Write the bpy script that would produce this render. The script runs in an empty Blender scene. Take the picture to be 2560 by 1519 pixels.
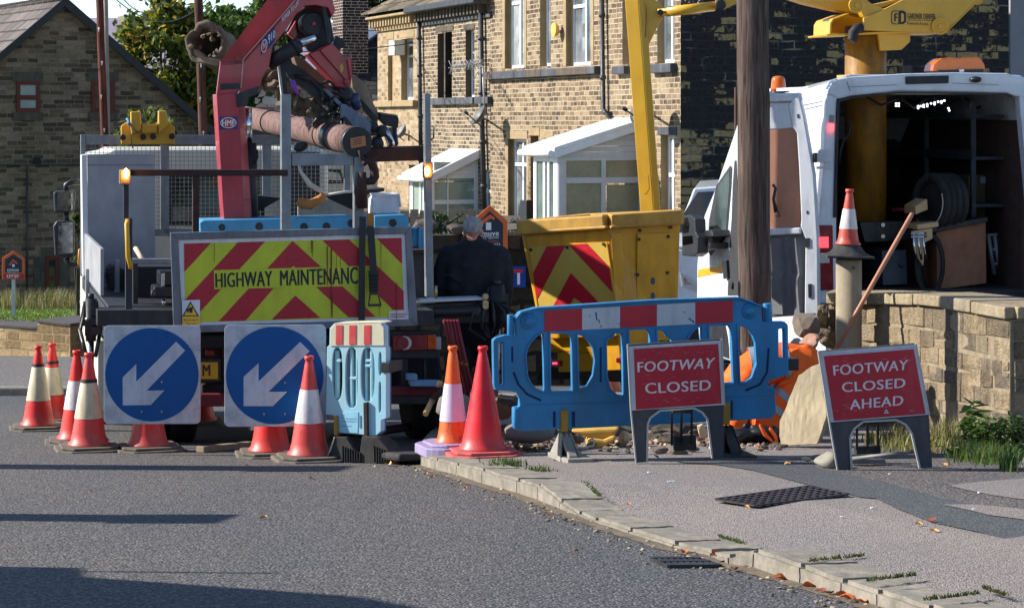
import bpy,bmesh,math,random
import numpy as np
from mathutils import Vector,Matrix,noise
R=math.radians
random.seed(7)
sc=bpy.context.scene
COL=sc.collection

# --- camera, sky, sun, exposure
F,UC,VH=5600.0,1280.0,300.0
cd=bpy.data.cameras.new('camera')
cd.sensor_width=36.0
cd.lens=F/2560*36.0
cd.shift_y=-(759.5-VH)/2560
cd.clip_start,cd.clip_end=0.1,9000
cam=bpy.data.objects.new('camera',cd)
COL.objects.link(cam)
cam.rotation_euler=(R(90),0,0)
sc.camera=cam
SUN_EL,SUN_AZ=31.0,5.5
sdir=Vector((-math.cos(R(SUN_AZ))*math.cos(R(SUN_EL)),math.sin(R(SUN_AZ))*math.cos(R(SUN_EL)),math.sin(R(SUN_EL))))
w=bpy.data.worlds.new('World');sc.world=w;w.use_nodes=True
nt=w.node_tree
sky=nt.nodes.new('ShaderNodeTexSky');sky.sky_type='NISHITA';sky.sun_disc=False
sky.sun_elevation=R(SUN_EL)
sky.sun_rotation=math.atan2(sdir.x,sdir.y)
sky.altitude=1500;sky.air_density=0.9;sky.dust_density=0.1;sky.ozone_density=1.5
bg=nt.nodes['Background'];bg.inputs['Strength'].default_value=0.108
nt.links.new(sky.outputs[0],bg.inputs[0])
sl=bpy.data.lights.new('sun','SUN');sl.energy=4.5;sl.angle=R(0.53);sl.color=(1.0,0.95,0.88)
so=bpy.data.objects.new('sun',sl);COL.objects.link(so)
so.rotation_euler=sdir.to_track_quat('Z','Y').to_euler()
sc.view_settings.view_transform='Standard';sc.view_settings.look='None'
sc.view_settings.exposure=0.95;sc.view_settings.gamma=1.0
sc.cycles.max_bounces=6;sc.cycles.transparent_max_bounces=12

# --- geometry helpers
G0,GS=1.12,0.082
def gz(Y):return -G0-GS*Y
def P(u,v,Y):return Vector(((u-UC)/F*Y,Y,(VH-v)/F*Y))
def Yg(v,h=0.0):return F*(G0-h)/(v-VH-F*GS)
def GP(u,v,h=0.0):
 if h==.1 and KB:
  for _ in range(4):Y=Yg(v,h);h=foot_h((u-UC)/F*Y,Y)
 Y=Yg(v,h)
 return Vector(((u-UC)/F*Y,Y,gz(Y)+h))
KB,KH=[],[]
def foot_h(x,y):
 for i in range(len(KB)-1):
  a,b=KB[i],KB[i+1]
  if b.y<=y<=a.y:
   k=(a.y-y)/(a.y-b.y);o_=(x-(a.x+(b.x-a.x)*k))*abs((b-a).normalized().y);h=KH[i]+(KH[i+1]-KH[i])*k
   return h-.006+(.1-h+.006)*min(1,max(0,(o_-.25)/.85))
 return.1
class Fr:
 """a vertical plane standing in the street: ex along it, ey into the scene, ez up"""
 def __init__(s,o,ang):
  s.o=Vector(o);a=R(ang)
  s.ex=Vector((math.cos(a),math.sin(a),0));s.ey=Vector((-math.sin(a),math.cos(a),0));s.ez=Vector((0,0,1))
 def px(s,u,v,d=0.0):
  r=Vector(((u-UC)/F,1,(VH-v)/F))
  return r*((s.o.dot(s.ey)+d)/r.dot(s.ey))
 def loc(s,p):
  q=p-s.o
  return Vector((q.dot(s.ex),q.dot(s.ey),q.z))
 def w(s,x,d,z):return s.o+s.ex*x+s.ey*d+Vector((0,0,z))
 def xz(s,u,v,d=0.0):
  q=s.loc(s.px(u,v,d));return q.x,q.z
class MB:
 def __init__(s,*mats):
  s.bm=bmesh.new();s.mats=list(mats)
 def face(s,pts,m=0):
  f=s.bm.faces.new([s.bm.verts.new(p)for p in pts]);f.material_index=m;return f
 def prism(s,pts,off,m=0,ms=None):
  off=Vector(off);n=len(pts)
  a=[s.bm.verts.new(p)for p in pts];b=[s.bm.verts.new(Vector(p)+off)for p in pts]
  fs=[s.bm.faces.new(a),s.bm.faces.new(b[::-1])]
  for i in range(n):
   fs.append(s.bm.faces.new([a[i],b[i],b[(i+1)%n],a[(i+1)%n]]))
  for i,f in enumerate(fs):f.material_index=m if (i==0 or ms is None)else ms
  return fs
 def plate(s,fr,pxs,d,th,m=0,ms=None):
  return s.prism([fr.px(u,v,d)for u,v in pxs],fr.ey*th,m,ms)
 def pbox(s,fr,u0,v0,u1,v1,d,th,m=0):
  return s.plate(fr,[(u0,v0),(u1,v0),(u1,v1),(u0,v1)],d,th,m)
 def lbox(s,fr,x0,x1,d0,d1,z0,z1,m=0):
  return s.prism([fr.w(x0,d0,z0),fr.w(x1,d0,z0),fr.w(x1,d0,z1),fr.w(x0,d0,z1)],fr.ey*(d1-d0),m)
 def box(s,c,sx,sy,sz,m=0,rot=None):
  M=Matrix.Translation(Vector(c))@((rot or Matrix.Identity(3)).to_4x4())@Matrix.Diagonal((sx,sy,sz,1))
  r=bmesh.ops.create_cube(s.bm,size=1,matrix=M)
  for f in {f for v in r['verts']for f in v.link_faces}:f.material_index=m
 def beam(s,a,b,wd,h,m=0,up=(0,0,1)):
  a,b=Vector(a),Vector(b);d=(b-a);L=d.length;d.normalize()
  x=d.cross(Vector(up))
  if x.length<1e-4:x=Vector((1,0,0))
  x.normalize();z=x.cross(d)
  rot=Matrix((x,d,z)).transposed()
  s.box((a+b)/2,wd,L,h,m,rot)
 def tube(s,pts,r,m=0,seg=10,cap=True):
  pts=[Vector(p)for p in pts];n=len(pts)
  rs=r if isinstance(r,(list,tuple))else [r]*n
  rings=[];x=None
  for i,p in enumerate(pts):
   t=(pts[min(i+1,n-1)]-pts[max(i-1,0)])
   t.normalize()
   if x is None:
    x=t.cross(Vector((0.3,0.2,1)));
    if x.length<1e-3:x=t.cross(Vector((1,0,0)))
   x=x-t*x.dot(t);x.normalize();y=t.cross(x)
   rings.append([s.bm.verts.new(p+(x*math.cos(2*math.pi*k/seg)+y*math.sin(2*math.pi*k/seg))*rs[i])for k in range(seg)])
  for i in range(n-1):
   for k in range(seg):
    f=s.bm.faces.new([rings[i][k],rings[i][(k+1)%seg],rings[i+1][(k+1)%seg],rings[i+1][k]])
    f.material_index=m;f.smooth=True
  if cap:
   for rg in (rings[0][::-1],rings[-1]):
    f=s.bm.faces.new(rg);f.material_index=m
 def lathe(s,prof,c=(0,0,0),axis=(0,0,1),m=0,seg=28,mf=None,cap=True):
  """prof: (r, h) from bottom up; mf(i) gives the material of band i"""
  c=Vector(c);q=Vector((0,0,1)).rotation_difference(Vector(axis).normalized())
  rings=[[s.bm.verts.new(c+q@Vector((r*math.cos(2*math.pi*k/seg),r*math.sin(2*math.pi*k/seg),h)))for k in range(seg)]for r,h in prof]
  for i in range(len(prof)-1):
   for k in range(seg):
    f=s.bm.faces.new([rings[i][k],rings[i][(k+1)%seg],rings[i+1][(k+1)%seg],rings[i+1][k]])
    f.material_index=mf(i)if mf else m;f.smooth=True
  if cap:
   for rg,i in ((rings[0][::-1],0),(rings[-1],len(prof)-2)):
    f=s.bm.faces.new(rg);f.material_index=mf(i)if mf else m
 def rock(s,c,sx,sy,sz,m=0,seed=0,sub=3,amp=.25,flat=True,rotz=0.0,cuts=9):
  """a chipped stone: a ball cut by random planes, then roughened"""
  rnd=random.Random(seed)
  r=bmesh.ops.create_icosphere(s.bm,subdivisions=sub,radius=1)
  pl=[]
  for k in range(cuts):
   n=Vector((rnd.gauss(0,1),rnd.gauss(0,1),rnd.gauss(0,1))).normalized();pl.append((n,rnd.uniform(.48,.8)))
  M=Matrix.Rotation(rotz,3,'Z')
  for v in r['verts']:
   p=v.co.copy()
   for n,d in pl:
    e=p.dot(n)-d
    if e>0:p-=n*e
   p*=1+amp*.25*noise.noise(p*2.3+Vector((seed,0,0)))
   p+=Vector((noise.noise(p*7),noise.noise(p*7+Vector((9,9,9))),0))*amp*.1
   v.co=M@Vector((p.x*sx,p.y*sy,p.z*sz))+Vector(c)
  for f in {f for v in r['verts']for f in v.link_faces}:
   f.material_index=m;f.smooth=not flat
 def text(s,fr,txt,tl,tr,br,bl,d,m=0,th=.003,bold=0.0):
  """lettering filling the four photo corners tl, tr, br, bl on the plane at depth d"""
  cu=bpy.data.curves.new('lettering','FONT');cu.body=txt;cu.size=1;cu.resolution_u=4;cu.space_character=1.06
  ob=bpy.data.objects.new('lettering',cu);COL.objects.link(ob)
  dg=bpy.context.evaluated_depsgraph_get();me=bpy.data.meshes.new_from_object(ob.evaluated_get(dg))
  bpy.data.objects.remove(ob);bpy.data.curves.remove(cu)
  co=[v.co.copy()for v in me.vertices]
  x0,x1=min(c.x for c in co),max(c.x for c in co);y0,y1=min(c.y for c in co),max(c.y for c in co)
  for dup in ((-1,1)if bold else (0,)):
   vs=[]
   for c in co:
    a=(c.x+dup*bold-x0)/(x1-x0);b=(c.y-y0)/(y1-y0)
    u=(bl[0]*(1-a)+br[0]*a)*(1-b)+(tl[0]*(1-a)+tr[0]*a)*b
    v=(bl[1]*(1-a)+br[1]*a)*(1-b)+(tl[1]*(1-a)+tr[1]*a)*b
    vs.append(s.bm.verts.new(fr.px(u,v,d-dup*.0003)))
   for p in me.polygons:
    try:
     f=s.bm.faces.new([vs[i]for i in p.vertices]);f.material_index=m
    except ValueError:pass
  bpy.data.meshes.remove(me)
 def build(s,name,parent=None,uv=None,smooth=None,bevel=0.0,seg=2,local=False,wn=False):
  bm=s.bm
  if not local:
   off=Vector((0,0,0));q=parent
   while q is not None:off+=q.location;q=q.parent
   if off.length:bmesh.ops.translate(bm,verts=bm.verts,vec=-off)
  else:off=Vector((0,0,0))
  bmesh.ops.recalc_face_normals(bm,faces=bm.faces)if not getattr(s,'keep',False)else None
  if uv is not None:
   L=bm.loops.layers.uv.new('UVMap')
   for f in bm.faces:
    n=f.normal;a,b,c=abs(n.dot(uv.ex)),abs(n.dot(uv.ey)),abs(n.z)
    for l in f.loops:
     q=uv.loc(l.vert.co+off)
     if c>.94:l[L].uv=(q.x,q.y)
     elif c>.2 and b>a:l[L].uv=(q.x,math.hypot(q.y,q.z))
     elif b>=a:l[L].uv=(q.x,q.z)
     else:l[L].uv=(q.y,q.z)
  me=bpy.data.meshes.new(name)
  if smooth is not None:
   for f in bm.faces:f.smooth=smooth
  bm.to_mesh(me);bm.free()
  for m in s.mats:me.materials.append(m)
  o=bpy.data.objects.new(name,me);COL.objects.link(o)
  if parent is not None:o.parent=parent
  if bevel>0:
   b=o.modifiers.new('edge','BEVEL');b.width=bevel;b.segments=seg;b.limit_method='ANGLE';b.angle_limit=R(35)
  return o
def islands(o):
 """part an object's loose pieces into objects of their own under the same parent"""
 bm=bmesh.new();bm.from_mesh(o.data);left=set(bm.verts);groups=[]
 while left:
  st=[left.pop()];g=set(st)
  while st:
   for e in st.pop().link_edges:
    for q in e.verts:
     if q in left:left.discard(q);g.add(q);st.append(q)
  groups.append({v.index for v in g})
 bm.free()
 for g in groups[1:]:
  c=o.copy();c.data=o.data.copy();COL.objects.link(c);b=bmesh.new();b.from_mesh(c.data);bmesh.ops.delete(b,geom=[v for v in b.verts if v.index not in g],context='VERTS');b.to_mesh(c.data);b.free()
 if len(groups)>1:
  b=bmesh.new();b.from_mesh(o.data);bmesh.ops.delete(b,geom=[v for v in b.verts if v.index not in groups[0]],context='VERTS');b.to_mesh(o.data);b.free()
def thing(name,label,cat,loc,group=None):
 o=bpy.data.objects.new(name,None);COL.objects.link(o);o.location=Vector(loc);o.empty_display_size=.1
 o['label']=label;o['category']=cat
 if group:o['group']=group
 bpy.context.view_layer.update()
 return o
def tag(o,label,cat,group=None):
 o['label']=label;o['category']=cat
 if group:o['group']=group
 return o
def setting(o,kind='structure'):
 o['kind']=kind;return o
def copy_tree(o,parent=None):
 c=o.copy();COL.objects.link(c)
 if parent is not None:c.parent=parent
 for ch in list(o.children):copy_tree(ch,c)
 return c

# --- materials
def S(r,g,b):
 f=lambda c:((c/255)/12.92 if c/255<=.04045 else ((c/255+.055)/1.055)**2.4)
 return (f(r),f(g),f(b))
class NT:
 def __init__(s,name):
  s.m=bpy.data.materials.new(name);s.m.use_nodes=True;s.t=s.m.node_tree
  s.b=s.t.nodes['Principled BSDF'];s.tc=s.n('ShaderNodeTexCoord')
 def n(s,typ,**kw):
  x=s.t.nodes.new(typ)
  for k,v in kw.items():setattr(x,k,v)
  return x
 def l(s,a,b):s.t.links.new(a,b)
 def put(s,sock,v):
  if isinstance(v,bpy.types.NodeSocket):s.l(v,sock)
  elif isinstance(v,(tuple,list))and len(v)==3 and sock.type=='RGBA':sock.default_value=(*v,1)
  else:sock.default_value=v
 def mapv(s,scale=(1,1,1),src='Object',loc=(0,0,0),rot=(0,0,0)):
  m=s.n('ShaderNodeMapping');s.l(s.tc.outputs[src],m.inputs[0])
  m.inputs['Scale'].default_value=scale;m.inputs['Location'].default_value=loc;m.inputs['Rotation'].default_value=rot
  return m.outputs[0]
 def noise(s,vec,scale,detail=5,rough=.6,dist=0.0):
  x=s.n('ShaderNodeTexNoise');s.l(vec,x.inputs['Vector']);x.inputs['Scale'].default_value=scale
  x.inputs['Detail'].default_value=detail;x.inputs['Roughness'].default_value=rough;x.inputs['Distortion'].default_value=dist
  return x.outputs['Fac']
 def vor(s,vec,scale,feat='F1',out='Distance',rnd=1.0):
  x=s.n('ShaderNodeTexVoronoi',feature=feat);s.l(vec,x.inputs['Vector']);x.inputs['Scale'].default_value=scale
  x.inputs['Randomness'].default_value=rnd
  return x.outputs[out]
 def ramp(s,fac,stops,interp='LINEAR'):
  x=s.n('ShaderNodeValToRGB');s.put(x.inputs[0],fac);cr=x.color_ramp;cr.interpolation=interp
  while len(cr.elements)<len(stops):cr.elements.new(.5)
  for e,(p,c)in zip(cr.elements,stops):
   e.position=p;e.color=(*c,1)if isinstance(c,(tuple,list))else (c,c,c,1)
  return x.outputs[0]
 def mix(s,fac,a,b,mode='MIX'):
  x=s.n('ShaderNodeMix',data_type='RGBA',blend_type=mode)
  s.put(x.inputs[0],fac);s.put(x.inputs[6],a);s.put(x.inputs[7],b)
  return x.outputs[2]
 def math(s,op,a,b=0.0,clamp=False):
  x=s.n('ShaderNodeMath',operation=op,use_clamp=clamp);s.put(x.inputs[0],a);s.put(x.inputs[1],b);return x.outputs[0]
 def sep(s,vec):
  x=s.n('ShaderNodeSeparateXYZ');s.l(vec,x.inputs[0]);return x.outputs
 def bump(s,h,strength=.3,dist=.01,prev=None):
  x=s.n('ShaderNodeBump');s.put(x.inputs['Height'],h);x.inputs['Strength'].default_value=strength;x.inputs['Distance'].default_value=dist
  if prev is not None:s.l(prev,x.inputs['Normal'])
  return x.outputs[0]
 def out(s,col=None,rough=None,normal=None,metal=None,**kw):
  if col is not None:s.put(s.b.inputs['Base Color'],col)
  if rough is not None:s.put(s.b.inputs['Roughness'],rough)
  if normal is not None:s.l(normal,s.b.inputs['Normal'])
  if metal is not None:s.put(s.b.inputs['Metallic'],metal)
  for k,v in kw.items():s.put(s.b.inputs[k.replace('_',' ')],v)
  return s.m
def M(name,col,rough=.55,metal=0.0,var=.22,scale=5.0,bump=.15,bs=60.0,dirt=.0,dcol=(.05,.043,.035),dth=.56,streak=.3,spec=.4,coat=0.0):
 """a worn plain surface: mottled colour, grime in blotches and streaks, a fine bump"""
 t=NT(name);v=t.mapv()
 a=t.noise(v,scale,6,.65)
 k=t.ramp(a,[(.28,1-var),(.72,1+var*.55)])
 c=t.mix(1.0,col,k,'MULTIPLY')
 if dirt>0:
  g=t.noise(t.mapv((1,1,streak),loc=(3.1,1.7,.4)),scale*1.7,8,.7)
  mk=t.ramp(g,[(dth-.1,0.0),(dth+.14,dirt)])
  c=t.mix(mk,c,dcol)
 r=t.ramp(t.noise(v,scale*2.3,4),[(.3,max(rough-.12,.02)),(.7,min(rough+.14,1.0))])
 nb=t.bump(t.noise(v,bs,3),bump,.004)if bump>0 else None
 return t.out(c,r,nb,metal,Specular_IOR_Level=spec,Coat_Weight=coat)
def masonry(name,bw,rh,cols,mortar,ms=.012,dist=.02,black=None,bthr=(.45,.55),bscale=.9,bump=.6,stain=.3,off=.5,lowmask=None):
 """coursed stone from UV metres; `black` lays flaking sooty paint over it"""
 t=NT(name);uv=t.tc.outputs['UV']
 nz=t.n('ShaderNodeTexNoise');t.l(uv,nz.inputs['Vector']);nz.inputs['Scale'].default_value=3.0;nz.inputs['Detail'].default_value=3
 sub=t.n('ShaderNodeVectorMath',operation='MULTIPLY_ADD');t.l(nz.outputs['Color'],sub.inputs[0]);sub.inputs[1].default_value=(dist*2,dist*2,0);t.l(uv,sub.inputs[2])
 br=t.n('ShaderNodeTexBrick');t.l(sub.outputs[0],br.inputs['Vector'])
 br.inputs['Scale'].default_value=1;br.inputs['Brick Width'].default_value=bw;br.inputs['Row Height'].default_value=rh
 br.inputs['Mortar Size'].default_value=ms;br.inputs['Mortar Smooth'].default_value=.35;br.inputs['Bias'].default_value=0
 br.offset=off;br.squash=.72;br.squash_frequency=3
 br.inputs['Color1'].default_value=(0,0,0,1);br.inputs['Color2'].default_value=(1,1,1,1);br.inputs['Mortar'].default_value=(.5,.5,.5,1)
 rnd=br.outputs['Color'];mf=br.outputs['Fac']
 fine=t.noise(uv,14,8,.72)
 f2=t.mix(.45,rnd,fine)
 n=len(cols);c=t.ramp(f2,[(.18+.64*i/(n-1),cols[i])for i in range(n)])
 c=t.mix(1.0,c,t.ramp(fine,[(.3,.72),(.7,1.15)]),'MULTIPLY')
 big=t.noise(uv,.55,5,.65)
 if stain:c=t.mix(1.0,c,t.ramp(big,[(.34,1-stain),(.62,1.06)]),'MULTIPLY')
 mcol=t.mix(1.0,mortar,t.ramp(t.noise(uv,9,4),[(.3,.7),(.7,1.1)]),'MULTIPLY')
 if black:
  pm=t.mix(.22,t.noise(uv,bscale,8,.62,.4),rnd)
  pm=t.mix(.22,pm,fine)
  pm=t.math('ADD',pm,lowmask(t,uv))if lowmask else pm
  mk=t.ramp(pm,[(bthr[0],1.0),(bthr[1],0.0)])
  c=t.mix(mk,c,t.mix(1.0,black,t.ramp(fine,[(.3,.5),(.75,1.7)]),'MULTIPLY'))
  mm=t.ramp(t.math('ADD',t.noise(uv,1.1,5),lowmask(t,uv))if lowmask else t.noise(uv,1.1,5),[(.54,.95),(.66,.1)])
  mcol=t.mix(mm,mcol,black)
 c=t.mix(mf,c,mcol)
 h=t.math('SUBTRACT',t.math('MULTIPLY',fine,.6),t.math('MULTIPLY',mf,.9))
 return t.out(c,.88,t.bump(h,bump,.03),0.0,Specular_IOR_Level=.2)
def leafmat(name,cols,trans=.35):
 t=NT(name);oi=t.n('ShaderNodeNewGeometry')
 c=t.ramp(oi.outputs['Random Per Island'],[(i/(len(cols)-1),x)for i,x in enumerate(cols)])
 big=t.noise(t.mapv(),.5,3);c=t.mix(1.0,c,t.ramp(big,[(.35,.7),(.65,1.25)]),'MULTIPLY')
 t.out(c,.5,Specular_IOR_Level=.35)
 tr=t.n('ShaderNodeBsdfTranslucent');t.put(tr.inputs[0],t.mix(1.0,c,(1.3,1.35,.7),'MULTIPLY'))
 mx=t.n('ShaderNodeMixShader');mx.inputs[0].default_value=trans
 o=t.t.nodes['Material Output'];t.l(t.b.outputs[0],mx.inputs[1]);t.l(tr.outputs[0],mx.inputs[2]);t.l(mx.outputs[0],o.inputs[0])
 return t.m
def glow(name,col,strength,base=(.2,.05,.02)):
 t=NT(name);return t.out(base,.25,None,0,Emission_Color=col,Emission_Strength=strength)
def glass(name,tint,rough=.06,mott=.3,scale=1.5):
 """window glass over a dim room: dark mottled body under a clear glossy skin"""
 t=NT(name);c=t.mix(1.0,tint,t.ramp(t.noise(t.mapv(),scale,3),[(.35,1-mott),(.65,1+mott)]),'MULTIPLY')
 nb=t.bump(t.noise(t.mapv(),1.2,2),.02,.01)
 return t.out(c,rough,nb,0,Specular_IOR_Level=.6,Coat_Weight=.4,Coat_Roughness=.03)
white_paint=M('white_paint',(.78,.79,.80),.32,var=.06,dirt=.25,dcol=(.42,.40,.36),dth=.6,bump=.03,coat=.4)
upvc=M('upvc',(.80,.80,.78),.35,var=.05,dirt=.2,dcol=(.5,.48,.42),bump=.02)
grey_steel=M('galvanised_steel',(.23,.25,.265),.42,.35,var=.25,scale=9,dirt=.4,dcol=(.09,.085,.08))
dark_steel=M('dark_steel',(.028,.029,.032),.5,.2,var=.3,dirt=.45,dcol=(.085,.075,.062))
black_rubber=M('black_rubber',(.016,.016,.017),.75,var=.3,dirt=.5,dcol=(.06,.055,.05))
black_plastic=M('black_plastic',(.018,.019,.021),.42,var=.2,dirt=.25,dcol=(.06,.06,.06))
crane_red=M('crane_red',(.43,.036,.055),.36,var=.2,scale=3,dirt=.5,dcol=(.16,.035,.03),coat=.3)
boom_yellow=M('boom_yellow',(.66,.36,.022),.40,var=.12,scale=3,dirt=.22,dcol=(.36,.21,.04),coat=.2)
chrome=M('chrome',(.6,.62,.64),.16,1.0,var=.1,bump=0)
alum=M('aluminium_sheet',(.40,.40,.41),.48,.3,var=.16,scale=3,dirt=.35,dcol=(.22,.19,.185),bump=.05)
mud=M('mud',(.16,.125,.085),.95,var=.6,scale=9,bump=1.0,bs=26)
pole_wood=None

# --- ground, road, footway
def asphalt(name,base,speck,sc_,contrast,bumpd,warm=(1.08,1.0,.93),rough=.85):
 t=NT(name);v=t.mapv()
 cell=t.vor(v,sc_,out='Color');cs=t.sep(cell)[0]
 dst=t.vor(v,sc_)
 n2=t.noise(v,sc_*.55,5,.75)
 k=t.mix(.45,cs,n2)
 c=t.ramp(k,[(.22,tuple(x*(1-contrast)for x in base)),(.5,base),(.66,speck),(.85,tuple(min(1,x*1.5)for x in speck))])
 big=t.noise(t.mapv((1,.35,1)),.7,5,.6)
 c=t.mix(1.0,c,t.ramp(big,[(.3,(.80,.82,.86)),(.7,warm)]),'MULTIPLY')
 gap=t.ramp(dst,[(.0,1.0),(.32,.95),(.62,.42)])
 c=t.mix(1.0,c,gap,'MULTIPLY')
 h=t.math('ADD',t.math('MULTIPLY',dst,-1.0),t.math('MULTIPLY',n2,.7))
 return t.out(c,rough,t.bump(h,.9,bumpd),0,Specular_IOR_Level=.35)
road_m=asphalt('road_chippings',(.142,.137,.134),(.225,.217,.21),80,.36,.008)
foot_m=asphalt('footway_asphalt',(.37,.325,.295),(.44,.395,.36),140,.16,.005)
patch_m=asphalt('patch_asphalt',(.12,.122,.12),(.165,.168,.165),110,.3,.003,(1,1,1))
old_m=asphalt('old_asphalt',(.17,.15,.138),(.27,.245,.225),80,.45,.006)
earth_m=M('bare_earth',(.10,.085,.06),.95,var=.6,scale=3,bump=1,bs=20)
def grid_sheet(name,xs,ys,zf,mat,kind='structure'):
 me=bpy.data.meshes.new(name);nx=len(xs)
 V=[(x,y,zf(x,y))for y in ys for x in xs]
 Fc=[(j*nx+i,j*nx+i+1,(j+1)*nx+i+1,(j+1)*nx+i)for j in range(len(ys)-1)for i in range(nx-1)]
 me.from_pydata(V,[],Fc);me.materials.append(mat)
 o=bpy.data.objects.new(name,me);COL.objects.link(o);return setting(o,kind)
def ground_z(x,y):
 if y<=78:return gz(y)-.02
 return gz(78)-.02-min(y-78,60)*.02
field_m=M('rough_grass_field',(.07,.085,.03),.95,var=.5,scale=.05,bump=.3,bs=2)
grid_sheet('ground',[-2500,-300,-60,-20,20,60,300,2500],[-30,0,20,40,60,78,140,400,1200,5000],ground_z,field_m)
grid_sheet('road',[-45,-20,-8,-4,0,3,6,14],[-12,2,6,9,12,15,20,30,45,62],lambda x,y:gz(y),road_m)
moor_m=M('hazy_heather_moor',(.25,.21,.27),.95,var=.25,scale=.004,bump=0)  # heather colour with the purple-grey of distant haze mixed in
def moor_z(x,y):
 k=max(0,(y-1500)/2000);k=k*k*(3-2*k)if k<1 else 1
 return -10+k*(158+12*math.sin((x+1050)*.004)+4*math.sin(x*.013))
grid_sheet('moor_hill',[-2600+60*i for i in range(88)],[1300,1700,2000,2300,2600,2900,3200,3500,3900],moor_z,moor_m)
kerb_px=[(1053,1165,1135),(1089,1176,1144),(1140,1189,1157),(1204,1210,1173),(1292,1234,1198),(1345,1252,1208),(1397,1274,1250),
 (1444,1291,1277),(1485,1307,1293),(1572,1336,1321),(1684,1371,1353),(1779,1393,1376),(1822,1413,1386),(1883,1421,1374),(1998,1460,1409),
 (2103,1489,1444),(2193,1517,1474),(2318,1560,1512),(2480,1625,1570)]
KB0=[Vector((-.15,26,0)),Vector((-.5,21,0)),Vector((-.68,18,0)),Vector((-.69,16.4,0))]
KB+=KB0;KH+=[.09,.09,.09,.09]
for u,v,tv in kerb_px:
 g=GP(u,v);KB.append(Vector((g.x,g.y,0)));KH.append((v-tv)/F*g.y)
KB.append(Vector((2.6,5.0,0)));KH.append(.08)
KN=[]
for i in range(len(KB)):
 t_=KB[min(i+1,len(KB)-1)]-KB[max(i-1,0)];n_=Vector((-t_.y,t_.x,0));n_.normalize();KN.append(n_)
FH=.10
def foot_z(x,y):return gz(y)+FH
xs_off=[.25,.6,1.1,2.2,4.5,9,14]
V,Fc=[],[]
for i,(b,h,n_)in enumerate(zip(KB,KH,KN)):
 for k,o_ in enumerate(xs_off):
  p=b+n_*o_;p.x=max(p.x,b.x+.2)
  hh=h-.006+(FH-h+.006)*min(1,max(0,(o_-.25)/.85))
  V.append((p.x,p.y,gz(p.y)+hh))
nx=len(xs_off)
for i in range(len(KB)-1):
 for k in range(nx-1):Fc.append((i*nx+k,i*nx+k+1,(i+1)*nx+k+1,(i+1)*nx+k))
me=bpy.data.meshes.new('footway');me.from_pydata(V,[],Fc);me.materials.append(foot_m)
o=bpy.data.objects.new('footway',me);COL.objects.link(o);setting(o)
stone_kerb=M('kerb_stone',(.27,.238,.185),.85,var=.35,scale=7,bump=.7,bs=55,dirt=.55,dcol=(.10,.092,.07),dth=.52,streak=1)
mb=MB(stone_kerb);rk=random.Random(3)
for i in range(len(KB)-1):
 a,b=KB[i],KB[i+1];L=(b-a).length;n=max(1,round(L/.75))
 for k in range(n):
  t0,t1=k/n,(k+1)/n
  pa,pb=a.lerp(b,t0),a.lerp(b,t1);d=(pb-pa).normalized();g=.006
  pa=pa+d*g;pb=pb-d*g
  na,nb=KN[i].lerp(KN[i+1],t0),KN[i].lerp(KN[i+1],t1)
  ha,hb=KH[i]+(KH[i+1]-KH[i])*t0+rk.uniform(-.006,.006),KH[i]+(KH[i+1]-KH[i])*t1+rk.uniform(-.006,.006)
  wd=.262+rk.uniform(-.012,.012)
  q=[(pa,ha),(pb,hb),(pb+nb*wd,hb),(pa+na*wd,ha)]
  top=[Vector((p.x,p.y,gz(p.y)+h))for p,h in q]
  mb.prism(top,(0,0,-.25))
bmesh.ops.bevel(mb.bm,geom=[e for e in mb.bm.edges if abs((e.verts[0].co-e.verts[1].co).normalized().z)<.6],offset=.016,segments=2,affect='EDGES')
bmesh.ops.subdivide_edges(mb.bm,edges=[e for e in mb.bm.edges if e.calc_length()>.1],cuts=5,use_grid_fill=True)
for v_ in mb.bm.verts:q=v_.co;v_.co=q+Vector((noise.noise(q*5),noise.noise(q*5+Vector((3,0,0))),noise.noise(q*4+Vector((0,9,0)))))*.006+Vector((noise.noise(q*17),noise.noise(q*19),noise.noise(q*23)))*.004
o=mb.build('kerb');setting(o)
mb=MB(M('channel_silt',S(112,98,80),.95,var=.5,scale=9,bump=.8,bs=60,dirt=.5,dcol=S(70,62,54),streak=1));mb.keep=True;pr_=None;rk2=random.Random(8)
for i in range(3,len(KB)-1):
 for k in range(12):
  q=KB[i].lerp(KB[i+1],k/12);wd=.05+.07*abs(noise.noise(q*1.3))+rk2.uniform(0,.025);a,b=q+KN[i]*.03,q-KN[i]*wd
  cur=(Vector((a.x,a.y,gz(a.y)+.010)),Vector((b.x,b.y,gz(b.y)+.003)))
  if pr_:f=mb.face([pr_[0],pr_[1],cur[1],cur[0]])
  pr_=cur
for f in mb.bm.faces:
 f.normal_update()
 if f.normal.z<0:f.normal_flip()
setting(mb.build('channel_silt'),'stuff')
def sheet(name,pxs,mat,h,mats=None):
 mb=MB(mat);mb.keep=True
 pts=[GP(u,v,.1)+Vector((0,0,h))for u,v in pxs]
 mb.face(pts[::-1]);f=mb.bm.faces[:][0];bmesh.ops.recalc_face_normals(mb.bm,faces=[f])
 f.normal_update()
 if f.normal.z<0:f.normal_flip()
 bmesh.ops.triangulate(mb.bm,faces=[f])
 return setting(mb.build(name))
sheet('footway_trench_patch',[(1688,1156),(1790,1142),(1960,1150),(2080,1180),(2210,1205),(2350,1246),(2470,1268),(2700,1290),(2700,1395),(2560,1360),(2440,1330),(2330,1307),
 (2240,1272),(2190,1247),(2150,1244),(2090,1228),(2025,1214),(1960,1197),(1880,1176),(1790,1162)],patch_m,.005)
sheet('footway_old_patch',[(1960,1150),(2020,1140),(2300,1100),(2750,1080),(2750,1290),(2470,1268),(2350,1246),(2210,1205),(2080,1180)],old_m,.004)
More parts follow.
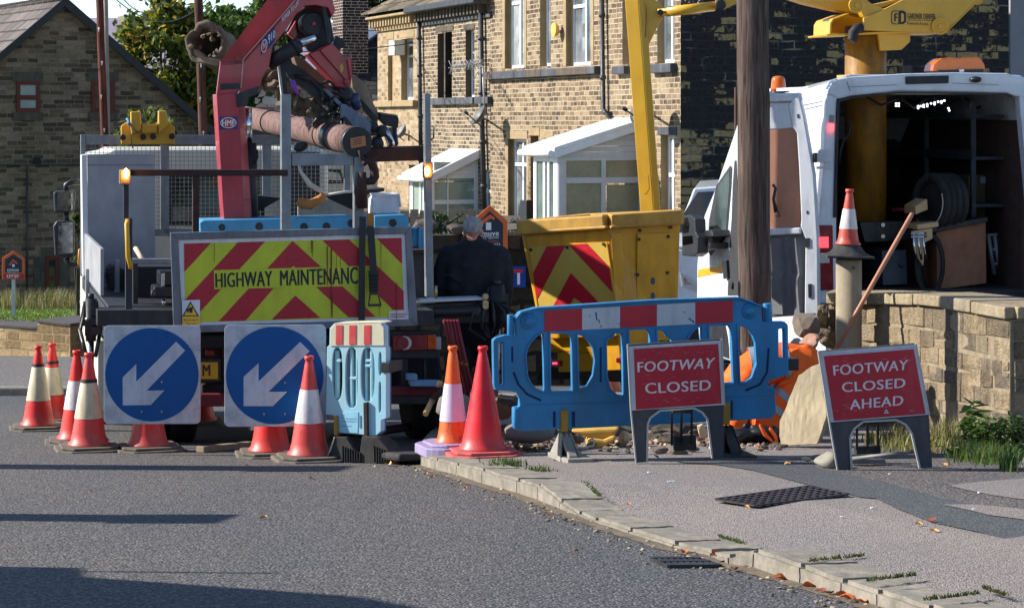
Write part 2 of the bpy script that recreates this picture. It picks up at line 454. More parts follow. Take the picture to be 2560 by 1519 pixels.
sheet('footway_pale_patch',[(2372,1216),(2440,1207),(2560,1198),(2700,1190),(2700,1262),(2560,1251),(2480,1240),(2420,1228)],foot_m,.008)
sheet('footway_pale_patch',[(2356,1264),(2450,1264),(2560,1276),(2700,1285),(2700,1302),(2560,1302),(2470,1290),(2430,1280)],foot_m,.009)

# --- the terrace
FA=Fr((2.86,38,0),-70.55);GA=Fr((2.86,38,0),19.45)
stone_l=[S(118,92,58),S(176,143,94),S(206,172,118),S(226,196,142)]
wall_warm=masonry('sandstone_warm',.24,.098,[S(112,92,68),S(156,132,102),S(168,146,116),S(182,162,132)],S(180,164,138),.008,.010,stain=.15)
wall_mid=masonry('sandstone_sooty',.27,.088,[S(64,54,44),S(98,83,66),S(130,112,88),S(162,144,116)],S(184,170,148),.012,.014,stain=.25)
wall_h3=masonry('sandstone_mixed',.25,.093,[S(72,60,48),S(114,96,74),S(142,122,95),S(168,148,120)],S(184,168,144),.011,.014,stain=.25)
dressed=M('dressed_stone',S(160,138,102),.85,var=.25,scale=4,bump=.4,dirt=.4,dcol=S(120,96,64))
dressed_d=M('sooty_dressed_stone',S(96,84,70),.85,var=.35,scale=4,bump=.4,dirt=.6,dcol=S(48,48,52),dth=.5)
sill_blue=M('blue_black_painted_stone',S(66,68,74),.7,var=.4,scale=3,bump=.4,dirt=.5,dcol=S(120,118,112),dth=.58)
slate_roof=masonry('stone_slates',.45,.26,[S(78,70,60),S(112,100,84),S(138,124,104)],S(40,36,32),.012,.03,stain=.35,bump=1)
pane_m=glass('window_glass',(.16,.18,.19),mott=.5);pane_d=glass('dark_window_glass',(.03,.033,.036))
curtain_pane=glass('net_curtain_glass',(.34,.37,.37),.12,mott=.35,scale=3)
gutter_m=M('iron_gutter',(.03,.032,.037),.5,var=.3,dirt=.3,dcol=(.15,.15,.15))
void_m=M('dark_interior',(.02,.018,.016),.9,bump=0)
def wall_holes(mb,fr,x0,x1,z0,z1,holes,rev=.17,m=0,d=0.0,mrev=None):
 xs=sorted({x0,x1,*[h[0]for h in holes],*[h[1]for h in holes]});zs=sorted({z0,z1,*[h[2]for h in holes],*[h[3]for h in holes]})
 xs=[x for x in xs if x0<=x<=x1];zs=[z for z in zs if z0<=z<=z1]
 for a,b in zip(xs,xs[1:]):
  for c,e in zip(zs,zs[1:]):
   mx,mz=(a+b)/2,(c+e)/2
   if any(h[0]<mx<h[1]and h[2]<mz<h[3]for h in holes):continue
   mb.face([fr.w(a,d,c),fr.w(b,d,c),fr.w(b,d,e),fr.w(a,d,e)],m)
 for a,b,c,e in holes:
  e2=min(e,z1)
  k=m if mrev is None else mrev
  mb.face([fr.w(a,d,c),fr.w(a,d+rev,c),fr.w(a,d+rev,e2),fr.w(a,d,e2)],k)
  mb.face([fr.w(b,d,c),fr.w(b,d,e2),fr.w(b,d+rev,e2),fr.w(b,d+rev,c)],k)
  mb.face([fr.w(a,d,c),fr.w(b,d,c),fr.w(b,d+rev,c),fr.w(a,d+rev,c)],k)
  mb.face([fr.w(a,d,e2),fr.w(a,d+rev,e2),fr.w(b,d+rev,e2),fr.w(b,d,e2)],k)
def hole(fr,u0,v0,u1,v1):
 um,vm=(u0+u1)/2,(v0+v1)/2
 x0=fr.xz(u0,vm)[0];x1=fr.xz(u1,vm)[0];z1=fr.xz(um,v0)[1];z0=fr.xz(um,v1)[1]
 return (x0,x1,z0,z1)
def window(parent,fr,h,d,vs=(),hs=(),fw=.055,fm=None,gm=None,th=.06,name='window'):
 x0,x1,z0,z1=h;fm=fm or upvc;gm=gm or pane_m
 mb=MB(fm)
 mb.lbox(fr,x0,x1,d,d+th,z0,z0+fw*1.2);mb.lbox(fr,x0,x1,d,d+th,z1-fw,z1)
 mb.lbox(fr,x0,x0+fw,d+.001,d+th,z0+fw*1.2,z1-fw);mb.lbox(fr,x1-fw,x1,d+.001,d+th,z0+fw*1.2,z1-fw)
 W,H=x1-x0,z1-z0
 for t_ in vs:mb.lbox(fr,x0+W*t_-fw*.6,x0+W*t_+fw*.6,d-.008,d+th,z0+fw*1.2,z1-fw)
 for t_,a,b in hs:mb.lbox(fr,x0+W*a+fw*.5,x0+W*b-fw*.5,d-.004,d+th,z0+H*t_-fw*.6,z0+H*t_+fw*.6)
 wn=mb.build(name,parent)
 p=MB(gm);p.lbox(fr,x0+.01,x1-.01,d+th*.5,d+th*.5+.012,z0+.01,z1-.01);p.build('pane',wn)
 return wn
HB=Vector((2.86,38,-4.3))
h3=thing('terraced_house','sandstone end house with tall white windows and a gable wall painted black','house',HB,'terraced houses across the street')
w1,w2,w3,w4=hole(FA,1263,-95,1311,171),hole(FA,1350,-95,1377,166),hole(FA,1416,-95,1478,164),hole(FA,1643,-95,1686,158)
w0=hole(FA,1556,-95,1590,160)
g1,g2,g3,g4=hole(FA,1271,348,1317,560),hole(FA,1326,340,1346,700),hole(FA,1359,348,1382,560),hole(FA,1652,338,1687,560)
xl=FA.xz(1226,200)[0]
mb=MB(wall_h3,dressed)
wall_holes(mb,FA,xl,0,-4.6,3.5,[w0,w1,w2,w3,w4,g1,g2,g3,g4],.18,mrev=1)
mb.build('wall',h3,uv=FA)
black_m=masonry('black_painted_stone',.43,.138,[S(120,100,70),S(150,127,88),S(172,148,105)],S(150,140,122),.016,.03,black=(.027,.0245,.025),bthr=(.548,.578),bscale=1.5,stain=.25,
 lowmask=lambda t,uv:t.math('ADD',t.math('MULTIPLY',t.math('MULTIPLY',t.ramp(t.math('MULTIPLY',t.sep(uv)[1],-.4),[(.05,0.0),(.5,1.0)]),t.ramp(t.math('MULTIPLY',t.sep(uv)[0],.4),[(.2,1.0),(.55,.25)])),.09),t.math('MULTIPLY',t.ramp(t.math('MULTIPLY',t.sep(uv)[0],.15),[(.50,0.0),(.6,1.0),(.75,.6)]),.02)))
gx1=GA.xz(2522,150)[0]
mb=MB(black_m)
mb.face([GA.w(0,0,-4.6),GA.w(gx1,0,-4.6),GA.w(gx1,0,3.5),GA.w(gx1/2,0,6.3),GA.w(0,0,3.5)])
mb.face([GA.w(gx1,0,-4.6),GA.w(gx1,6,-4.6),GA.w(gx1,6,3.5),GA.w(gx1,0,3.5)])
mb.build('gable_wall',h3,uv=GA)['label']='gable wall in flaking black paint'
mb=MB(slate_roof)
for s_ in (0,1):
 xa,xb=(-.3,gx1/2)if s_==0 else (gx1+.3,gx1/2)
 mb.prism([GA.w(xa,-.2,3.33),GA.w(xb,-.2,6.32),GA.w(xb,9.5,6.32),GA.w(xa,9.5,3.33)],(0,0,.12))
mb.build('roof',h3,uv=FA)
for h_,vs,hs,gm in ((w1,(.5,),((.62,0,.5),),curtain_pane),(w2,(),(),pane_m),(w3,(.55,),((.58,0,.55),),pane_m),(w4,(.5,),(),pane_m),(w0,(),(),pane_m),
 (g1,(.5,),((.7,0,1),),pane_m),(g3,(),(),pane_d),(g4,(.4,),((.55,0,1),),pane_m)):
 window(h3,FA,h_,.13,vs,hs,gm=gm)
mb=MB(void_m);mb.lbox(FA,g2[0],g2[1],.17,.2,g2[2],g2[3]);mb.build('doorway',h3)
def slab(parent,name,fr,u0,v0,u1,v1,d0,d1,mat,bev=.012):
 a,b=fr.xz(u0,(v0+v1)/2),fr.xz(u1,(v0+v1)/2);z1=fr.xz(u0,v0)[1];z0=fr.xz(u0,v1)[1]
 mb=MB(mat);mb.lbox(fr,a[0],b[0],d0,d1,z0,z1);return mb.build(name,parent,bevel=bev)
cuts=[1223,1245,1300,1330,1368,1404,1482,1503]
for i,(a,b)in enumerate(zip(cuts,cuts[1:])):
 v_=182-(a-1223)*.055
 slab(h3,'sill',FA,a+.4,v_-1,b,v_+18,-.14,.1,dressed_d if i in (0,3,5)else sill_blue)
slab(h3,'sill',FA,1545,167,1576,187,-.13,.1,sill_blue);slab(h3,'sill',FA,1635,162,1693,184,-.13,.1,sill_blue)
for a,b,v0,v1,m_ in ((1267,1319,327,347,dressed),(1323,1350,319,339,dressed),(1351,1384,327,346,dressed),(1645,1693,317,337,sill_blue)):
 slab(h3,'lintel',FA,a,v0,b,v1,-.015,.1,m_,.006)
for h_ in (w1,w3,g1):
 mb=MB(dressed)
 mb.lbox(FA,h_[0]-.16,h_[0],-.012,.1,h_[2],h_[3]);mb.build('window_jamb',h3,bevel=.006);mb=MB(dressed);mb.lbox(FA,h_[1],h_[1]+.14,-.012,.1,h_[2],h_[3]);mb.build('window_jamb',h3,bevel=.006)
def pipe(parent,fr,pts,r,d=-.09,name='downpipe',mat=None):
 mb=MB(mat or gutter_m);mb.tube([fr.px(u,v,d)for u,v in pts],r,0,10)
 for (u,v),(u2,v2)in zip(pts,pts[1:]):
  for t_ in (.25,.75):
   p=fr.px(u+(u2-u)*t_,v+(v2-v)*t_,d);mb.lathe([(r*1.35,-.04),(r*1.35,.04)],p,(0,0,1),seg=10)
 return mb.build(name,parent)
pipe(h3,FA,[(1504,-40),(1508,272),(1537,312)],.045)
def zx(u,v,d=0):return FA.xz(u,v,d)
xg=zx(1231,250)[0];xm=zx(1048,250)[0];x0_=zx(944,200)[0]
zg=zx(1225,32)[1]
h2=thing('terraced_house','sooty sandstone house in the middle of the terrace with dark paired upper windows','house',FA.w(xg,0,-4.3),'terraced houses across the street')
h1=thing('terraced_house','pale honey stone house at the far end of the terrace','house',FA.w(xm,0,-4.3),'terraced houses across the street')
a1,a2,a3=hole(FA,1094,84,1111,247),hole(FA,1114,80,1130,245),hole(FA,1164,75,1186,245)
k1,k2=hole(FA,1180,405,1236,500),hole(FA,1205,425,1232,560)
mb=MB(wall_mid,dressed_d);wall_holes(mb,FA,xm,xl,-4.6,zg,[a1,a2,a3,k2],.2,mrev=1);mb.build('wall',h2,uv=FA)
b1,b2=hole(FA,970,101,984,252),hole(FA,1003,97,1033,250)
b3=hole(FA,1022,412,1040,560)
mb=MB(wall_warm,dressed);wall_holes(mb,FA,x0_,xm,-4.6,zg,[b1,b2,b3],.22,mrev=1)
mb.face([FA.w(x0_,0,-4.6),FA.w(x0_,7,-4.6),FA.w(x0_,7,zg),FA.w(x0_,3.5,zg+1.8),FA.w(x0_,0,zg)])
mb.build('wall',h1,uv=FA)
window(h2,FA,a1,.16,gm=pane_d,fm=void_m);window(h2,FA,a2,.16,gm=pane_d,fm=void_m);window(h2,FA,a3,.13,(.5,),gm=pane_d);window(h2,FA,k2,.1,(),((.6,0,1),))
mb=MB(dressed_d);mb.lbox(FA,a1[1],a2[0],-.01,.15,a1[2],a1[3]);mb.build('mullion',h2)
mb=MB(dressed);mb.lbox(FA,b1[0],b1[1],.1,.22,b1[2],b1[3]);mb.build('blocked_opening',h1)
window(h1,FA,b2,.15,(),((.72,0,1),),gm=pane_m);window(h1,FA,b3,.15,(),((.72,0,1),),gm=pane_m)
for a,b,v_ in ((1080,1124,246),(1125,1150,245),(1151,1194,244),(1198,1232,243)):slab(h2,'sill',FA,a,v_,b,v_+17,-.12,.1,sill_blue)
for a,b,v_ in ((944,990,253),(990.6,1044,252)):slab(h1,'sill',FA,a,v_,b,v_+15,-.12,.1,dressed)
slab(h2,'lintel',FA,1090,68,1134,82,-.015,.1,dressed_d,.005);slab(h2,'lintel',FA,1160,62,1188,75,-.015,.1,dressed_d,.005)
slab(h1,'lintel',FA,966,82,985,100,-.015,.1,dressed,.005);slab(h1,'lintel',FA,999,79,1036,96,-.015,.1,dressed,.005)
for own,xa,xb,mat_,nm in ((h2,xm+.25,xg,sill_blue,'h2'),(h1,x0_-.1,xm+.2,dressed,'h1')):
 mb=MB(mat_,dressed_d if own is h2 else dressed)
 n_=int((xb-xa)/.24)
 for k in range(n_):mb.lbox(FA,xa+.24*k,xa+.24*k+.11,-.2,0,zg+.0,zg+.19,1)
 mb.lbox(FA,xa,xb,-.06,.05,zg-.1,zg-.005,0)
 mb.build('corbels',own,bevel=.008)
mb=MB(gutter_m);mb.lbox(FA,xm+.1,xg-.02,-.42,-.22,zg+.195,zg+.34);mb.build('gutter',h2,bevel=.02)
mb=MB(dressed);mb.lbox(FA,x0_-.1,xm+.08,-.30,.05,zg+.195,zg+.26);mb.build('gutter',h1,bevel=.02)['label']='stone gutter'
pit=math.tan(R(27))
for own,xa,xb in ((h2,xm+.1,xg),(h1,x0_-.25,xm+.098)):
 mb=MB(slate_roof)
 for r_ in range(16):
  da,db=-.36+r_*.26,-.36+r_*.26+.34
  za=zg+.33+(da+.36)*pit+.035;zb=za+(db-da)*pit-.028
  mb.prism([FA.w(xa,da,za),FA.w(xb,da,za),FA.w(xb,db,zb),FA.w(xa,db,zb)],(0,0,-.04))
 mb.build('roof',own,uv=FA)
pipe(h2,FA,[(1047,48),(1050,235),(1053,455)],.05);pipe(h2,FA,[(1202,28),(1205,300),(1211,520)],.055)
def box_on(name,label,cat,u0,v0,u1,v1,d,th,mat,bev=.01,fr=None):
 fr=fr or FA;mb=MB(mat);a,b=fr.xz(u0,v0,d),fr.xz(u1,v1,d);mb.lbox(fr,a[0],b[0],d,d+th,b[1],a[1]);return tag(mb.build(name,bevel=bev),label,cat)
alarm_m=M('faded_yellow_plastic',S(226,176,84),.5,var=.1)
mb=MB(alarm_m);c_=FA.px(1394,75,-.08);mb.lathe([(.02,.0),(.10,.005),(.135,.05),(.135,.09)][::-1],c_,tuple(-FA.ey));
for v_ in mb.bm.verts:v_.co.z=c_.z+(v_.co.z-c_.z)*1.0
tag(mb.build('alarm_box'),'faded yellow alarm bell box high on the sandstone front','alarm box')
box_on('floodlight','pale square light unit fixed above the blocked window of the far end house','light',971,102,986,138,-.28,.26,M('pale_casing',(.62,.58,.5),.5))
def dish(label,u,v,r,mat,lnb=True):
 c=FA.px(u,v,-.45);ax=Vector((-.72,-.2,.5)).normalized()if mat is not black_plastic else Vector((-.8,-.35,.35)).normalized()
 mb=MB(mat,gutter_m)
 prof=[(.01,0),(r*.4,.02),(r*.75,.07),(r,.13),(r,.118),(r*.75,.058),(r*.4,.008),(.012,-.012)]
 mb.lathe(prof,c,ax,0,24,cap=False)
 wallp=FA.px(u+12,v+4,0)
 mb.tube([c,wallp],.022,1,8);mb.tube([wallp+Vector((0,0,-.12)),wallp+Vector((0,0,.12))],.03,1,8)
 e=c+ax*.42+Vector((0,0,-.12));mb.tube([c+Vector((0,0,-r*.8)),e],.014,1,6);mb.lathe([(.03,-.05),(.035,.05)],e,tuple(-ax),1,10)
 return tag(mb.build('satellite_dish'),label,'satellite dish','satellite dishes on the terrace')
dish('dark satellite dish beside the black downpipe, under the television aerial',1206,296,.24,M('dish_dark',(.08,.085,.09),.5))
dish('grey satellite dish on the honey stone end house, behind the truck rack',1011,335,.20,M('dish_grey',(.16,.165,.17),.5))
dish('black satellite dish mostly hidden behind the yellow boom',1612,278,.26,black_plastic)
mb=MB(alum);a_=FA.px(1212,290,-.12);b_=FA.px(1207,165,-.12)
mb.tube([a_,b_],.022,0,8);c_=FA.px(1122,170,-1.2);b2_=FA.px(1210,158,-.1);mb.tube([b2_,c_],.012,0,6)
for k in range(9):
 p=b2_.lerp(c_,.12+.1*k);s_=.1 if k<8 else.14
 for sg in (-1,1):mb.tube([p-Vector((.02,.05,s_)),p+Vector((.02*sg,.05,s_*sg))],.006,0,5);mb.tube([p+Vector((-.06,0,-s_*sg)),p+Vector((.06,0,s_*sg))],.006,0,5)
mb.tube([FA.px(1182,130,-.3),b2_],.01,0,5);mb.tube([FA.px(1184,200,-.3),b2_.lerp(c_,.05)],.01,0,5)
tag(mb.build('tv_aerial'),'television aerial on a thin mast at the joint between two terraced houses','aerial')
wood_white=M('white_boarding',(.62,.60,.57),.55,var=.08,dirt=.3,dcol=(.4,.38,.34),bump=.05)
frosted=M('frosted_glass',S(150,142,108),.25,var=.25,scale=3,bump=.4,bs=25,spec=.6)
frosted_l=M('clear_green_glass',S(150,165,150),.15,var=.3,scale=2,bump=.0,spec=.6)
def porch(name,label,corner_u,wall_u,roof_lo,roof_hi,door_u0,vbot,eave_v,panes,bars,glassm,clad,front):
 o_=FA.px(wall_u,420,0);PA=Fr(o_,19.45);c_=PA.px(corner_u,420);PF=Fr(c_,-70.55)
 t_=thing(name,label,'porch',Vector((c_.x,c_.y,-4.2)))
 mb=MB(clad)
 xc,zc=PA.xz(corner_u,roof_lo[1]);xw,zw=0.0,PA.xz(wall_u,roof_hi[1])[1];zb=PA.xz(corner_u,vbot)[1];ze=PA.xz(corner_u,eave_v)[1]
 n_=6
 for k in range(n_):
  za=ze+(zw-ze)*k/n_;zb2=ze+(zw-ze)*(k+1)/n_
  xa=xc+(xw-xc)*max(0,(za-zc)/(zw-zc))if za>zc else xc;xb=xc+(xw-xc)*max(0,(zb2-zc)/(zw-zc))if zb2>zc else xc
  if xa>=xw-.05:break
  mb.prism([PA.w(xa,0,za+.004),PA.w(xw,0,za+.004),PA.w(xw,.006,zb2),PA.w(min(xb,xw-.01),.006,zb2)],PA.ey*.03)
 mb.build('gable_boarding',t_)
 mb=MB(clad)
 for (u0,v0,u1,v1)in bars:
  a,b=PA.xz(u0,v0),PA.xz(u1,v1);mb.lbox(PA,a[0],b[0],-.02 if u1-u0<v1-v0 else -.014,.06,b[1],a[1])
 mb.build('side_frame',t_,bevel=.006)
 for (u0,v0,u1,v1)in panes:
  a,b=PA.xz(u0,v0),PA.xz(u1,v1);g=MB(glassm);g.lbox(PA,a[0],b[0],.02,.03,b[1],a[1]);g.build('pane',t_)
 xd=PF.xz(door_u0,420)[0]
 mb=MB(upvc)
 for (f0,f1)in front:mb.lbox(PF,xd*f1,xd*f0,-.02,.05,zb,ze)
 mb.lbox(PF,xd,0,-.015,.05,ze-.08,ze+.02);mb.lbox(PF,xd,0,-.015,.05,zb,zb+.3)
 mb.build('door_frame',t_,bevel=.006)
 g=MB(glassm if glassm is not frosted else glass('porch_door_glass',(.10,.14,.12)));g.lbox(PF,xd,-.02,.01,.02,zb,ze);g.build('pane',t_)
 mb=MB(upvc)
 dx=-FA.ex
 L=abs(xd)+.1
 lo=PA.w(xc-.12,-.12,zc-.12*(zw-zc)/(xw-xc)+.02);hi=PA.w(xw,-.12,zw+.02)
 mb.prism([lo,hi,hi+dx*(L+.3),lo+dx*(L+.3)],(0,0,.07))
 mb.prism([lo+Vector((0,0,-.12)),hi+Vector((0,0,-.12)),hi,lo],dx*.05)
 for k in range(4):q=dx*(.2+k*(L-.1)/3);mb.beam(lo+q+Vector((0,0,.074)),hi+q+Vector((0,0,.074)),.03,.014)
 mb.build('roof',t_,bevel=.008)
 mb=MB(upvc);mb.tube([lo+Vector((-.05,0,-.04)),lo+dx*(L+.3)+Vector((-.05,0,-.04))],.06,0,10);mb.build('gutter',t_)
 return t_
porch('porch','white boarded lean-to porch with frosted panes behind the yellow basket',1396,1612,(1392,376),(1612,306),1336,700,396,
 [(1414,400,1504,446),(1513,400,1600,446),(1414,456,1504,545),(1518,462,1600,545)],
 [(1396,394,1415,640),(1503,395,1514,640),(1598,395,1612,640),(1415,444,1598,457),(1415,392,1598,401),(1415,543,1598,640)],
 frosted,wood_white,[(0,.16),(.34,.42),(.52,.60),(.88,1.0)])
clear_porch=frosted_l
porch('porch','clear glazed white lean-to porch on the middle terraced house',1081,1195,(1079,441),(1195,384),1026,690,447,
 [(1086,455,1187,500),(1086,510,1187,600),(1086,405,1187,452)],
 [(1079,440,1086,640),(1186,395,1195,640),(1086,500,1186,510),(1118,440,1121,640)],
 frosted_l,upvc,[(0,.14),(.3,.38),(.5,.56),(.86,1.0)])
tag((lambda mb:(mb.pbox(FA,1299,500,1316,560,-.9,.35,0),mb.build('letter_box_post',bevel=.02))[1])(MB(black_plastic)),'slim black post box standing beside the white porch door','post box')
RH=Fr(P(2526,100,46),19.45)
t_=thing('rendered_house','pale grey rendered house end just past the black gable','house',P(2526,800,46))
mb=MB(M('grey_render',S(150,148,150),.9,var=.1,scale=2,bump=.3));mb.lbox(RH,0,8,0,8,-5,5);mb.build('wall',t_)
mb=MB(slate_roof);mb.prism([RH.w(-.2,-.2,5),RH.w(8.2,-.2,5),RH.w(8.2,4,7.4),RH.w(-.2,4,7.4)],(0,0,.1));mb.prism([RH.w(-.2,8.2,5),RH.w(8.2,8.2,5),RH.w(8.2,4,7.4),RH.w(-.2,4,7.4)],(0,0,.1));mb.build('roof',t_,uv=RH)

# --- slate roofed house with the brick chimney
SR=Fr(P(760,325,57),6)
t_=thing('slate_roofed_house','low house with a gritty dark slate roof and tall brick chimney behind the crane','house',P(760,800,57))
pz=math.tan(R(36))
def onroof(u,v):
 r=Vector(((u-UC)/F,1,(VH-v)/F));n_=(SR.ey*-pz+Vector((0,0,1)));return r*(SR.o.dot(n_)/r.dot(n_))
dark_slate=masonry('dark_slates',.3,.2,[S(52,48,48),S(74,68,66),S(104,96,92)],S(30,28,28),.012,.03,stain=.3,bump=1,off=.5)
mb=MB(dark_slate);mb.prism([onroof(u,v)for u,v in ((560,325),(1040,325),(1040,40),(945,76),(866,132),(760,190),(650,258))],(0,0,-.15));mb.build('roof',t_,uv=SR)
mb=MB(M('lead_flashing',S(96,108,128),.5,var=.3));mb.beam(onroof(864,132)+Vector((0,0,.02)),onroof(946,74)+Vector((0,0,.02)),.5,.05);mb.build('flashing',t_)
mb=MB(M('pale_render',S(205,200,190),.9,var=.15,dirt=.3));mb.lbox(SR,-1.9,3.0,.25,.4,-6,-.2);mb.build('wall',t_)
mb=MB(gutter_m);mb.lbox(SR,-2.0,3.0,-.12,.05,-.12,.0);mb.build('gutter',t_,bevel=.02)
ch_m=masonry('chimney_brick',.225,.078,[S(46,36,34),S(66,50,46),S(92,66,56)],S(190,176,164),.009,.004,stain=.2)
CH=Fr(P(857,100,59),-70.55)
mb=MB(ch_m);c0=P(857,100,59);CG=Fr(c0,19.45)
xl_=CH.xz(832,100)[0];xr_=CG.xz(921,100)[0]
mb.prism([CG.w(0,0,-1),CG.w(xr_,0,-1),CG.w(xr_,-0,5.5),CG.w(0,0,5.5)],CG.ey*abs(xl_));mb.build('chimney',t_,uv=CG)

# --- dark gabled stone house
LH=Fr(P(162,20,70),30)
t_=thing('stone_house','dark stone gabled house in shade with two small red framed windows','house',P(200,770,70))
dk=masonry('weathered_stone',.46,.142,[S(70,58,52),S(108,90,76),S(138,116,98),S(156,134,114)],S(150,132,114),.012,.025,stain=.35,bump=.8)
mb=MB(dk,dressed_d)
gp=[(-140,900),(640,900),(640,436),(497,300),(162,12),(-140,272)]
hw=[hole(LH,40,203,98,282),hole(LH,228,203,286,282),hole(LH,112,640,146,750)]
xs_=[LH.xz(u,v)for u,v in gp]
mb.face([LH.w(x,0,z)for x,z in xs_])
mb.build('wall',t_,uv=LH)
for a,b,c,e in hw:
 mb=MB(dressed_d);mb.lbox(LH,a-.12,b+.12,-.03,.05,e,e+.28);mb.build('lintel',t_);mb=MB(dressed_d);mb.lbox(LH,a-.1,b+.1,-.06,.05,c-.24,c);mb.build('sill',t_)
a,b,c,e=hw[2]
for x0,x1 in ((a-.35,a),(b,b+.35)):mb=MB(dressed_d);mb.lbox(LH,x0,x1,-.03,.05,c,e);mb.build('jamb',t_)
redwood=M('red_brown_joinery',S(96,40,28),.55,var=.3)
for h_,gm in ((hw[0],glass('pale_blind_glass',(.30,.34,.33),.2,.15)),(hw[1],pane_d),(hw[2],pane_d)):
 window(t_,LH,h_,-.06,(),((.48 if gm is not pane_d else.5,0,1),),.12,redwood,gm,.045)
tile_m=masonry('concrete_tiles',.34,.34,[S(96,88,84),S(116,106,101),S(134,124,116)],S(66,60,58),.03,.02,stain=.2,bump=1,off=0)
Lax=LH.ey
mb=MB(tile_m)
ap=LH.px(162,5,-.25);le=LH.px(-140,262,-.25);re=LH.px(640,424,-.25)
for q in (le,re):mb.prism([ap,q,q+Lax*15,ap+Lax*15],(0,0,.1))
mb.tube([ap+Vector((0,0,.1)),ap+Lax*15+Vector((0,0,.1))],.12,0,8)
mb.build('roof',t_,uv=LH)
mb=MB(black_plastic)
mb.prism([ap+Vector((0,0,.14)),le+Vector((0,0,.14)),le+Vector((0,0,-.12)),ap+Vector((0,0,-.14))],-LH.ey*.06)
mb.prism([ap+Vector((0,0,.16)),re+Vector((0,0,.16)),re+Vector((0,0,-.14)),ap+Vector((0,0,-.16))],-LH.ey*.065)
mb.build('verge',t_)
mb=MB(void_m);mb.pbox(LH,83,394,101,413,-.03,.05);mb.build('vent',t_)
mb=MB(gutter_m);mb.tube([LH.px(-60,413,-.06),LH.px(205,411,-.06)],.025,0,6);mb.tube([LH.px(68,413,-.06),LH.px(68,790,-.06)],.03,0,6);mb.build('pipe',t_)

# --- garden walls, fence, far pavement
LW=Fr(P(95,850,43),-28)
rub=masonry('garden_wall_stone',.40,.17,[S(138,112,78),S(182,152,108),S(208,180,134)],S(170,148,112),.018,.03,stain=.35,bump=.9)
cope=M('dark_coping',S(84,80,78),.9,var=.3,bump=.5,dirt=.3)
t_=thing('garden_wall','low stepped sandstone garden wall in front of the dark stone house','wall',GP(90,900))
mb=MB(rub)
x0,z0=LW.xz(-160,806);xm_,zm=LW.xz(96,823);xe,zt=LW.xz(178,815);zt0=LW.xz(96,805)[1]
zb=LW.xz(90,960)[1]
mb.prism([LW.w(x0,0,zb),LW.w(xm_,0,zb),LW.w(xm_,0,zm),LW.w(x0,0,z0)],LW.ey*.4)
mb.prism([LW.w(xm_,-.03,zb),LW.w(xe,-.03,zb),LW.w(xe,-.03,zt),LW.w(xm_,-.03,zt0)],LW.ey*.5)
xe2,xe3=LW.xz(196,850)[0],LW.xz(330,850)[0]
mb.prism([LW.w(xe2,.5,zb),LW.w(xe3,.5,zb),LW.w(xe3,.5,zt),LW.w(xe2,.5,zt+.15)],LW.ey*.4)
mb.build('wall_body',t_,uv=LW)
mb=MB(cope)
mb.prism([LW.w(x0,-.03,z0+.003),LW.w(xm_-.005,-.03,zm+.003),LW.w(xm_-.005,.9,zm+.003),LW.w(x0,.9,z0+.003)],(0,0,.05))
mb.prism([LW.w(xm_,-.06,zt0+.003),LW.w(xe+.03,-.06,zt+.003),LW.w(xe+.03,1.1,zt+.003),LW.w(xm_,1.1,zt0+.003)],(0,0,.05))
mb.build('coping',t_,bevel=.01)
lawn_m=M('lawn_turf',(.10,.17,.03),.95,var=.5,scale=2,bump=.6,bs=30)
mb=MB(lawn_m);zl=gz(43)+.75
mb.keep=True
mb.face([Vector((-24,46.0,-4.2)),Vector((-5.2,43.4,-3.98)),Vector((-6,71,-5.95)),Vector((-30,71,-5.95))]);o=mb.build('raised_lawn');setting(o)
pav_m=asphalt('far_pavement',(.21,.195,.175),(.32,.30,.27),40,.3,.004)
mb=MB(pav_m,stone_kerb);mb.keep=True
yk,yb=Yg(979),44
mb.prism([Vector((-30,yk,gz(yk)+.1)),Vector((-3.6,yk-1.2,gz(yk-1.2)+.1)),Vector((-3.6,yb,gz(yb)+.12)),Vector((-30,yb,gz(yb)+.12))],(0,0,-.3))
setting(mb.build('far_pavement'))
mb=MB(stone_kerb);mb.prism([Vector((-30,yk-.16,gz(yk)+.115)),Vector((-3.6,yk-1.36,gz(yk-1.2)+.115)),Vector((-3.6,yk-1.2,gz(yk-1.2)+.115)),Vector((-30,yk,gz(yk)+.115))],(0,0,-.3));setting(mb.build('far_kerb',bevel=.02))
DW=Fr(P(1280,700,31),4)
drk=masonry('dark_rubble',.42,.24,[S(44,38,32),S(70,60,48),S(96,82,64)],S(40,36,30),.03,.07,stain=.4,bump=1.2)
t_=thing('retaining_wall','dark rough rubble retaining wall under the terrace gardens, carrying the no through road plate','wall',GP(1280,960))
mb=MB(drk);xa,xb=DW.xz(820,700)[0],DW.xz(1720,700)[0];za=DW.xz(1270,590)[1]
mb.lbox(DW,xa,xb,0,.45,gz(31)-.2,za);mb.build('wall_body',t_,uv=DW)
mb=MB(dressed_d);rr=random.Random(5);x=xa
while x<xb:
 l_=rr.uniform(.35,.6);hh=rr.uniform(.10,.2);mb.rock(DW.w(x+l_/2,.2,za+hh*.5),l_/2,.24,hh*.75,0,int(x*100),2);x+=l_
mb.build('coping',t_)
mb=MB(earth_m);mb.keep=True;mb.face([DW.w(xa,.4,za-.05),DW.w(xb,.4,za-.05),DW.w(xb+4,26,za-.6),DW.w(xa-2,26,za-.6)]);setting(mb.build('terrace_gardens'))
FE=Fr(P(1130,580,35),3)
fw_m=M('weathered_boards',S(150,132,108),.85,var=.35,scale=5,bump=.4,dirt=.4,dcol=S(80,70,58),streak=.1)
t_=thing('wooden_fence','weathered wooden board fence above the dark rubble wall','fence',P(1130,640,35))
x=FE.xz(760,580)[0];xe=FE.xz(1195,580)[0];zt=FE.xz(1130,526)[1];zb=FE.xz(1130,650)[1];k=0
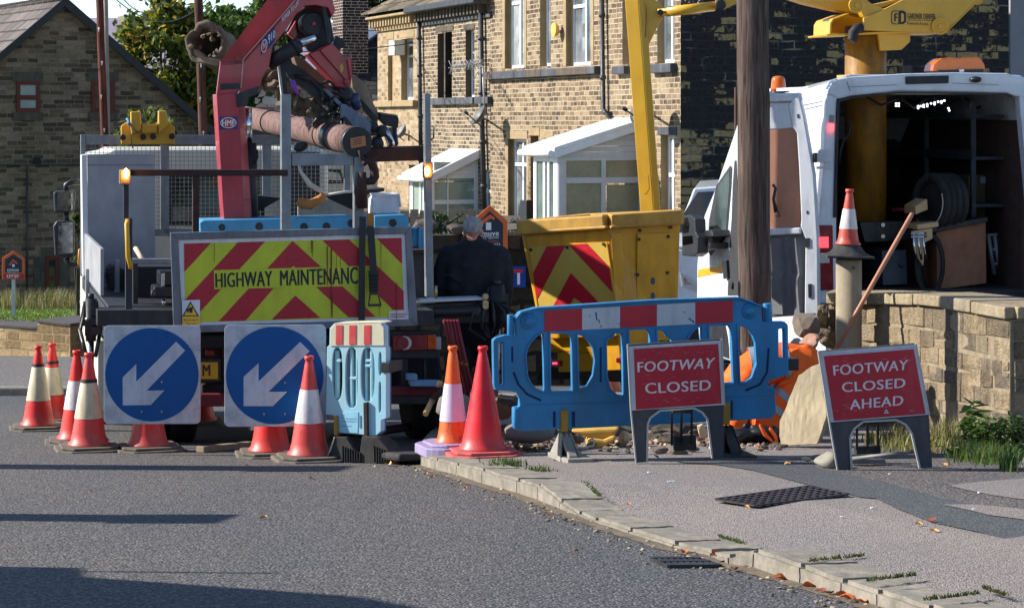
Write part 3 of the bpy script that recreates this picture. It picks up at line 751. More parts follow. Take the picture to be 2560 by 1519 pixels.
while x<xe:
 mb=MB(fw_m);mb.lbox(FE,x,x+.13,0,.025,zb,zt+rr.uniform(-.02,.02));mb.build('board',t_);x+=.15;k+=1
mb=MB(fw_m);mb.lbox(FE,FE.xz(760,580)[0],xe,.03,.08,zt-.2,zt-.1);mb.lbox(FE,FE.xz(760,580)[0],xe,.03,.08,zb+.1,zb+.2);mb.build('rail',t_)
mb=MB(black_plastic);IR=Fr(P(1285,560,33),0)
for v_ in (556,575,583):mb.tube([IR.px(1262,v_),IR.px(1330,v_)],.012,0,6)
for k in range(9):mb.tube([IR.px(1264+k*8,576),IR.px(1264+k*8,640)],.009,0,6)
for cu_,sg in ((1281,1),(1292,-1)):
 mb.tube([IR.px(cu_+sg*math.cos(a*.5)*6*(1-a/16),549+math.sin(a*.5)*6*(1-a/16))for a in range(14)],.008,0,6)
tag(mb.build('iron_railing'),'black scrolled iron railing on top of the rubble wall beside the orange agent board','railing')

# --- trees and shrubs
def tree(name,label,cat,c,rad,n,size,cols,base_z,trunk_r=.22,seed=1,clumps=70,group=None,trans=.35,bark=None,fill=.5,squash=1.0):
 """leaf-sized faces gathered into clumps through the crown, a forked trunk under them"""
 rnd=np.random.RandomState(seed);c=Vector(c)
 t_=thing(name,label,cat,(c.x,c.y,base_z),group)
 u=rnd.normal(size=(clumps,3));u/=np.linalg.norm(u,axis=1)[:,None]
 rr=rnd.uniform(fill,1.0,clumps)**.7
 cc=u*rr[:,None]*np.array(rad)
 cr=rnd.uniform(.14,.30,clumps)*min(rad)
 k=rnd.randint(0,clumps,n);off=rnd.normal(size=(n,3))*.55
 pos=cc[k]+off*cr[k][:,None]*np.array([1.1,1.1,.85])+np.array([c.x,c.y,c.z-base_z])-np.array([c.x,c.y,0])
 a=rnd.normal(size=(n,3));a/=np.linalg.norm(a,axis=1)[:,None]
 b=np.cross(a,rnd.normal(size=(n,3)));b/=np.linalg.norm(b,axis=1)[:,None]
 s_=size*rnd.uniform(.6,1.3,n)[:,None]
 q=np.stack([pos-a*s_,pos+b*s_*.55,pos+a*s_,pos-b*s_*.55],1).reshape(-1,3)
 me=bpy.data.meshes.new('crown');me.from_pydata(q.tolist(),[],np.arange(4*n).reshape(-1,4).tolist());me.materials.append(leafmat(name+'_leaf',cols,trans))
 o=bpy.data.objects.new('crown',me);COL.objects.link(o);o.parent=t_
 mb=MB(bark or pole_bark)
 top=Vector((c.x,c.y,c.z+rad[2]*.3));b0=Vector((c.x,c.y,base_z-.1))
 mb.tube([b0,b0.lerp(top,.4)+Vector((trunk_r*.4,0,0)),top],[trunk_r*1.2,trunk_r*.8,trunk_r*.2],0,8)
 for i in range(min(14,clumps)):
  e=Vector(cc[i])*.85+c;s0=b0.lerp(top,.35+.03*i)
  mb.tube([s0,s0.lerp(e,.55)+Vector((0,0,-.1*rad[2]*.3)),e],[trunk_r*.45,trunk_r*.25,trunk_r*.06],0,6)
 mb.build('trunk',t_)
 return t_
pole_bark=M('bark',(.10,.08,.06),.95,var=.5,scale=6,bump=1,bs=30)
g_aut=[(.03,.05,.01),(.07,.11,.022),(.12,.16,.03),(.08,.12,.02),(.19,.19,.04),(.42,.29,.03),(.045,.08,.016)]
g_grn=[(.03,.055,.014),(.065,.115,.027),(.10,.16,.036),(.045,.085,.02),(.15,.18,.06)]
def Pz(v,Y):return (VH-v)/F*Y
tree('autumn_tree','broad tree turning yellow behind the gabled stone house','tree',P(402,190,82),(1.95,2.0,2.9),15000,.15,g_aut,-7,seed=4,clumps=110)
tree('green_tree','dark green leafy tree between the brown pole and the red crane','tree',P(566,172,84),(1.75,2,2.4),13000,.15,g_grn[:4]+[(.14,.15,.04)],-7,seed=9,clumps=95)
tree('green_tree','tall green tree at the top of the frame behind the crane boom','tree',P(668,110,88),(1.2,1.6,2.3),6000,.16,g_grn,-7,seed=12,clumps=50)
tree('dark_tree','dark tree showing over the terrace roof','tree',P(965,-50,92),(2.6,2,1.9),9000,.16,[(.012,.022,.008),(.03,.05,.015),(.045,.07,.02)],-7,seed=21,clumps=60)
tree('leafy_shrub','sunlit leafy shrub showing above the truck headboard','shrub',P(365,350,45),(.62,.7,.68),2600,.075,[(.06,.09,.02),(.12,.16,.03),(.05,.07,.02),(.2,.22,.06)],-4.9,.06,31,34,trans=.45)
tree('leafy_shrub','leafy bush behind the truck door mirrors, against the dark stone house','shrub',P(192,600,46),(.22,.4,.62),1500,.06,[(.04,.06,.015),(.09,.12,.03),(.2,.2,.08)],-4.9,.05,37,22,trans=.4)
tree('leafy_shrub','spiky green garden plant behind the rubble wall above the man','shrub',P(1100,556,33.5),(.16,.2,.16),260,.06,[(.03,.06,.015),(.06,.10,.02)],-2.2,.02,41,8,trans=.2)
mb=MB(M('spiky_leaf',(.035,.06,.02),.7,var=.4))
for a_,b_ in (((1090,585),(1090,530)),((1100,580),(1160,533)),((1110,575),(1185,552)),((1092,565),(1105,545))):
 A,B=P(*a_,33),P(*b_,33);n_=16
 mb.tube([A,A.lerp(B,.5)+Vector((0,0,.03)),B],[.018,.016,.01],0,6)
 for k in range(n_*3):
  q=A.lerp(B,k/(n_*3));d_=Vector((random.gauss(0,1),random.gauss(0,1),random.gauss(0,1))).normalized()*.055
  mb.face([q,q+d_+Vector((.012,0,.006)),q+d_*1.25,q+d_-Vector((.012,0,.006))])
tag(mb.build('spiky_plant'),'spiky armed plant standing above the fence beside the truck post','plant')
def blades(name,n,area,hmin,hmax,cols,seed,wd=.012,lean=.35,kind=None,zfun=None,parent=None):
 rnd=random.Random(seed);V,Fc=[],[]
 for i in range(n):
  x,y,z=area(rnd);h=rnd.uniform(hmin,hmax);a=rnd.uniform(0,6.28);l_=abs(rnd.gauss(0,lean))*h
  px_,py_=math.cos(a+1.57)*wd,math.sin(a+1.57)*wd;dx,dy=math.cos(a)*l_,math.sin(a)*l_
  k=len(V)
  V+=[(x-px_,y-py_,z),(x+px_,y+py_,z),(x+dx*.4+px_*.7,y+dy*.4+py_*.7,z+h*.6),(x+dx*.4-px_*.7,y+dy*.4-py_*.7,z+h*.6),(x+dx,y+dy,z+h*.97)]
  Fc+=[(k,k+1,k+2,k+3),(k+3,k+2,k+4)]
 me=bpy.data.meshes.new(name)
 if parent is not None:
  q=parent.location;V=[(a-q.x,b-q.y,c-q.z)for a,b,c in V]
 me.from_pydata(V,[],Fc);me.materials.append(leafmat(name,cols,.3))
 o=bpy.data.objects.new(name,me);COL.objects.link(o)
 if parent is not None:o.parent=parent
 if kind:o['kind']=kind
 return o
def lawn_area(r):
 y=r.uniform(44,60);x=r.uniform((-40-UC)/F*y,(215-UC)/F*y);return x,y,-3.98-(y-43.4)*.0714
blades('lawn_grass',9000,lawn_area,.05,.16,[(.07,.13,.02),(.12,.2,.03),(.2,.24,.06)],5,.02,kind='stuff')
def straw_area(r):
 y=r.uniform(60,68);u=r.choice([r.gauss(18,18),r.gauss(140,30),r.uniform(60,215)]);return (u-UC)/F*y,y,-3.98-(y-43.4)*.0714
blades('straw_grass',1700,straw_area,.2,.75,[(.18,.14,.07),(.27,.21,.11),(.11,.12,.04),(.08,.10,.03)],6,.012,.3,kind='stuff')
def weed_area(r):
 u=r.choice([r.gauss(20,10),r.gauss(70,14),r.gauss(150,14)]);p=GP(u,897+r.uniform(-3,6));return p.x,p.y,p.z+.08
blades('wall_weeds',700,weed_area,.08,.3,[(.06,.1,.02),(.12,.16,.04)],8,.02,.6,kind='stuff')

# --- poles and wires
def wood(name,c1,c2,zs=.06):
 t=NT(name);v=t.mapv((1,1,zs));f=t.noise(v,34,6,.7);g=t.noise(t.mapv((1,1,.25)),5,5)
 c=t.ramp(t.mix(.35,f,g),[(.32,tuple(x*.35 for x in c1)),(.48,c1),(.66,c2)])
 cr=t.ramp(t.noise(t.mapv((1,1,.035)),55,3),[(.36,.25),(.44,1.0)])
 return t.out(t.mix(1.0,c,cr,'MULTIPLY'),.85,t.bump(f,.7,.01),0,Specular_IOR_Level=.2)
pole_grey=wood('old_pole_wood',S(80,66,58),S(114,100,92));pole_red=wood('creosoted_pole',S(96,52,44),S(126,74,62))
def pole(name,label,top,bot,Y,r0,r1,mat,cat='pole',bolts=True,group=None):
 a=P(*bot,Y);b=P(*top,Y);zb=gz(Y)-.3;k=(zb-a.z)/(a.z-b.z);a2=a+(a-b)*k
 b2=b+(b-a)*.35
 t_=thing(name,label,cat,a2,group)
 mb=MB(mat);n_=14
 mb.tube([a2.lerp(b2,i/n_)+Vector((random.uniform(-.004,.004),0,0))for i in range(n_+1)],[r0+(r1-r0)*i/n_ for i in range(n_+1)],0,24);mb.build('shaft',t_)
 if bolts:
  mb=MB(chrome)
  for i in range(7):
   q=a2.lerp(b2,.42+.08*i)+Vector((.02*(-1)**i,-(r0+r1)/2,0));mb.lathe([(.02,0),(.02,.03)],q,(0,-1,0),seg=8);mb.beam(q+Vector((0,-.02,0)),q+Vector((0,-.02,-.07)),.015,.015)
  mb.build('pole_step',t_)
 return t_
pole('telegraph_pole','red brown telegraph pole with shiny step bolts in front of the gabled house',(249,0),(261,335),46,.085,.075,pole_red)
pole('lamp_column','slim grey column close beside the red brown telegraph pole',(264,0),(270,335),47,.052,.048,M('grey_column',S(150,140,128),.6,var=.2,dirt=.3),bolts=False,cat='lamp column')
pole('telegraph_pole','dark brown telegraph pole in front of the green tree, next to the crane',(496,0),(508,335),42,.088,.08,wood('brown_pole',S(84,56,46),S(112,80,66)))
pole('telegraph_pole','thick weathered grey wooden pole standing between the yellow basket and white van',(1882,0),(1886,740),17.6,.131,.125,pole_grey,bolts=False)
mb=MB(black_plastic)
def wire(pts,r=.012):
 m_=MB(black_plastic);m_.tube(pts,r,0,5);return m_
def sag(a,b,s_,n=14):return [a.lerp(b,i/n)-Vector((0,0,s_*4*(i/n)*(1-i/n)))for i in range(n+1)]
wr='overhead wires'
for (a,b,s_,lb)in ((P(270,-20,46),P(560,-60,60),.9,'overhead wire sagging across the sky beside the telegraph pole'),(P(270,-60,46),P(420,-10,60),.6,'short overhead wire looping off beside the grey column'),
 (P(-40,24,45),P(140,-20,52),.05,'overhead wire crossing the roof of the gabled house'),(P(620,60,45),P(950,78,53.5),.02,'thin wire reaching the honey stone end house'),
 (P(700,130,45),P(1036,108,50.6),.05,'thin wire running to the upper window of the end house')):
 tag(wire(sag(a,b,s_)).build('overhead_wire'),lb,'wire',wr)

# --- agent boards, street plate
or_m=M('board_orange',S(226,104,48),.45,var=.08);nav=M('board_navy',S(46,50,62),.45,var=.1);wht=M('print_white',S(232,232,232),.5,var=.05,bump=0);redm=M('board_red',S(200,44,44),.45,var=.1)
def agent(name,label,Y,u0,u1,vt,vs,vb,strip_v,post,extra):
 fr=Fr(P((u0+u1)/2,vb,Y),0);um=(u0+u1)/2
 t_=thing(name,label,'sign',P(um,800,Y))
 mb=MB(or_m,nav);mb.plate(fr,[(um,vt),(u1,vs),(u1,vb),(u0,vb),(u0,vs)],0,.02)
 mb.build('board',t_,bevel=.006)
 k=(u1-u0)*.13
 mb=MB(nav);mb.plate(fr,[(um,vt+k*1.25),(u1-k,vs+k*.6),(u1-k,strip_v),(u0+k,strip_v),(u0+k,vs+k*.6)],-.004,.004);mb.build('board_face',t_)
 extra(t_,fr,um,k)
 mb=MB(M('white_post',S(210,208,204),.6));mb.prism([fr.px(*q,.03)for q in post],fr.ey*.06);mb.build('post',t_)
 return t_
def ex_l(t_,fr,um,k):
 mb=MB(or_m);mb.plate(fr,[(um-12,662),(um-1,647),(um+11,657),(um+9,660),(um-1,653),(um-7,663)],-.008,.004);mb.build('chevron_mark',t_)
 mb=MB(wht);mb.pbox(fr,um-3,660,um+3,667,-.008,.004);mb.text(fr,'ezmuve',(18,672),(47,672),(47,679),(18,679),-.008,0,bold=.02)
 mb.text(fr,'01484 897 073',(16,686),(48,686),(48,691),(16,691),-.008);mb.text(fr,'estate agents',(20,681),(46,681),(46,684),(20,684),-.008);mb.build('lettering',t_)
 mb=MB(redm);mb.pbox(fr,8,684,60,697,-.004,.004);mb.build('strip',t_)
 mb=MB(wht);mb.text(fr,'LET BY',(18,687),(47,687),(47,695),(18,695),-.008,0,bold=.02);mb.build('strip_lettering',t_)
agent('agent_board','orange house-shaped LET BY board on a white post in the long grass',47,5,62,626,645,698,681,[(29,698),(37,698),(38,790),(29,790)],ex_l)
def ex_r(t_,fr,um,k):
 mb=MB(or_m,M('mark_grey',S(150,146,150),.5));mb.plate(fr,[(1196,556),(1226,536),(1237,544),(1236,550),(1226,546),(1200,566)],-.008,.004);mb.build('chevron_mark',t_)
 mb=MB(wht);mb.pbox(fr,1215,556,1228,575,-.008,.004)
 mb.text(fr,'ezmuve',(1188,582),(1247,580),(1247,589),(1188,591),-.008,0,bold=.02);mb.pbox(fr,1188,591,1247,592,-.008,.004)
 mb.text(fr,'estate agents',(1190,595),(1247,593),(1247,597),(1190,599),-.008);mb.text(fr,'01484 897 073',(1186,610),(1250,608),(1250,614),(1186,617),-.008,0,bold=.01);mb.build('lettering',t_)
 mb=MB(or_m);mb.text(fr,'SALES & LETTINGS',(1190,603),(1246,601),(1246,605),(1190,607),-.008);mb.build('coloured_lettering',t_)
 mb=MB(redm);mb.pbox(fr,1188,633,1264,651,-.006,.004);mb.build('strip',t_)
agent('agent_board','orange and navy house-shaped agent board rising behind the grey haired man',30.5,1180,1269,513,552,654,623,[(1218,654),(1228,654),(1228,760),(1218,760)],ex_r)
NP=Fr(P(1280,690,30.8),0)
t_=thing('street_plate','street name plate with blue no through road symbol on the rubble wall','sign',P(1260,720,30.8))
mb=MB(wht);mb.pbox(NP,1150,667,1279,717,0,.02);mb.build('name_panel',t_)
bl_m=M('sign_blue',S(0,62,150),.4,var=.1)
mb=MB(bl_m);mb.pbox(NP,1279,666,1314,718,-.002,.022);mb.build('symbol_panel',t_)
mb=MB(wht,redm);mb.pbox(NP,1293,682,1300,711,-.006,.004);mb.pbox(NP,1281,673,1308,682,-.006,.004,1);mb.build('symbol',t_)
mb=MB(black_plastic);mb.text(NP,'N',(1265,676),(1275,676),(1275,690),(1265,690),-.005,0,bold=.02);mb.build('lettering',t_)

# --- highway maintenance truck
T=Fr((-1.84,17.5,0),13.7)
c7=lambda x,y:(400+x/2.969,400+y/2.969)
c2=lambda x,y:(440+x/2.969,y/2.969)
c1=lambda x,y:(x/2.969,y/2.969)
c6=lambda x,y:(x/2.969,400+y/2.969)
truck=thing('maintenance_truck','flatbed highway maintenance truck with red loader crane and striped tail board, seen from behind','truck',GP(690,1110))
chev_red=M('chevron_red',S(178,34,50),.35,var=.12,dirt=.2,dcol=S(96,30,32));chev_yel=M('chevron_yellow',S(196,205,50),.35,var=.1,dirt=.25,dcol=S(120,118,50))
rust=M('rust',S(132,58,40),.9,var=.4);rust_steel=M('rusty_steel',S(60,40,36),.8,var=.5,scale=6,dirt=.5,dcol=(.02,.018,.016),bump=.4)
frame_grey=M('board_frame_grey',S(120,124,130),.5,.2,var=.2,dirt=.5,dcol=S(60,60,62),dth=.5)
dirty_white=M('dirty_white',S(222,222,224),.5,var=.08,dirt=.35,dcol=S(150,146,140),dth=.56)
off_white=M('cab_cream',S(216,212,196),.45,var=.06,dirt=.3,dcol=S(150,144,128))
mb=MB(frame_grey);o4,i4=[c7(80,540),c7(1865,495),c7(1915,1230),c7(105,1285)],[c7(137,592),c7(1822,547),c7(1850,1182),c7(166,1232)]
for k in range(4):mb.plate(T,[o4[k],o4[(k+1)%4],i4[(k+1)%4],i4[k]],-.06,.06)
tb=mb.build('tail_board',truck,bevel=.006)
mb=MB(dirty_white);mb.plate(T,i4,-.035,.03);mb.build('panel',tb)
mb=MB(chev_yel);mb.plate(T,[c7(178,620),c7(1793,577),c7(1810,1110),c7(1725,1165),c7(190,1205)],-.038,.003);mb.build('yellow_field',tb)
mb=MB(chev_red)
for q in ([(178,620),(380,614),(181,830)],[(580,610),(780,604),(226,1203),(190,1205),(188,1035)],
 [(985,600),(1600,1161),(1400,1166),(990,782),(635,1191),(436,1196)],
 [(1205,595),(1405,590),(1808,970),(1810,1110),(1730,1110)],[(1610,582),(1793,577),(1797,772)],[(1005,1005),(1190,1170),(830,1183)]):
 mb.plate(T,[c7(*p)for p in q],-.041,.003)
mb.build('red_chevrons',tb)
mb=MB(chev_yel);mb.plate(T,[c7(400,817),c7(1605,783),c7(1608,930),c7(403,958)],-.044,.003);mb.build('name_strip',tb)
mb=MB(black_plastic);mb.text(T,'HIGHWAY  MAINTENANCE',c7(412,840),c7(1512,790),c7(1514,917),c7(415,946),-.0465,0,bold=.035);mb.build('lettering',tb)
for x,y0,y1,w_ in ((1125,597,690,5),(1134,597,720,4),(1242,640,930,6),(1272,660,1000,8),(1276,1000,1168,11),(1310,700,800,3),(1338,730,800,3),(403,615,760,3),(1640,610,820,3),(1755,910,1180,4),(1628,1020,1160,3),(385,990,1000,3)):
 mb=MB(rust);mb.plate(T,[c7(x-w_*.7,y0),c7(x+w_*.7,y0),c7(x+w_*.4,y1),c7(x-w_*.3,y1)],-.0475,.001);mb.build('rust_stain',tb)
lab_y=M('label_yellow',S(232,190,60),.5,var=.06)
mb=MB(dirty_white,lab_y,black_plastic)
mb.plate(T,[c7(163,1040),c7(296,1037),c7(298,1235),c7(167,1238)],-.066,.004)
mb.plate(T,[c7(166,1160),c7(296,1158),c7(298,1222),c7(167,1224)],-.069,.003,1)
mb.plate(T,[c7(226,1048),c7(290,1158),c7(165,1160)],-.069,.003,2);mb.plate(T,[c7(227,1066),c7(275,1150),c7(180,1151)],-.072,.003,1)
mb.plate(T,[c7(216,1092),c7(244,1090),c7(240,1132),c7(220,1134)],-.074,.002,2);mb.lathe([(.012,0),(.012,.002)],T.px(*c7(208,1112),-.074),tuple(-T.ey),2,10);mb.plate(T,[c7(204,1118),c7(212,1118),c7(211,1134),c7(205,1134)],-.074,.002,2)
mb.text(T,'Blind spot',c7(175,1178),c7(285,1174),c7(286,1196),c7(176,1200),-.0705,2);mb.text(T,'Take care',c7(190,1206),c7(270,1203),c7(270,1220),c7(190,1222),-.0705,2)
mb.build('warning_label',tb)
mb=MB(dirty_white,chev_red);mb.plate(T,[c7(1700,1120),c7(1845,1112),c7(1848,1182),c7(1702,1184)],-.044,.003)
for k in range(3):mb.plate(T,[c7(1708,1140+k*12),c7(1838-k*10,1136+k*12),c7(1838-k*10,1141+k*12),c7(1708,1145+k*12)],-.0455,.001,1)
mb.build('small_label',tb)
def strap(label,pts,wpx,d):
 mb=MB(black_plastic)
 for a,b in zip(pts,pts[1:]):
  mb.plate(T,[(a[0]-wpx,a[1]),(a[0]+wpx,a[1]),(b[0]+wpx,b[1]),(b[0]-wpx,b[1])],d,.006)
 return mb
mb=strap('',[c7(1505,420),c7(1500,700),c7(1497,1195)],8,-.09);tag(mb.build('ratchet_strap'),'long black ratchet strap hanging straight down over the striped tail board','strap','straps over the tail board')
mb=strap('',[c7(1562,490),c7(1575,680),c7(1585,830)],9,-.10)
mb.plate(T,[c7(1550,820),c7(1625,820),c7(1615,1000),c7(1560,1000)],-.12,.03)
for k in range(5):mb.tube([T.px(*c7(1552,850+28*k),-.13),T.px(*c7(1618,848+28*k),-.13)],.012,0,6)
mb.tube([T.px(*c7(1560,1000),-.12),T.px(*c7(1548,1075),-.12),T.px(*c7(1640,1075),-.12),T.px(*c7(1620,1000),-.12)],.008,0,6);mb.plate(T,[c7(1546,1068),c7(1642,1066),c7(1642,1084),c7(1546,1086)],-.13,.02)
tag(mb.build('ratchet_strap',bevel=.002),'short black ratchet strap with its buckle and handle hanging over the tail board','strap','straps over the tail board')
mb=MB(M('webbing_orange',S(180,120,50),.8));mb.plate(T,[c7(1538,395),c7(1588,393),c7(1590,490),c7(1540,492)],-.07,.02)
tag(mb.build('webbing_tab'),'folded orange webbing tab above the short ratchet strap','strap')
def bars(name,par,mat,specs,bevel=.0):
 mb=MB(mat)
 for s_ in specs:
  u0,v0,u1,v1,d,th=s_;mb.pbox(T,u0,v0,u1,v1,d,th)
 return mb.build(name,par,bevel=bevel)
def part(name,mat,u0,v0,u1,v1,d,th,bevel=.006,par=None):return bars(name,par or truck,mat,[(u0,v0,u1,v1,d,th)],bevel)
part('flatbed',dark_steel,243,775,1085,815,.06,.3);part('flatbed_frame',dark_steel,268,776,1085,812,.37,3.9)
part('bed_deck',dark_steel,270,764,1083,774,.4,3.9)
part('chassis',dark_steel,500,835,960,1000,.55,3.2,.01)
bars('subframe',truck,M('dark_underbody',(.012,.012,.013),.9),[(436,838,970,870,.12,.3),(505,960,965,985,.35,.1),(560,870,580,1000,.4,.2),(900,870,925,1000,.4,.2),(300,900,430,1000,1.2,1.5),(960,893,1090,1005,.5,1.5)],.01)
bump_red=M('bumper_red',S(110,30,36),.6,var=.3,dirt=.4)
mb=MB(bump_red);mb.pbox(T,500,985,960,1016,.22,.1);mb.pbox(T,967,966,1098,990,.1,.06);mb.build('rear_underrun_bar',truck,bevel=.01)
part('bumper_beam',dark_steel,967,990,1098,1010,.1,.1)
num_y=M('number_plate_yellow',S(206,160,30),.4,var=.1)
part('number_plate',num_y,420,905,545,947,.2,.01,.003)
mb=MB(black_plastic);mb.text(T,'M',(507,911),(525,911),(525,939),(507,939),.196,0,bold=.03);mb.build('number_lettering',truck)
mb=MB(dark_steel);mb.pbox(T,410,897,552,953,.212,.02);mb.build('plate_backing',truck,bevel=.004)
lamp_red=M('lamp_red',S(120,16,28),.2,var=.1,coat=.5);lamp_or=M('lamp_orange',S(190,80,20),.2,var=.1,coat=.5);lamp_clear=M('lamp_clear',S(190,188,184),.2,var=.1,coat=.5)
part('tail_lamp_panel',dark_steel,965,826,1100,896,.12,.06,.01)
mb=MB(lamp_red,lamp_clear,lamp_or)
z0,z1=T.xz(1000,876,.06)[1],T.xz(1000,838,.06)[1];xa,xb,xc_,xd=[T.xz(u,855,.06)[0]for u in (982,1003,1068,1090)]
mb.lbox(T,xa,xc_,.05,.11,z0,z1,0);mb.lbox(T,xc_+.002,xd,.05,.11,z0+.004,z1-.002,2)
cc_=T.px(1012,857,.045);mb.lathe([(.055,0),(.055,.006)],cc_,tuple(-T.ey),1,20);mb.lathe([(.05,.0065),(.05,.010)],T.px(1006,857,.045),tuple(-T.ey),0,20)
mb.build('tail_lamp',truck,bevel=.008)
part('lamp_bracket',alum,1090,842,1103,874,.08,.03);part('step_lamp',lamp_red,514,874,536,890,.3,.03)
bl_box=M('pale_blue_plastic',S(120,160,190),.5,var=.15,dirt=.3)
bars('blue_holder',truck,bl_box,[(1019,935,1044,951,.0,.1),(1028,952,1098,966,-.02,.12)],.008)
bars('lamp_brackets',truck,dark_steel,[(1003,893,1020,967,.14,.08),(1060,893,1066,966,.2,.05),(965,893,975,966,.2,.05)])
tyre_m=M('tyre',(.014,.014,.015),.85,var=.3,scale=10,bump=.4,bs=40,dirt=.5,dcol=(.06,.055,.05));rim_m=M('wheel_rim',(.35,.35,.36),.5,.4,dirt=.5)
def wheel(par,c,r,wd,axis,dual=False):
 ax=Vector(axis).normalized();c=Vector(c)
 mb=MB(tyre_m)
 pr=[(r*.58,-wd/2),(r*.8,-wd/2-.008),(r*.93,-wd/2+.004),(r*.985,-wd*.38)]
 for k in range(-3,4):pr+=[(r,wd*.1*k-.012),(r-.012,wd*.1*k),(r,wd*.1*k+.012)]
 pr+=[(r*.985,wd*.38),(r*.93,wd/2-.004),(r*.8,wd/2+.008),(r*.58,wd/2)]
 mb.lathe(pr,c,tuple(ax),0,40);wl=mb.build('wheel',par)
 m2=MB(rim_m);m2.lathe([(r*.6,-wd/2+.01),(r*.5,-wd/2+.05),(r*.2,-wd/2+.03),(.02,-wd/2+.0)][::-1],c,tuple(ax),0,24);m2.lathe([(.02,wd/2),(r*.2,wd/2-.03),(r*.5,wd/2-.05),(r*.6,wd/2-.01)][::-1],c,tuple(ax),0,24);m2.build('rim',wl)
 return wl
for u,v,d in ((452,1103,1.0),(372,1100,1.0),(978,1072,1.0),(300,1076,3.9)):
 g=GP(u,v);q=T.loc(g);c=T.w(q.x,d,0);c.z=gz(c.y)+.41
 wheel(truck,c,.42,.23,T.ex)
part('mudguard',black_plastic,335,905,500,1000,.62,.04,.01)
part('side_skirt',off_white,244,850,261,1028,2.6,1.4,.01)
bars('lamp_post',truck,dark_steel,[(309,462,322,546,0,.06),(314,546,331,773,0,.07)],.004)
mb=MB(boom_yellow);mb.tube([T.px(319,552,-.02),T.px(317,560,-.05),T.px(320,640,-.06),T.px(326,662,-.03),T.px(327,669,0)],.018,0,10);mb.pbox(T,314,546,323,556,-.02,.02);mb.pbox(T,321,660,331,672,-.02,.02);mb.build('grab_handle',truck)
bars('rack_bar',truck,rust_steel,[(324,424,720,440,.02,.07),(482,438,498,590,.03,.06)],.004)
bars('rack_post',truck,grey_steel,[(704,236,728,590,.1,.09)],.004);bars('rack_post',truck,grey_steel,[(886,392,910,590,.1,.09)],.004)
mb=MB(grey_steel);mb.prism([T.px(*q,0)for q in ((1062,234),(1076,234),(1085,742),(1066,742))],T.ey*.08);mb.build('rack_post',truck,bevel=.004)
mb=MB(grey_steel,rust_steel);mb.plate(T,[(730,385),(884,383),(884,413),(730,415)],.12,.1);mb.plate(T,[(910,373),(1064,367),(1064,401),(910,406)],.12,.1,1);mb.plate(T,[(884,375),(912,373),(912,406),(884,410)],.13,.07,1)
for k in range(44):mb.pbox(T,912+k*3.4,369-k*.13,914+k*3.4,374-k*.13,.13,.08,1)
mb.build('rack_beam',truck,bevel=.003)
mb=MB(dark_steel);mb.tube([T.px(1080,316,.03),T.px(1084,318,-.03),T.px(1084,345,-.03),T.px(1078,350,.03)],.007,0,6);mb.build('rack_hook',truck)
amber_l=glow('amber_lamp_lit',(1.0,.36,.03),30,(.8,.3,.03));amber_off=M('amber_lens',S(210,96,12),.18,var=.15,scale=14,coat=.6,bump=.2,bs=50);cloudy=M('cloudy_lens',S(150,122,96),.3,var=.2,coat=.4)
for (u0,v0,u1,v1),gu,gv in (((299,424,327,462),315,434),((1061,405,1083,446),1068,428)):
 mb=MB(cloudy);mb.pbox(T,u0,v0,u1,v1,-.03,.09);lp=mb.build('amber_lamp',truck,bevel=.012)
 mb=MB(amber_l);mb.rock(T.px(gu,gv,-.05),.022,.02,.040,0,3,2,0,False,cuts=0);mb.build('lit_bulb',lp)
HD=4.15
mb=MB(grey_steel);mb.pbox(T,214,338,900,362,HD,.09);mb.pbox(T,202,337,214,690,HD-.01,.1);mb.pbox(T,402,362,423,585,HD,.07);mb.pbox(T,657,362,679,500,HD,.07);mb.pbox(T,862,362,876,590,HD,.07);mb.pbox(T,385,572,900,590,HD,.07)
hb=mb.build('headboard',truck,bevel=.004)
mb=MB(M('mesh_wire',S(150,146,140),.5,.4))
u=216
while u<862:mb.pbox(T,u,362,u+1.2,575,HD+.03,.005);u+=10.6
v=370
while v<575:mb.pbox(T,214,v,864,v+1.2,HD+.036,.005);v+=10.6
mb.build('wire_mesh',hb)
mb=MB(boom_yellow,dark_steel)
yl=[(900,935),(945,905),(970,905),(972,830),(1045,825),(1050,920),(1172,920),(1175,822),(1235,822),(1250,900),(1298,945),(1298,1070),(900,1070)]
mb.plate(T,[c1(*q)for q in yl],HD-.1,.06);mb.plate(T,[c1(*q)for q in ((1052,922),(1170,922),(1170,985),(1052,990))],HD-.16,.06);mb.plate(T,[c1(*q)for q in ((972,832),(1040,828),(1048,960),(975,1000))],HD-.22,.12);mb.plate(T,[c1(*q)for q in ((1178,824),(1233,824),(1248,930),(1180,990))],HD-.22,.12)
for q in ((912,1020),(1062,1018),(1136,1014),(1276,1012)):mb.lathe([(.03,0),(.03,.02)],T.px(*c1(*q),HD-.12),tuple(-T.ey),1,10)
bo=mb.build('yellow_bolster',truck,bevel=.008)
mb=MB(M('blue_rope',S(80,150,190),.8),M('rope',S(140,110,90),.9));mb.tube([T.px(*c1(940,880),HD-.24),T.px(*c1(962,905),HD-.26),T.px(*c1(950,925),HD-.25)],.012,0,6);mb.tube([T.px(*c1(950,900),HD-.24),T.px(*c1(990,955),HD-.26),T.px(*c1(1025,985),HD-.25)],.014,1,6);mb.tube([T.px(*c1(955,905),HD-.24),T.px(*c1(985,1100),HD-.1)],.006,1,6)
mb.build('rope',truck)
mb=MB(alum);mb.plate(T,[(218,386),(385,385),(388,643),(420,645),(420,690),(222,690)],3.85,.02);mb.build('locker_panel',truck)
mb=MB(dirty_white);mb.plate(T,[(204,388),(217,386),(222,690),(208,690)],3.83,.25);mb.build('locker_edge',truck,bevel=.004)
mb=MB(M('dent',S(100,98,100),.5,.3));mb.pbox(T,218,412,384,413.3,3.846,.004);mb.build('panel_fold',truck)
CD=5.0
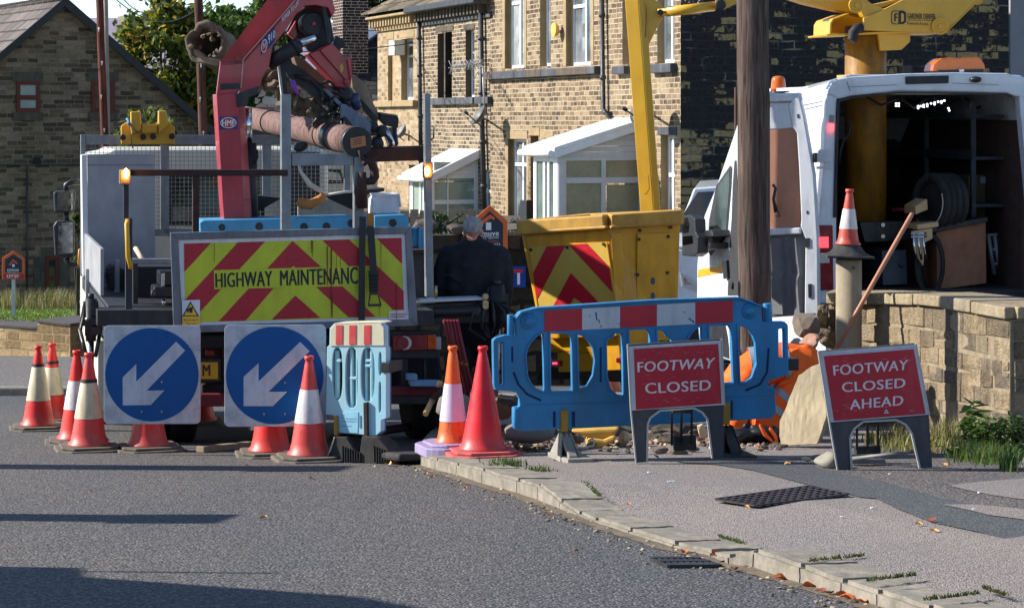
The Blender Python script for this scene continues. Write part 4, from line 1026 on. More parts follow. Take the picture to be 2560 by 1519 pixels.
glass_mir=M('mirror_glass',(.22,.24,.25),.03,1.0,var=.6,scale=9,bump=.0)
for q,g,nm in (([(134,480),(186,474),(190,482),(186,525),(178,533),(137,531)],[(145,480),(186,476),(184,522),(176,528),(139,526)],'upper'),([(134,565),(142,553),(183,551),(187,556),(185,640),(178,646),(138,640)],[(146,556),(184,555),(182,632),(144,636)],'lower')):
 mb=MB(black_plastic);mb.plate(T,q,CD-.02,.14);mr=mb.build('door_mirror',truck,bevel=.02)
 mb=MB(glass_mir);mb.plate(T,g,CD-.026,.004);mb.build('mirror_glass',mr)
mb=MB(black_plastic)
for pts in ([(165,478),(166,462),(176,456),(205,454)],[(167,532),(167,553)],[(165,645),(172,658),(186,661),(210,661)]):mb.tube([T.px(*q,CD+.05)for q in pts],.03,0,10)
mb.build('mirror_arm',truck)
mb=MB(M('door_handle_orange',S(200,140,70),.5));mb.tube([T.px(*q,CD-.1)for q in ((210,621),(199,624),(197,660),(207,666))],.014,0,8);mb.build('cab_grab_rail',truck)
CF=4.75
mb=MB(off_white);mb.plate(T,[(222,388),(270,380),(285,372),(800,370),(822,382),(824,900),(222,900)],CF,1.7);cab=mb.build('cab',truck,bevel=.05)
for q in ((425,440,560,562),(632,437,660,545)):
 mb=MB(black_rubber);mb.pbox(T,q[0]-2,q[1]-2,q[2]+2,q[3]+2,CF-.012,.012);mb.build('window_seal',cab,bevel=.004)
 mb=MB(glass('cab_glass',(.06,.075,.05),mott=.8,scale=4));mb.pbox(T,q[0]+6,q[1]+8,q[2]-6,q[3]-8,CF-.018,.006);mb.build('window',cab,bevel=.003)
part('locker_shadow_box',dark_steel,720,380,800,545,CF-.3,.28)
mb=MB(dark_steel,black_plastic)
for pts in ([(862,448),(868,430),(862,402)],[(800,500),(850,500),(856,512),(850,520)],[(815,455),(815,425),(850,428),(858,455),(815,455)]):mb.tube([T.px(*q,CF+.6)for q in pts],.02,1,8)
mb.rock(T.px(845,522,CF+.5),.16,.1,.07,1,5,2,.1,False);mb.build('cab_equipment',truck)
part('dropside',alum,214,672,252,770,3.0,.05);part('side_stake',M('dull_alum',(.3,.3,.3),.5,.3),246,664,258,772,2.95,.08)
part('side_stake',alum,287,651,300,772,1.8,.08)
mb=MB(M('tarpaulin',S(84,84,84),.8,var=.3));mb.prism([T.px(*q,2.2)for q in ((268,673),(280,662),(316,676),(318,768),(275,768))],T.ey*.3);mb.build('folded_sheet',truck,bevel=.02)
mb=MB(dark_steel);mb.tube([T.px(268+10*math.cos(a*.4),685+4*math.sin(a*.4),1.7)for a in range(17)],.006,0,5);mb.tube([T.px(244+11*math.cos(a*.4),700+3*math.sin(a*.4),2.9)for a in range(17)],.006,0,5);mb.build('stake_pin',truck)
part('toolbox_rail',grey_steel,330,647,436,660,.6,.1);part('toolbox_frame',dark_steel,332,660,345,770,.6,.08)
part('toolbox',M('toolbox_black',(.012,.012,.014),.7),336,666,600,774,1.2,1.2)
part('control_box',black_plastic,398,678,440,715,.5,.25,.015);part('control_box',black_plastic,384,716,440,746,.45,.3,.02)
mb=MB(chrome,dark_steel);mb.plate(T,[(402,684),(412,682),(412,714),(402,716)],.47,.02);mb.tube([T.px(383,725,.4),T.px(380,735,.4),T.px(386,744,.4)],.012,1,6);mb.tube([T.px(407,748,.5),T.px(412,764,.5)],.016,0,6);mb.build('control_lever',truck)
mb=MB(M('bare_wood_handle',S(206,178,152),.7));mb.tube([T.px(339,621,2.5),T.px(360,655,2.2)],.022,0,10);tag(mb.build('tool_handle'),'pale wooden tool handle sticking up from the truck bed','tool handle')
xl_b,_z=T.xz(268,790,.37);zb_=T.xz(300,773,.06)[1]
for k in range(2):
 mb=MB(alum);mb.lbox(T,xl_b,xl_b+.03,1.3+1.4*k,2.66+1.4*k,zb_+.01,zb_+.40);mb.build('dropside',truck,bevel=.004)
def ram(u0,v0,u1,v1,vb,ub,d,name='stabiliser_leg'):
 um=(u0+u1)/2;mb=MB(black_plastic,chrome,dark_steel)
 a,b=T.px(um,v0,d),T.px(um,v1,d);r=(u1-u0)/2/F*a.y
 mb.lathe([(r*.85,0),(r*.85,(a-b).length*.12),(r,(a-b).length*.13),(r,(a-b).length*.45),(r*1.12,(a-b).length*.46),(r*1.12,(a-b).length*.55),(r*.95,(a-b).length*.56),(r*.95,(a-b).length)],b,(0,0,1),0,20)
 foot=T.px(ub,vb,d);foot.z=gz(foot.y)+.02
 mb.tube([b,foot+Vector((0,0,.08))],r*.5,1,14);mb.lathe([(.16,0),(.16,.03),(.07,.08)],foot,(0,0,1),2,20)
 mb.lathe([(r*.5,0),(r*.5,.04)],a,(0,0,1),2,10)
 for sg,s2 in ((-1.5,.02),(1.3,-.05)):
  mb.tube([a+T.ex*r*sg*.6+Vector((0,0,-.02)),a+T.ex*r*sg*1.15+Vector((0,0,-.25)),b+T.ex*r*sg*1.2+Vector((0,0,.1)),b+T.ex*r*sg*.5-T.ey*.05+Vector((0,0,-.12))],.016,0,8)
 for k in range(3):mb.box(a.lerp(b,.3+.22*k)+T.ex*r*.9-T.ey*.03,.07,.08,.06,2)
 return mb.build(name,truck)
ram(212,746,243,852,1090,226,.3);ram(1221,712,1262,818,1055,1233,.6)
mb=MB(dark_steel,dirty_white);mb.plate(T,[(1040,762),(1222,752),(1222,806),(1040,812)],.5,.2);mb.plate(T,[(1040,750),(1210,744),(1210,750),(1040,757)],.45,.24,1);mb.tube([T.px(1052,782,.45),T.px(1200,775,.45)],.04,0,12)
for u in (1058,1190):mb.lathe([(.03,0),(.03,.03)],T.px(u,780,.44),tuple(-T.ey),0,10)
mb.build('stabiliser_beam',truck,bevel=.006)
part('stabiliser_beam',dark_steel,205,790,300,815,1.9,.2)
mb=MB(black_plastic,M('brass',(.5,.4,.22),.4,.8))
for k in range(5):
 a=T.px(1215+7*k,742+4*k,.5);b=T.px(1212+8*k,850-8*k,.5);mb.tube([a,a.lerp(b,.3)+T.ex*(.12*(k-2)/2)-T.ey*.08,a.lerp(b,.7)+T.ex*(.16*(k-2)/2)-T.ey*.1,b],.013,0,7)
for v in (740,756,764):mb.lathe([(.025,0),(.025,.05)],T.px(1211,v,.45),tuple(-T.ey),1,8)
mb.lathe([(.012,0),(.012,.1)],T.px(1090,745,.3),(0,0,1),1,8)
mb.build('hydraulic_hose',truck)

# --- the loader crane
KD=1.1
K=lambda x,y,d=KD:T.px(*c2(x,y),d)
def kpr(mb,pts,th,m=0,d=KD):mb.prism([K(x,y,d)for x,y in pts],T.ey*th,m)
Q=Fr(K(455,690),13.7+38)
mb=MB(crane_red)
f_=[K(300,700),K(462,690),K(500,1484),K(513,1720),K(362,1720),K(345,1484)]
b_=[p+T.ey*.34+T.ex*.0 for p in f_]
r_=[K(515,800,KD+.22),K(556,1484,KD+.22),K(570,1720,KD+.22)]
mb.prism([f_[0],f_[1],f_[2],f_[3],f_[4],f_[5]],T.ey*.05)
mb.prism([f_[1],r_[0],r_[1],f_[2]],T.ey*.05+T.ex*.0);mb.prism([f_[2],r_[1],r_[2],f_[3]],T.ey*.05)
mb.prism([f_[0]+T.ey*.05,f_[5]+T.ey*.05,f_[4]+T.ey*.05,f_[4]+T.ey*.3,f_[0]+T.ey*.3],T.ex*.05)
cr=mb.build('crane_mast',truck,bevel=.006)
em_b=M('emblem_blue',S(30,50,110),.4,var=.1);em_r=M('emblem_red',S(176,30,44),.4)
mb=MB(em_b,em_r,wht)
mb.prism([K(318,868,KD-.006),K(455,866,KD-.006),K(458,958,KD-.006),K(322,962,KD-.006)],T.ey*.004)
def oval(mb,cx,cy,rx,ry,d,m,rot=0,n=28,pf=K):
 pts=[]
 for k in range(n):
  a=2*math.pi*k/n;x,y=rx*math.cos(a),ry*math.sin(a);pts.append(pf(cx+x*math.cos(rot)-y*math.sin(rot),cy+x*math.sin(rot)+y*math.cos(rot),d))
 mb.prism(pts,T.ey*.003,m)
oval(mb,389,912,60,40,KD-.009,2);oval(mb,389,912,54,34,KD-.012,1)
mb.text(T,'HMF',c2(344,892),c2(436,890),c2(436,934),c2(344,936),KD-.0135,2,bold=.03)
mb.build('maker_emblem',cr)
mb=MB(crane_red)
top_=[K(330,455),K(500,440)]
kpr(mb,[(300,700),(330,455),(500,440),(482,655),(462,690)],.04)
bt=[K(500,440),K(905,-20),K(1100,-240),K(890,-240),K(690,-20),K(330,455)]
tb_=MB(crane_red)
def off(x,y,o_):return K(x,y,KD+o_)
top_far=[off(330,455,.0),off(690,-20,0),off(905,-20,0),off(500,440,0)]
mb.prism([K(330,455),K(690,-20),K(905,-20),K(500,440)],Vector((0,0,-.04)))
side=[(500,440),(905,-20),(1010,-80),(1150,-20),(1185,75),(1160,130),(1130,60),(1040,40),(960,45),(890,110),(800,245),(720,340),(690,500),(640,580),(600,690),(540,710),(505,700),(462,700),(482,655)]
kpr(mb,side,.3)
bo_=mb.build('crane_boom',truck,bevel=.006)
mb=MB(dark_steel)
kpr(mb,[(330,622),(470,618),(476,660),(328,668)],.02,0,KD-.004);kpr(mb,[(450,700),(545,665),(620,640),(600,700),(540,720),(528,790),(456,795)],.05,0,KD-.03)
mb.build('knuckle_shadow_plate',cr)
mb=MB(M('worn_edge',S(214,150,146),.5));mb.tube([K(482,655,KD-.005),K(500,440,KD-.005)],.006,0,6);mb.tube([K(500,440,KD-.005),K(905,-20,KD-.005)],.005,0,6);mb.build('worn_edge',bo_)
mb=MB(em_b,em_r,wht)
mb.prism([K(*q,KD-.004)for q in ((628,318),(680,250),(733,205),(736,300),(690,360),(630,412))],T.ey*.003)
oval(mb,656,342,22,50,KD-.008,2,.15);oval(mb,656,342,17,43,KD-.011,1,.15);mb.text(T,'hf',c2(646,318),c2(668,306),c2(668,350),c2(646,366),KD-.0125,2)
mb.text(T,'910',c2(684,262),c2(735,222),c2(736,275),c2(686,330),KD-.008,2,bold=.01)
mb.text(T,'POWER TO LIFT',c2(786,130),c2(912,-5),c2(914,32),c2(790,170),KD-.004,2,bold=.005)
mb.build('boom_lettering',bo_)
mb=MB(dark_steel,chrome)
mb.tube([K(690,470,KD+.1),K(905,340,KD-.02)],.062,0,20);mb.tube([K(895,344,KD-.02),K(1030,272,KD-.02)],.034,1,20);mb.tube([K(880,353,KD-.02),K(915,335,KD-.02)],.067,0,20)
mb.build('lift_ram',truck)
mb=MB(dark_steel,crane_red)
kpr(mb,[(820,230),(880,110),(960,50),(1040,45),(1130,60),(1150,150),(1175,300),(1100,380),(1000,390),(930,300),(890,280)],.12,0,KD+.34)
mb.lathe([(.10,0),(.10,.5)],K(1020,180,KD+.1),tuple(T.ey),0,18);kpr(mb,[(1010,165),(1040,160),(1045,190),(1012,195)],.02,1,KD+.08)
kpr(mb,[(1070,-40),(1100,-40),(1150,230),(1140,330),(1120,320)],.06,0,KD+.02);kpr(mb,[(830,250),(890,150),(905,260),(890,300)],.1,1,KD+.3)
mb.build('boom_joint',truck,bevel=.01)
mb=MB(crane_red);kpr(mb,[(985,400),(1010,388),(1065,372),(1262,600),(1258,655),(1205,645)],.28,0,KD+.11);kpr(mb,[(1065,372),(1155,318),(1290,462),(1300,622),(1258,655),(1262,600)],.28,0,KD+.08);kpr(mb,[(1270,440),(1300,400),(1306,560),(1298,622)],.1,0,KD+.04);kpr(mb,[(1250,590),(1300,590),(1300,622),(1255,628)],.12,0,KD+.05);oj=mb.build('outer_boom',truck,bevel=.008)
mb=MB(M('decal_yellow',S(206,170,60),.5));kpr(mb,[(1215,490),(1232,470),(1244,500),(1240,530),(1222,540)],.003,0,KD+.076);mb.build('decal',oj)
jib=M('jib_blue_grey',S(104,116,136),.4,.3,var=.3,dirt=.5,dcol=S(40,40,44));bare=M('bare_jib',S(140,126,104),.5,.3,var=.4,dirt=.4)
mb=MB(jib,dark_steel,bare)
kpr(mb,[(790,470),(830,450),(950,520),(1220,740),(1215,790),(1080,760),(830,560)],.16,1,KD+.26)
kpr(mb,[(870,415),(940,430),(1240,700),(1225,760),(900,500)],.2,2,KD+.5)
kpr(mb,[(1080,655),(1130,660),(1235,770),(1225,800),(1150,730)],.1,0,KD+.2)
kpr(mb,[(1222,768),(1262,775),(1450,915),(1440,1080),(1390,1060),(1250,870),(1220,880)],.1,0,KD+.15)
kpr(mb,[(1235,870),(1260,865),(1380,1010),(1385,1080),(1300,1000)],.02,1,KD+.13)
kpr(mb,[(1300,560),(1330,555),(1420,640),(1440,720),(1510,850),(1500,900),(1430,860),(1360,720),(1310,650)],.08,2,KD+.55)
kpr(mb,[(1330,690),(1400,760),(1500,880),(1480,910),(1400,820)],.08,1,KD+.5)
kpr(mb,[(1510,835),(1640,855),(1655,880),(1650,950),(1560,930),(1515,880)],.14,1,KD+.5);kpr(mb,[(1510,832),(1640,852),(1652,868),(1520,850)],.2,2,KD+.48)
mb.build('telescopic_jib',truck,bevel=.006)
mb=MB(dark_steel,M('blue_cap',S(40,56,84),.5),chrome)
rq=random.Random(11)
for k in range(16):
 x0,y0=rq.uniform(1060,1230),rq.uniform(690,860);x1,y1=x0+rq.uniform(-60,120),y0+rq.uniform(10,120)
 a,b=K(x0,y0,KD+rq.uniform(.1,.4)),K(x1,y1,KD+rq.uniform(.1,.4));mb.tube([a,a.lerp(b,.5)+Vector((rq.uniform(-.1,.1),-.05,rq.uniform(-.12,.05))),b],rq.uniform(.008,.016),0,7)
for x,y,r_ in ((1245,690,.09),(1265,740,.07),(1330,740,.06),(1340,780,.05),(1180,640,.06),(1215,600,.05)):mb.rock(K(x,y,KD+.25),r_,r_,r_,1 if x in (1330,1340)else 0,x,2,.2,False)
for x,y in ((1470,935),(1520,970),(1490,1060),(1110,1060),(930,1085)):mb.rock(K(x,y,KD+.2),.07,.06,.06,0,x,2,.2,False)
kpr(mb,[(1185,265),(1240,290),(1255,340),(1205,380),(1165,330)],.2,0,KD+.4);kpr(mb,[(1240,655),(1285,655),(1283,780),(1245,780)],.1,0,KD+.3)
for pts in ([(880,560),(1000,590),(1080,660),(1100,780)],[(1130,340),(1060,400),(990,370),(960,300)],[(1460,930),(1520,960),(1600,1050),(1590,1090)],[(1620,950),(1640,1060),(1630,1100)],[(1050,640),(1130,600),(1220,660),(1240,720)]):mb.tube([K(x,y,KD+.2)for x,y in pts],.014,0,8)
mb.tube([K(1540,960,KD+.3),K(1570,1000,KD+.3),K(1595,1060,KD+.3),K(1598,1090,KD+.3)],.035,2,8)
kpr(mb,[(1605,945),(1640,945),(1640,1090),(1610,1090)],.1,0,KD+.3)
mb.build('hydraulic_hose',truck)
mb=MB(dark_steel,dirty_white,chrome)
mb.tube([K(528,800,KD+.3),K(530,1060,KD+.3)],.042,2,14);mb.tube([K(545,1060,KD+.3),K(560,1720,KD+.3)],.062,0,14);mb.tube([K(600,1110,KD+.2),K(605,1170,KD+.2),K(580,1220,KD+.2)],.01,0,6)
kpr(mb,[(735,345),(765,340),(780,560),(800,650),(815,720),(785,720),(760,500)],.06,1,KD+.22);kpr(mb,[(775,440),(815,430),(825,700),(800,720)],.06,0,KD+.2)
mb.build('rotation_ram',truck)

# --- load: pole, augers, barriers, slings
t_=thing('spare_pole','brown timber utility pole lying on the truck racks with a black capped end','pole',T.px(895,385,0))
mb=MB(wood('loaded_pole_wood',S(112,84,76),S(146,124,118),.08),black_plastic)
pb_,pa_=P(893,355,17.75),P(600,288,24.5)
ax_=(pa_-pb_).normalized();Lp=(pa_-pb_).length
mb.tube([pb_.lerp(pa_,k/10)for k in range(11)],[.118-.01*k/10 for k in range(11)],0,32,cap=True);mb.build('shaft',t_)
mb=MB(black_plastic);mb.tube([pb_+ax_*.86,pb_+ax_*1.16],.1195,0,32);mb.tube([pb_-ax_*.004,pb_+ax_*.10],.1195,0,32);mb.build('end_cap',t_)
mb=MB(dark_steel)
for q in (1.45,3.0,4.6):
 c_=pb_+ax_*q;mb.tube([c_,c_+ax_*.025],.1225,0,32)
mb.build('band',t_)
sx=ax_.cross(Vector((0,0,1))).normalized();sz=sx.cross(ax_)
lb_m=M('brown_label',S(176,122,84),.7,var=.15);prt=M('label_print',S(90,60,42),.8)
mb=MB(lb_m,prt);q0=pb_-ax_*.012
mb.prism([q0+sx*x+sz*z for x,z in ((-.052,-.052),(.068,-.028),(.06,.05),(-.06,.03))],-ax_*.004)
for k in range(3):mb.prism([q0-ax_*.005+sx*x+sz*(z-.018*k)for x,z in ((-.035,.012),(.035,.024),(.035,.030),(-.035,.018))],-ax_*.001,1)
mb.build('label',t_)
def auger(name,label,a,b,r,flights,rc,seed):
 a,b=Vector(a),Vector(b);d=(b-a).normalized();L=(b-a).length;x=d.cross(Vector((0,0,1))).normalized();y=d.cross(x)
 t_=thing(name,label,'auger',a,'muddy earth augers on the truck')
 mb=MB(mud);mb.tube([a,a.lerp(b,.5),b],[rc,rc,rc*.9],0,14);mb.build('shaft',t_)
 mb=MB(mud,M('worn_flight',S(150,136,112),.7,.2,var=.4,dirt=.5,dcol=S(60,50,38)));n_=flights*22
 V0,V1=[],[]
 for k in range(n_+1):
  an=2*math.pi*flights*k/n_;c=a+d*(L*(.05+.9*k/n_));e=x*math.cos(an)+y*math.sin(an)
  rr=r*(1+.06*noise.noise(Vector((k*.3,seed,0))));V0.append((c+e*rc*.9,c+e*rr,c+d*.03+e*rc*.9,c+d*.025+e*rr))
 vs=[[mb.bm.verts.new(q)for q in row]for row in V0]
 for k in range(n_):
  p,q=vs[k],vs[k+1]
  for i,j,m_ in ((0,1,1),(3,2,1),(1,3,0),(2,0,0)):f=mb.bm.faces.new([p[i],p[j],q[j],q[i]]);f.material_index=m_
 rr_=random.Random(seed)
 for k in range(26):
  q=a.lerp(b,rr_.random());an=rr_.uniform(0,6.3);mb.rock(q+(x*math.cos(an)+y*math.sin(an))*rr_.uniform(rc,r*.6),rr_.uniform(.04,.1),rr_.uniform(.04,.1),rr_.uniform(.03,.09),0,k+seed,2,.3,True)
 mb.build('flight',t_)
 return t_
t_=thing('earth_auger','mud caked open auger tube poking out beyond the red boom in front of the tree','auger',P(520,110,19.6),'muddy earth augers on the truck')
clay=M('dried_clay',S(150,132,104),.9,var=.4,bump=.8,bs=30)
mb=MB(mud,clay);A,B=P(512,108,19.4),P(650,178,20.6)
ax_a=(A-B).normalized();LA=(A-B).length
mb.lathe([(.13,0),(.145,LA*.3),(.15,LA*.6),(.165,LA*.75),(.17,LA*.84),(.185,LA*.90),(.182,LA*.99),(.168,LA),(.14,LA*.985),(.125,LA*.80),(.10,LA*.62),(.01,LA*.58)],B,tuple(ax_a),0,40,cap=False)
for v_ in mb.bm.verts:
 n_=noise.noise(v_.co*9)*.022+noise.noise(v_.co*22)*.012;v_.co+=(v_.co-B-ax_a*(v_.co-B).dot(ax_a)).normalized()*n_+ax_a*noise.noise(v_.co*12)*.02
for k in range(16):
 an_=rq.uniform(0,6.3);x_=ax_a.cross(Vector((0,0,1))).normalized();y_=ax_a.cross(x_);mb.rock(A+(x_*math.cos(an_)+y_*math.sin(an_))*rq.uniform(.06,.18)-ax_a*rq.uniform(-.02,.06),rq.uniform(.015,.035),rq.uniform(.015,.035),rq.uniform(.012,.028),int(rq.random()<.3),k+60,2,.7,True)
mb.tube([P(*q,19.3)for q in ((492,80),(500,64),(516,60),(532,66),(536,82))],[.03,.034,.036,.034,.03],0,12)
mb.rock(P(515,60,19.3),.05,.04,.03,0,77,2,.6)
mb.prism([P(*q,19.3)for q in ((484,124),(500,136),(505,142),(545,150),(552,156),(536,164),(518,160),(500,146),(486,138))],Vector((.03,.09,0)),1)
mb.build('auger_head',t_)
auger('earth_auger','long mud caked earth auger lying through the folded crane above the brown pole',K(600,560,KD+.6),K(1200,960,KD+.3),.10,4,.055,5)
mb=MB(M('purple_cloth',S(130,70,160),.8));mb.tube([K(860,600,KD-.05),K(875,640,KD-.06),K(900,690,KD-.05),K(915,700,KD-.05)],[.018,.022,.016,.008],0,8);mb.rock(K(868,625,KD-.06),.025,.02,.04,0,9,2,.6);tag(mb.build('purple_rag'),'purple rag tied among the muddy crane gear','rag')
mb=MB(M('pale_flap',S(206,198,186),.7,var=.2))
mb.prism([K(x,y,KD+.2)for x,y in ((640,665),(668,690),(660,712),(605,725))],T.ey*.02);mb.prism([K(x,y,KD+.22)for x,y in ((640,740),(665,712),(755,735),(745,765),(690,780),(650,768))],T.ey*.02);mb.prism([K(x,y,KD+.24)for x,y in ((590,725),(630,740),(605,772),(588,770))],T.ey*.02)
tag(mb.build('auger_blade'),'pale worn auger blades showing below the red crane elbow','auger blade')
mb=MB(rust_steel)
mb.tube([T.px(*q,.05)for q in ((907,412),(917,402),(928,406),(936,425),(937,442),(930,452),(918,454),(909,446),(907,436))],[.02,.028,.032,.036,.038,.036,.03,.022,.012],0,10)
mb.tube([T.px(906,430,.05),T.px(904,470,.05),T.px(903,520,.06)],[.03,.045,.05],0,10);mb.tube([T.px(898,376,.04),T.px(904,396,.04),T.px(912,400,.04),T.px(935,398,.04),T.px(942,388,.04)],.014,0,6);mb.rock(T.px(903,480,.06),.06,.05,.08,0,3,2,.3)
tag(mb.build('crane_hook'),'rusty crane hook hanging under the rack beam beside the ratchet straps','hook')
mb=MB(M('sling_orange',S(196,128,70),.85,var=.3),M('cream_rope',S(206,196,176),.85))
mb.tube([T.px(*q,1.3)for q in ((746,516),(752,508),(775,512),(795,502),(812,488))],[.035,.05,.045,.04,.03],0,10)
mb.tube([T.px(*q,1.3)for q in ((812,488),(860,480),(890,478))],.012,1,6);mb.tube([T.px(*q,1.3)for q in ((812,484),(790,470),(775,462),(752,430),(745,405))],[.014,.022,.024,.014,.012],1,8)
tag(mb.build('lifting_sling'),'orange lifting sling with pale ropes strung above the truck bed','sling')
tarp=M('black_tarpaulin',(.02,.02,.022),.7,var=.3)
mb=MB(tarp);mb.prism([T.px(*q,1.6)for q in ((640,488),(705,495),(640,532),(634,528))],T.ey*.25);mb.prism([T.px(*q,1.6)for q in ((812,490),(888,478),(890,526))],T.ey*.25);mb.prism([T.px(*q,1.2)for q in ((900,476),(962,470),(960,478),(915,488))],T.ey*.3);o=tag(mb.build('tarpaulin'),'black tarpaulin flaps spread behind the crane mast','tarpaulin')
mb=MB(dirty_white);mb.plate(T,[(936,540),(937,500),(945,487),(985,485),(998,490),(1000,540)],.9,.3);mb.plate(T,[(940,486),(1000,484),(1004,518),(1001,518),(997,490),(942,491)],.88,.36);tag(mb.build('white_tub',bevel=.02),'upturned white plastic tub on the truck bed by the hook','tub')
bar_lt=M('barrier_light_blue',S(72,150,190),.45,var=.15,dirt=.3,dcol=S(60,100,120));bar_md=M('barrier_blue',S(40,126,178),.45,var=.26,scale=3,dirt=.6,dcol=S(58,92,112),dth=.52)
def lying(label,px,d,holes):
 mb=MB(bar_lt,black_plastic);mb.plate(T,px,d,.5)
 for u,v,r in holes:mb.lathe([(r,0),(r*.8,.012),(r*.5,.012)],T.px(u,v,d),tuple(-T.ey),1,14)
 return tag(mb.build('plastic_barrier',bevel=.02),label,'barrier','blue plastic barriers carried on the truck bed')
lying('light blue plastic barrier lying on the truck bed beside and behind the crane mast',[(500,556),(510,551),(888,542),(888,600),(502,600)],.9,[(555,568,.03),(648,566,.035),(760,567,.035),(816,566,.035),(878,558,.035)])
lying('light blue plastic barrier end on the truck bed below the white tub',[(936,540),(1012,536),(1022,546),(1020,600),(936,600)],.5,[(982,557,.035)])
mb=MB(bar_lt);mb.plate(T,[(1030,570),(1058,572),(1062,585),(1062,626),(1030,628)],.7,.3);mb.plate(T,[(1046,566),(1052,566),(1052,630),(1046,630)],.66,.05);tag(mb.build('plastic_barrier',bevel=.01),'light blue barrier end standing upright by the truck lamp post','barrier','blue plastic barriers carried on the truck bed')
part('side_panel',dark_steel,1028,628,1068,745,.3,3.6)
bars('side_rail',truck,rust_steel,[(1030,624,1066,634,.25,3.6)],.004)
mb=MB(M('pale_hoarding',S(176,170,158),.85,var=.3,scale=4,dirt=.4,streak=.1));mb.plate(T,[(745,505),(890,490),(890,545),(745,548)],2.4,.03);tag(mb.build('board_sheet'),'pale timber sheet standing in the truck bed behind the blue barriers','board')
rr_=random.Random(2);redrod=M('red_rod',S(122,22,34),.4,var=.2,dirt=.3);tape=M('rod_tape',S(170,110,40),.7,var=.4)
for k in range(5):
 mb=MB(redrod,tape);a=P(1110+k*8.2,800,17.35);b=GP(1190+k*5,1062);b=Vector((b.x,18.0-.05*k,gz(18)+.03))
 b+=Vector((.03*math.sin(k*2.1),.03*math.cos(k*1.7),0));mb.tube([a,a.lerp(b,.5),b],.0125,0,12);mb.tube([a.lerp(b,.30+.01*k),a.lerp(b,.36)],.0145,1,12)
 o=tag(mb.build('red_rod'),'dark red rod taped into the bundle leaning behind the orange cone','rod','red rods in a taped bundle')

# --- white access platform van, rear doors open
VR=Fr(P(2078,450,20.5),10);VS=Fr(P(2078,450,20.5),-80)
c3=lambda x,y:(1960+x/2.473,180+y/2.473)
d2=lambda x,y:(1680+x/2.318,160+y/2.318)
b1=lambda x,y:(1240+x/2.969,480+y/2.969)
t7=lambda x,y:(1560+x/2.501,y/2.501)
van=thing('platform_van','white high roof van with its rear open, carrying a yellow boom lift and basket','van',VR.w(0,2.5,gz(22)))
van_w=M('van_white',S(214,218,224),.28,var=.07,scale=2,dirt=.5,dcol=S(150,146,140),dth=.58,bump=.01,bs=4,coat=.6)
van_in=M('van_inner_white',S(205,208,212),.45,var=.08,dirt=.35,dcol=S(120,116,110),dth=.54)
seam=M('van_seam',(.03,.03,.032),.7)
hardb=M('brown_hardboard',S(178,124,98),.7,var=.12,scale=6,dirt=.2,dcol=S(110,76,60));ply_d=M('dark_ply',S(74,52,44),.85,var=.3,dirt=.3)
W_=1.98
prof=[(2078,720),(2078,205),(2040,217),(1982,231),(1930,246),(1885,270),(1846,303),(1800,440),(1785,480),(1762,535),(1748,600),(1743,660),(1742,760),(1748,850),(1760,892)]
sp=[VS.xz(u,v)for u,v in prof]
zroof=VS.xz(2078,205)[1];zsill=VS.xz(1800,892)[1]
xf=VS.xz(1745,700)[0]
side=sp+[(0,zsill)]
side=[(0,zsill)]+sp[1:-1]+[(sp[-1][0],zsill)]
mb=MB(van_w)
for d_,th in ((0,.05),(W_-.05,.05)):mb.prism([VS.w(x,d_,z)for x,z in side],VS.ey*th)
top_pts=sp[1:8]
for (xa,za),(xb,zb)in zip(top_pts,top_pts[1:]):
 mb.prism([VS.w(xa,.0,za),VS.w(xb,.0,zb),VS.w(xb,.16,zb+.07),VS.w(xa,.16,za+.07)],(0,0,-.03))
 mb.prism([VS.w(xa,.16,za+.07),VS.w(xb,.16,zb+.07),VS.w(xb,W_-.16,zb+.07),VS.w(xa,W_-.16,za+.07)],(0,0,-.03))
 mb.prism([VS.w(xa,W_-.16,za+.07),VS.w(xb,W_-.16,zb+.07),VS.w(xb,W_,zb),VS.w(xa,W_,za)],(0,0,-.03))
fr_pts=sp[9:15]
for (xa,za),(xb,zb)in zip(fr_pts,fr_pts[1:]):mb.prism([VS.w(xa,0.05,za),VS.w(xb,0.05,zb),VS.w(xb,W_-.05,zb),VS.w(xa,W_-.05,za)],VS.ex*.04)
body=mb.build('body',van,bevel=.012)
mb=MB(glass('windscreen_glass',(.05,.07,.08)));(xa,za),(xb,zb)=sp[7],sp[9];mb.prism([VS.w(xa,.1,za),VS.w(xb,.1,zb),VS.w(xb,W_-.1,zb),VS.w(xa,W_-.1,za)],VS.ex*.02);mb.build('windscreen',van)
zfl=VR.xz(2300,728)[1]
mb=MB(ply_d,M('load_floor',S(52,50,50),.8,var=.4,dirt=.4))
mb.lbox(VS,-3.4,-.05,.05,W_-.05,zfl-.05,zfl,1);mb.lbox(VS,-3.45,-3.4,.05,W_-.05,zfl,zroof);mb.lbox(VS,-3.4,-.1,W_-.09,W_-.06,zfl,zroof-.35);mb.lbox(VS,-3.4,-.1,.06,.09,zfl,zroof-.4)
mb.build('load_bay_lining',van)
mb=MB(van_in);mb.lbox(VS,-3.4,-.1,.08,W_-.08,zroof-.06,zroof-.03)
for k in range(6):mb.lbox(VS,-3.2+.55*k,-3.12+.55*k,.08,W_-.08,zroof-.10,zroof-.06)
mb.build('headlining',van)
led=glow('load_bay_led',(.85,.93,1.0),2.5,(.7,.7,.7))
mb=MB(led)
for x,y in ((692,196),(708,196),(692,210),(708,210),(828,212),(843,212),(862,205),(884,200),(908,195),(930,190),(952,185),(972,182),(990,178),(828,224),(862,216),(884,212),(930,200),(972,190),(1015,225),(1020,238)):
 mb.lathe([(.009,0),(.009,.01)],VR.px(*c3(x,y),.75),tuple(-VR.ey),0,8)
mb.build('roof_led',van)
mb=MB(van_w)
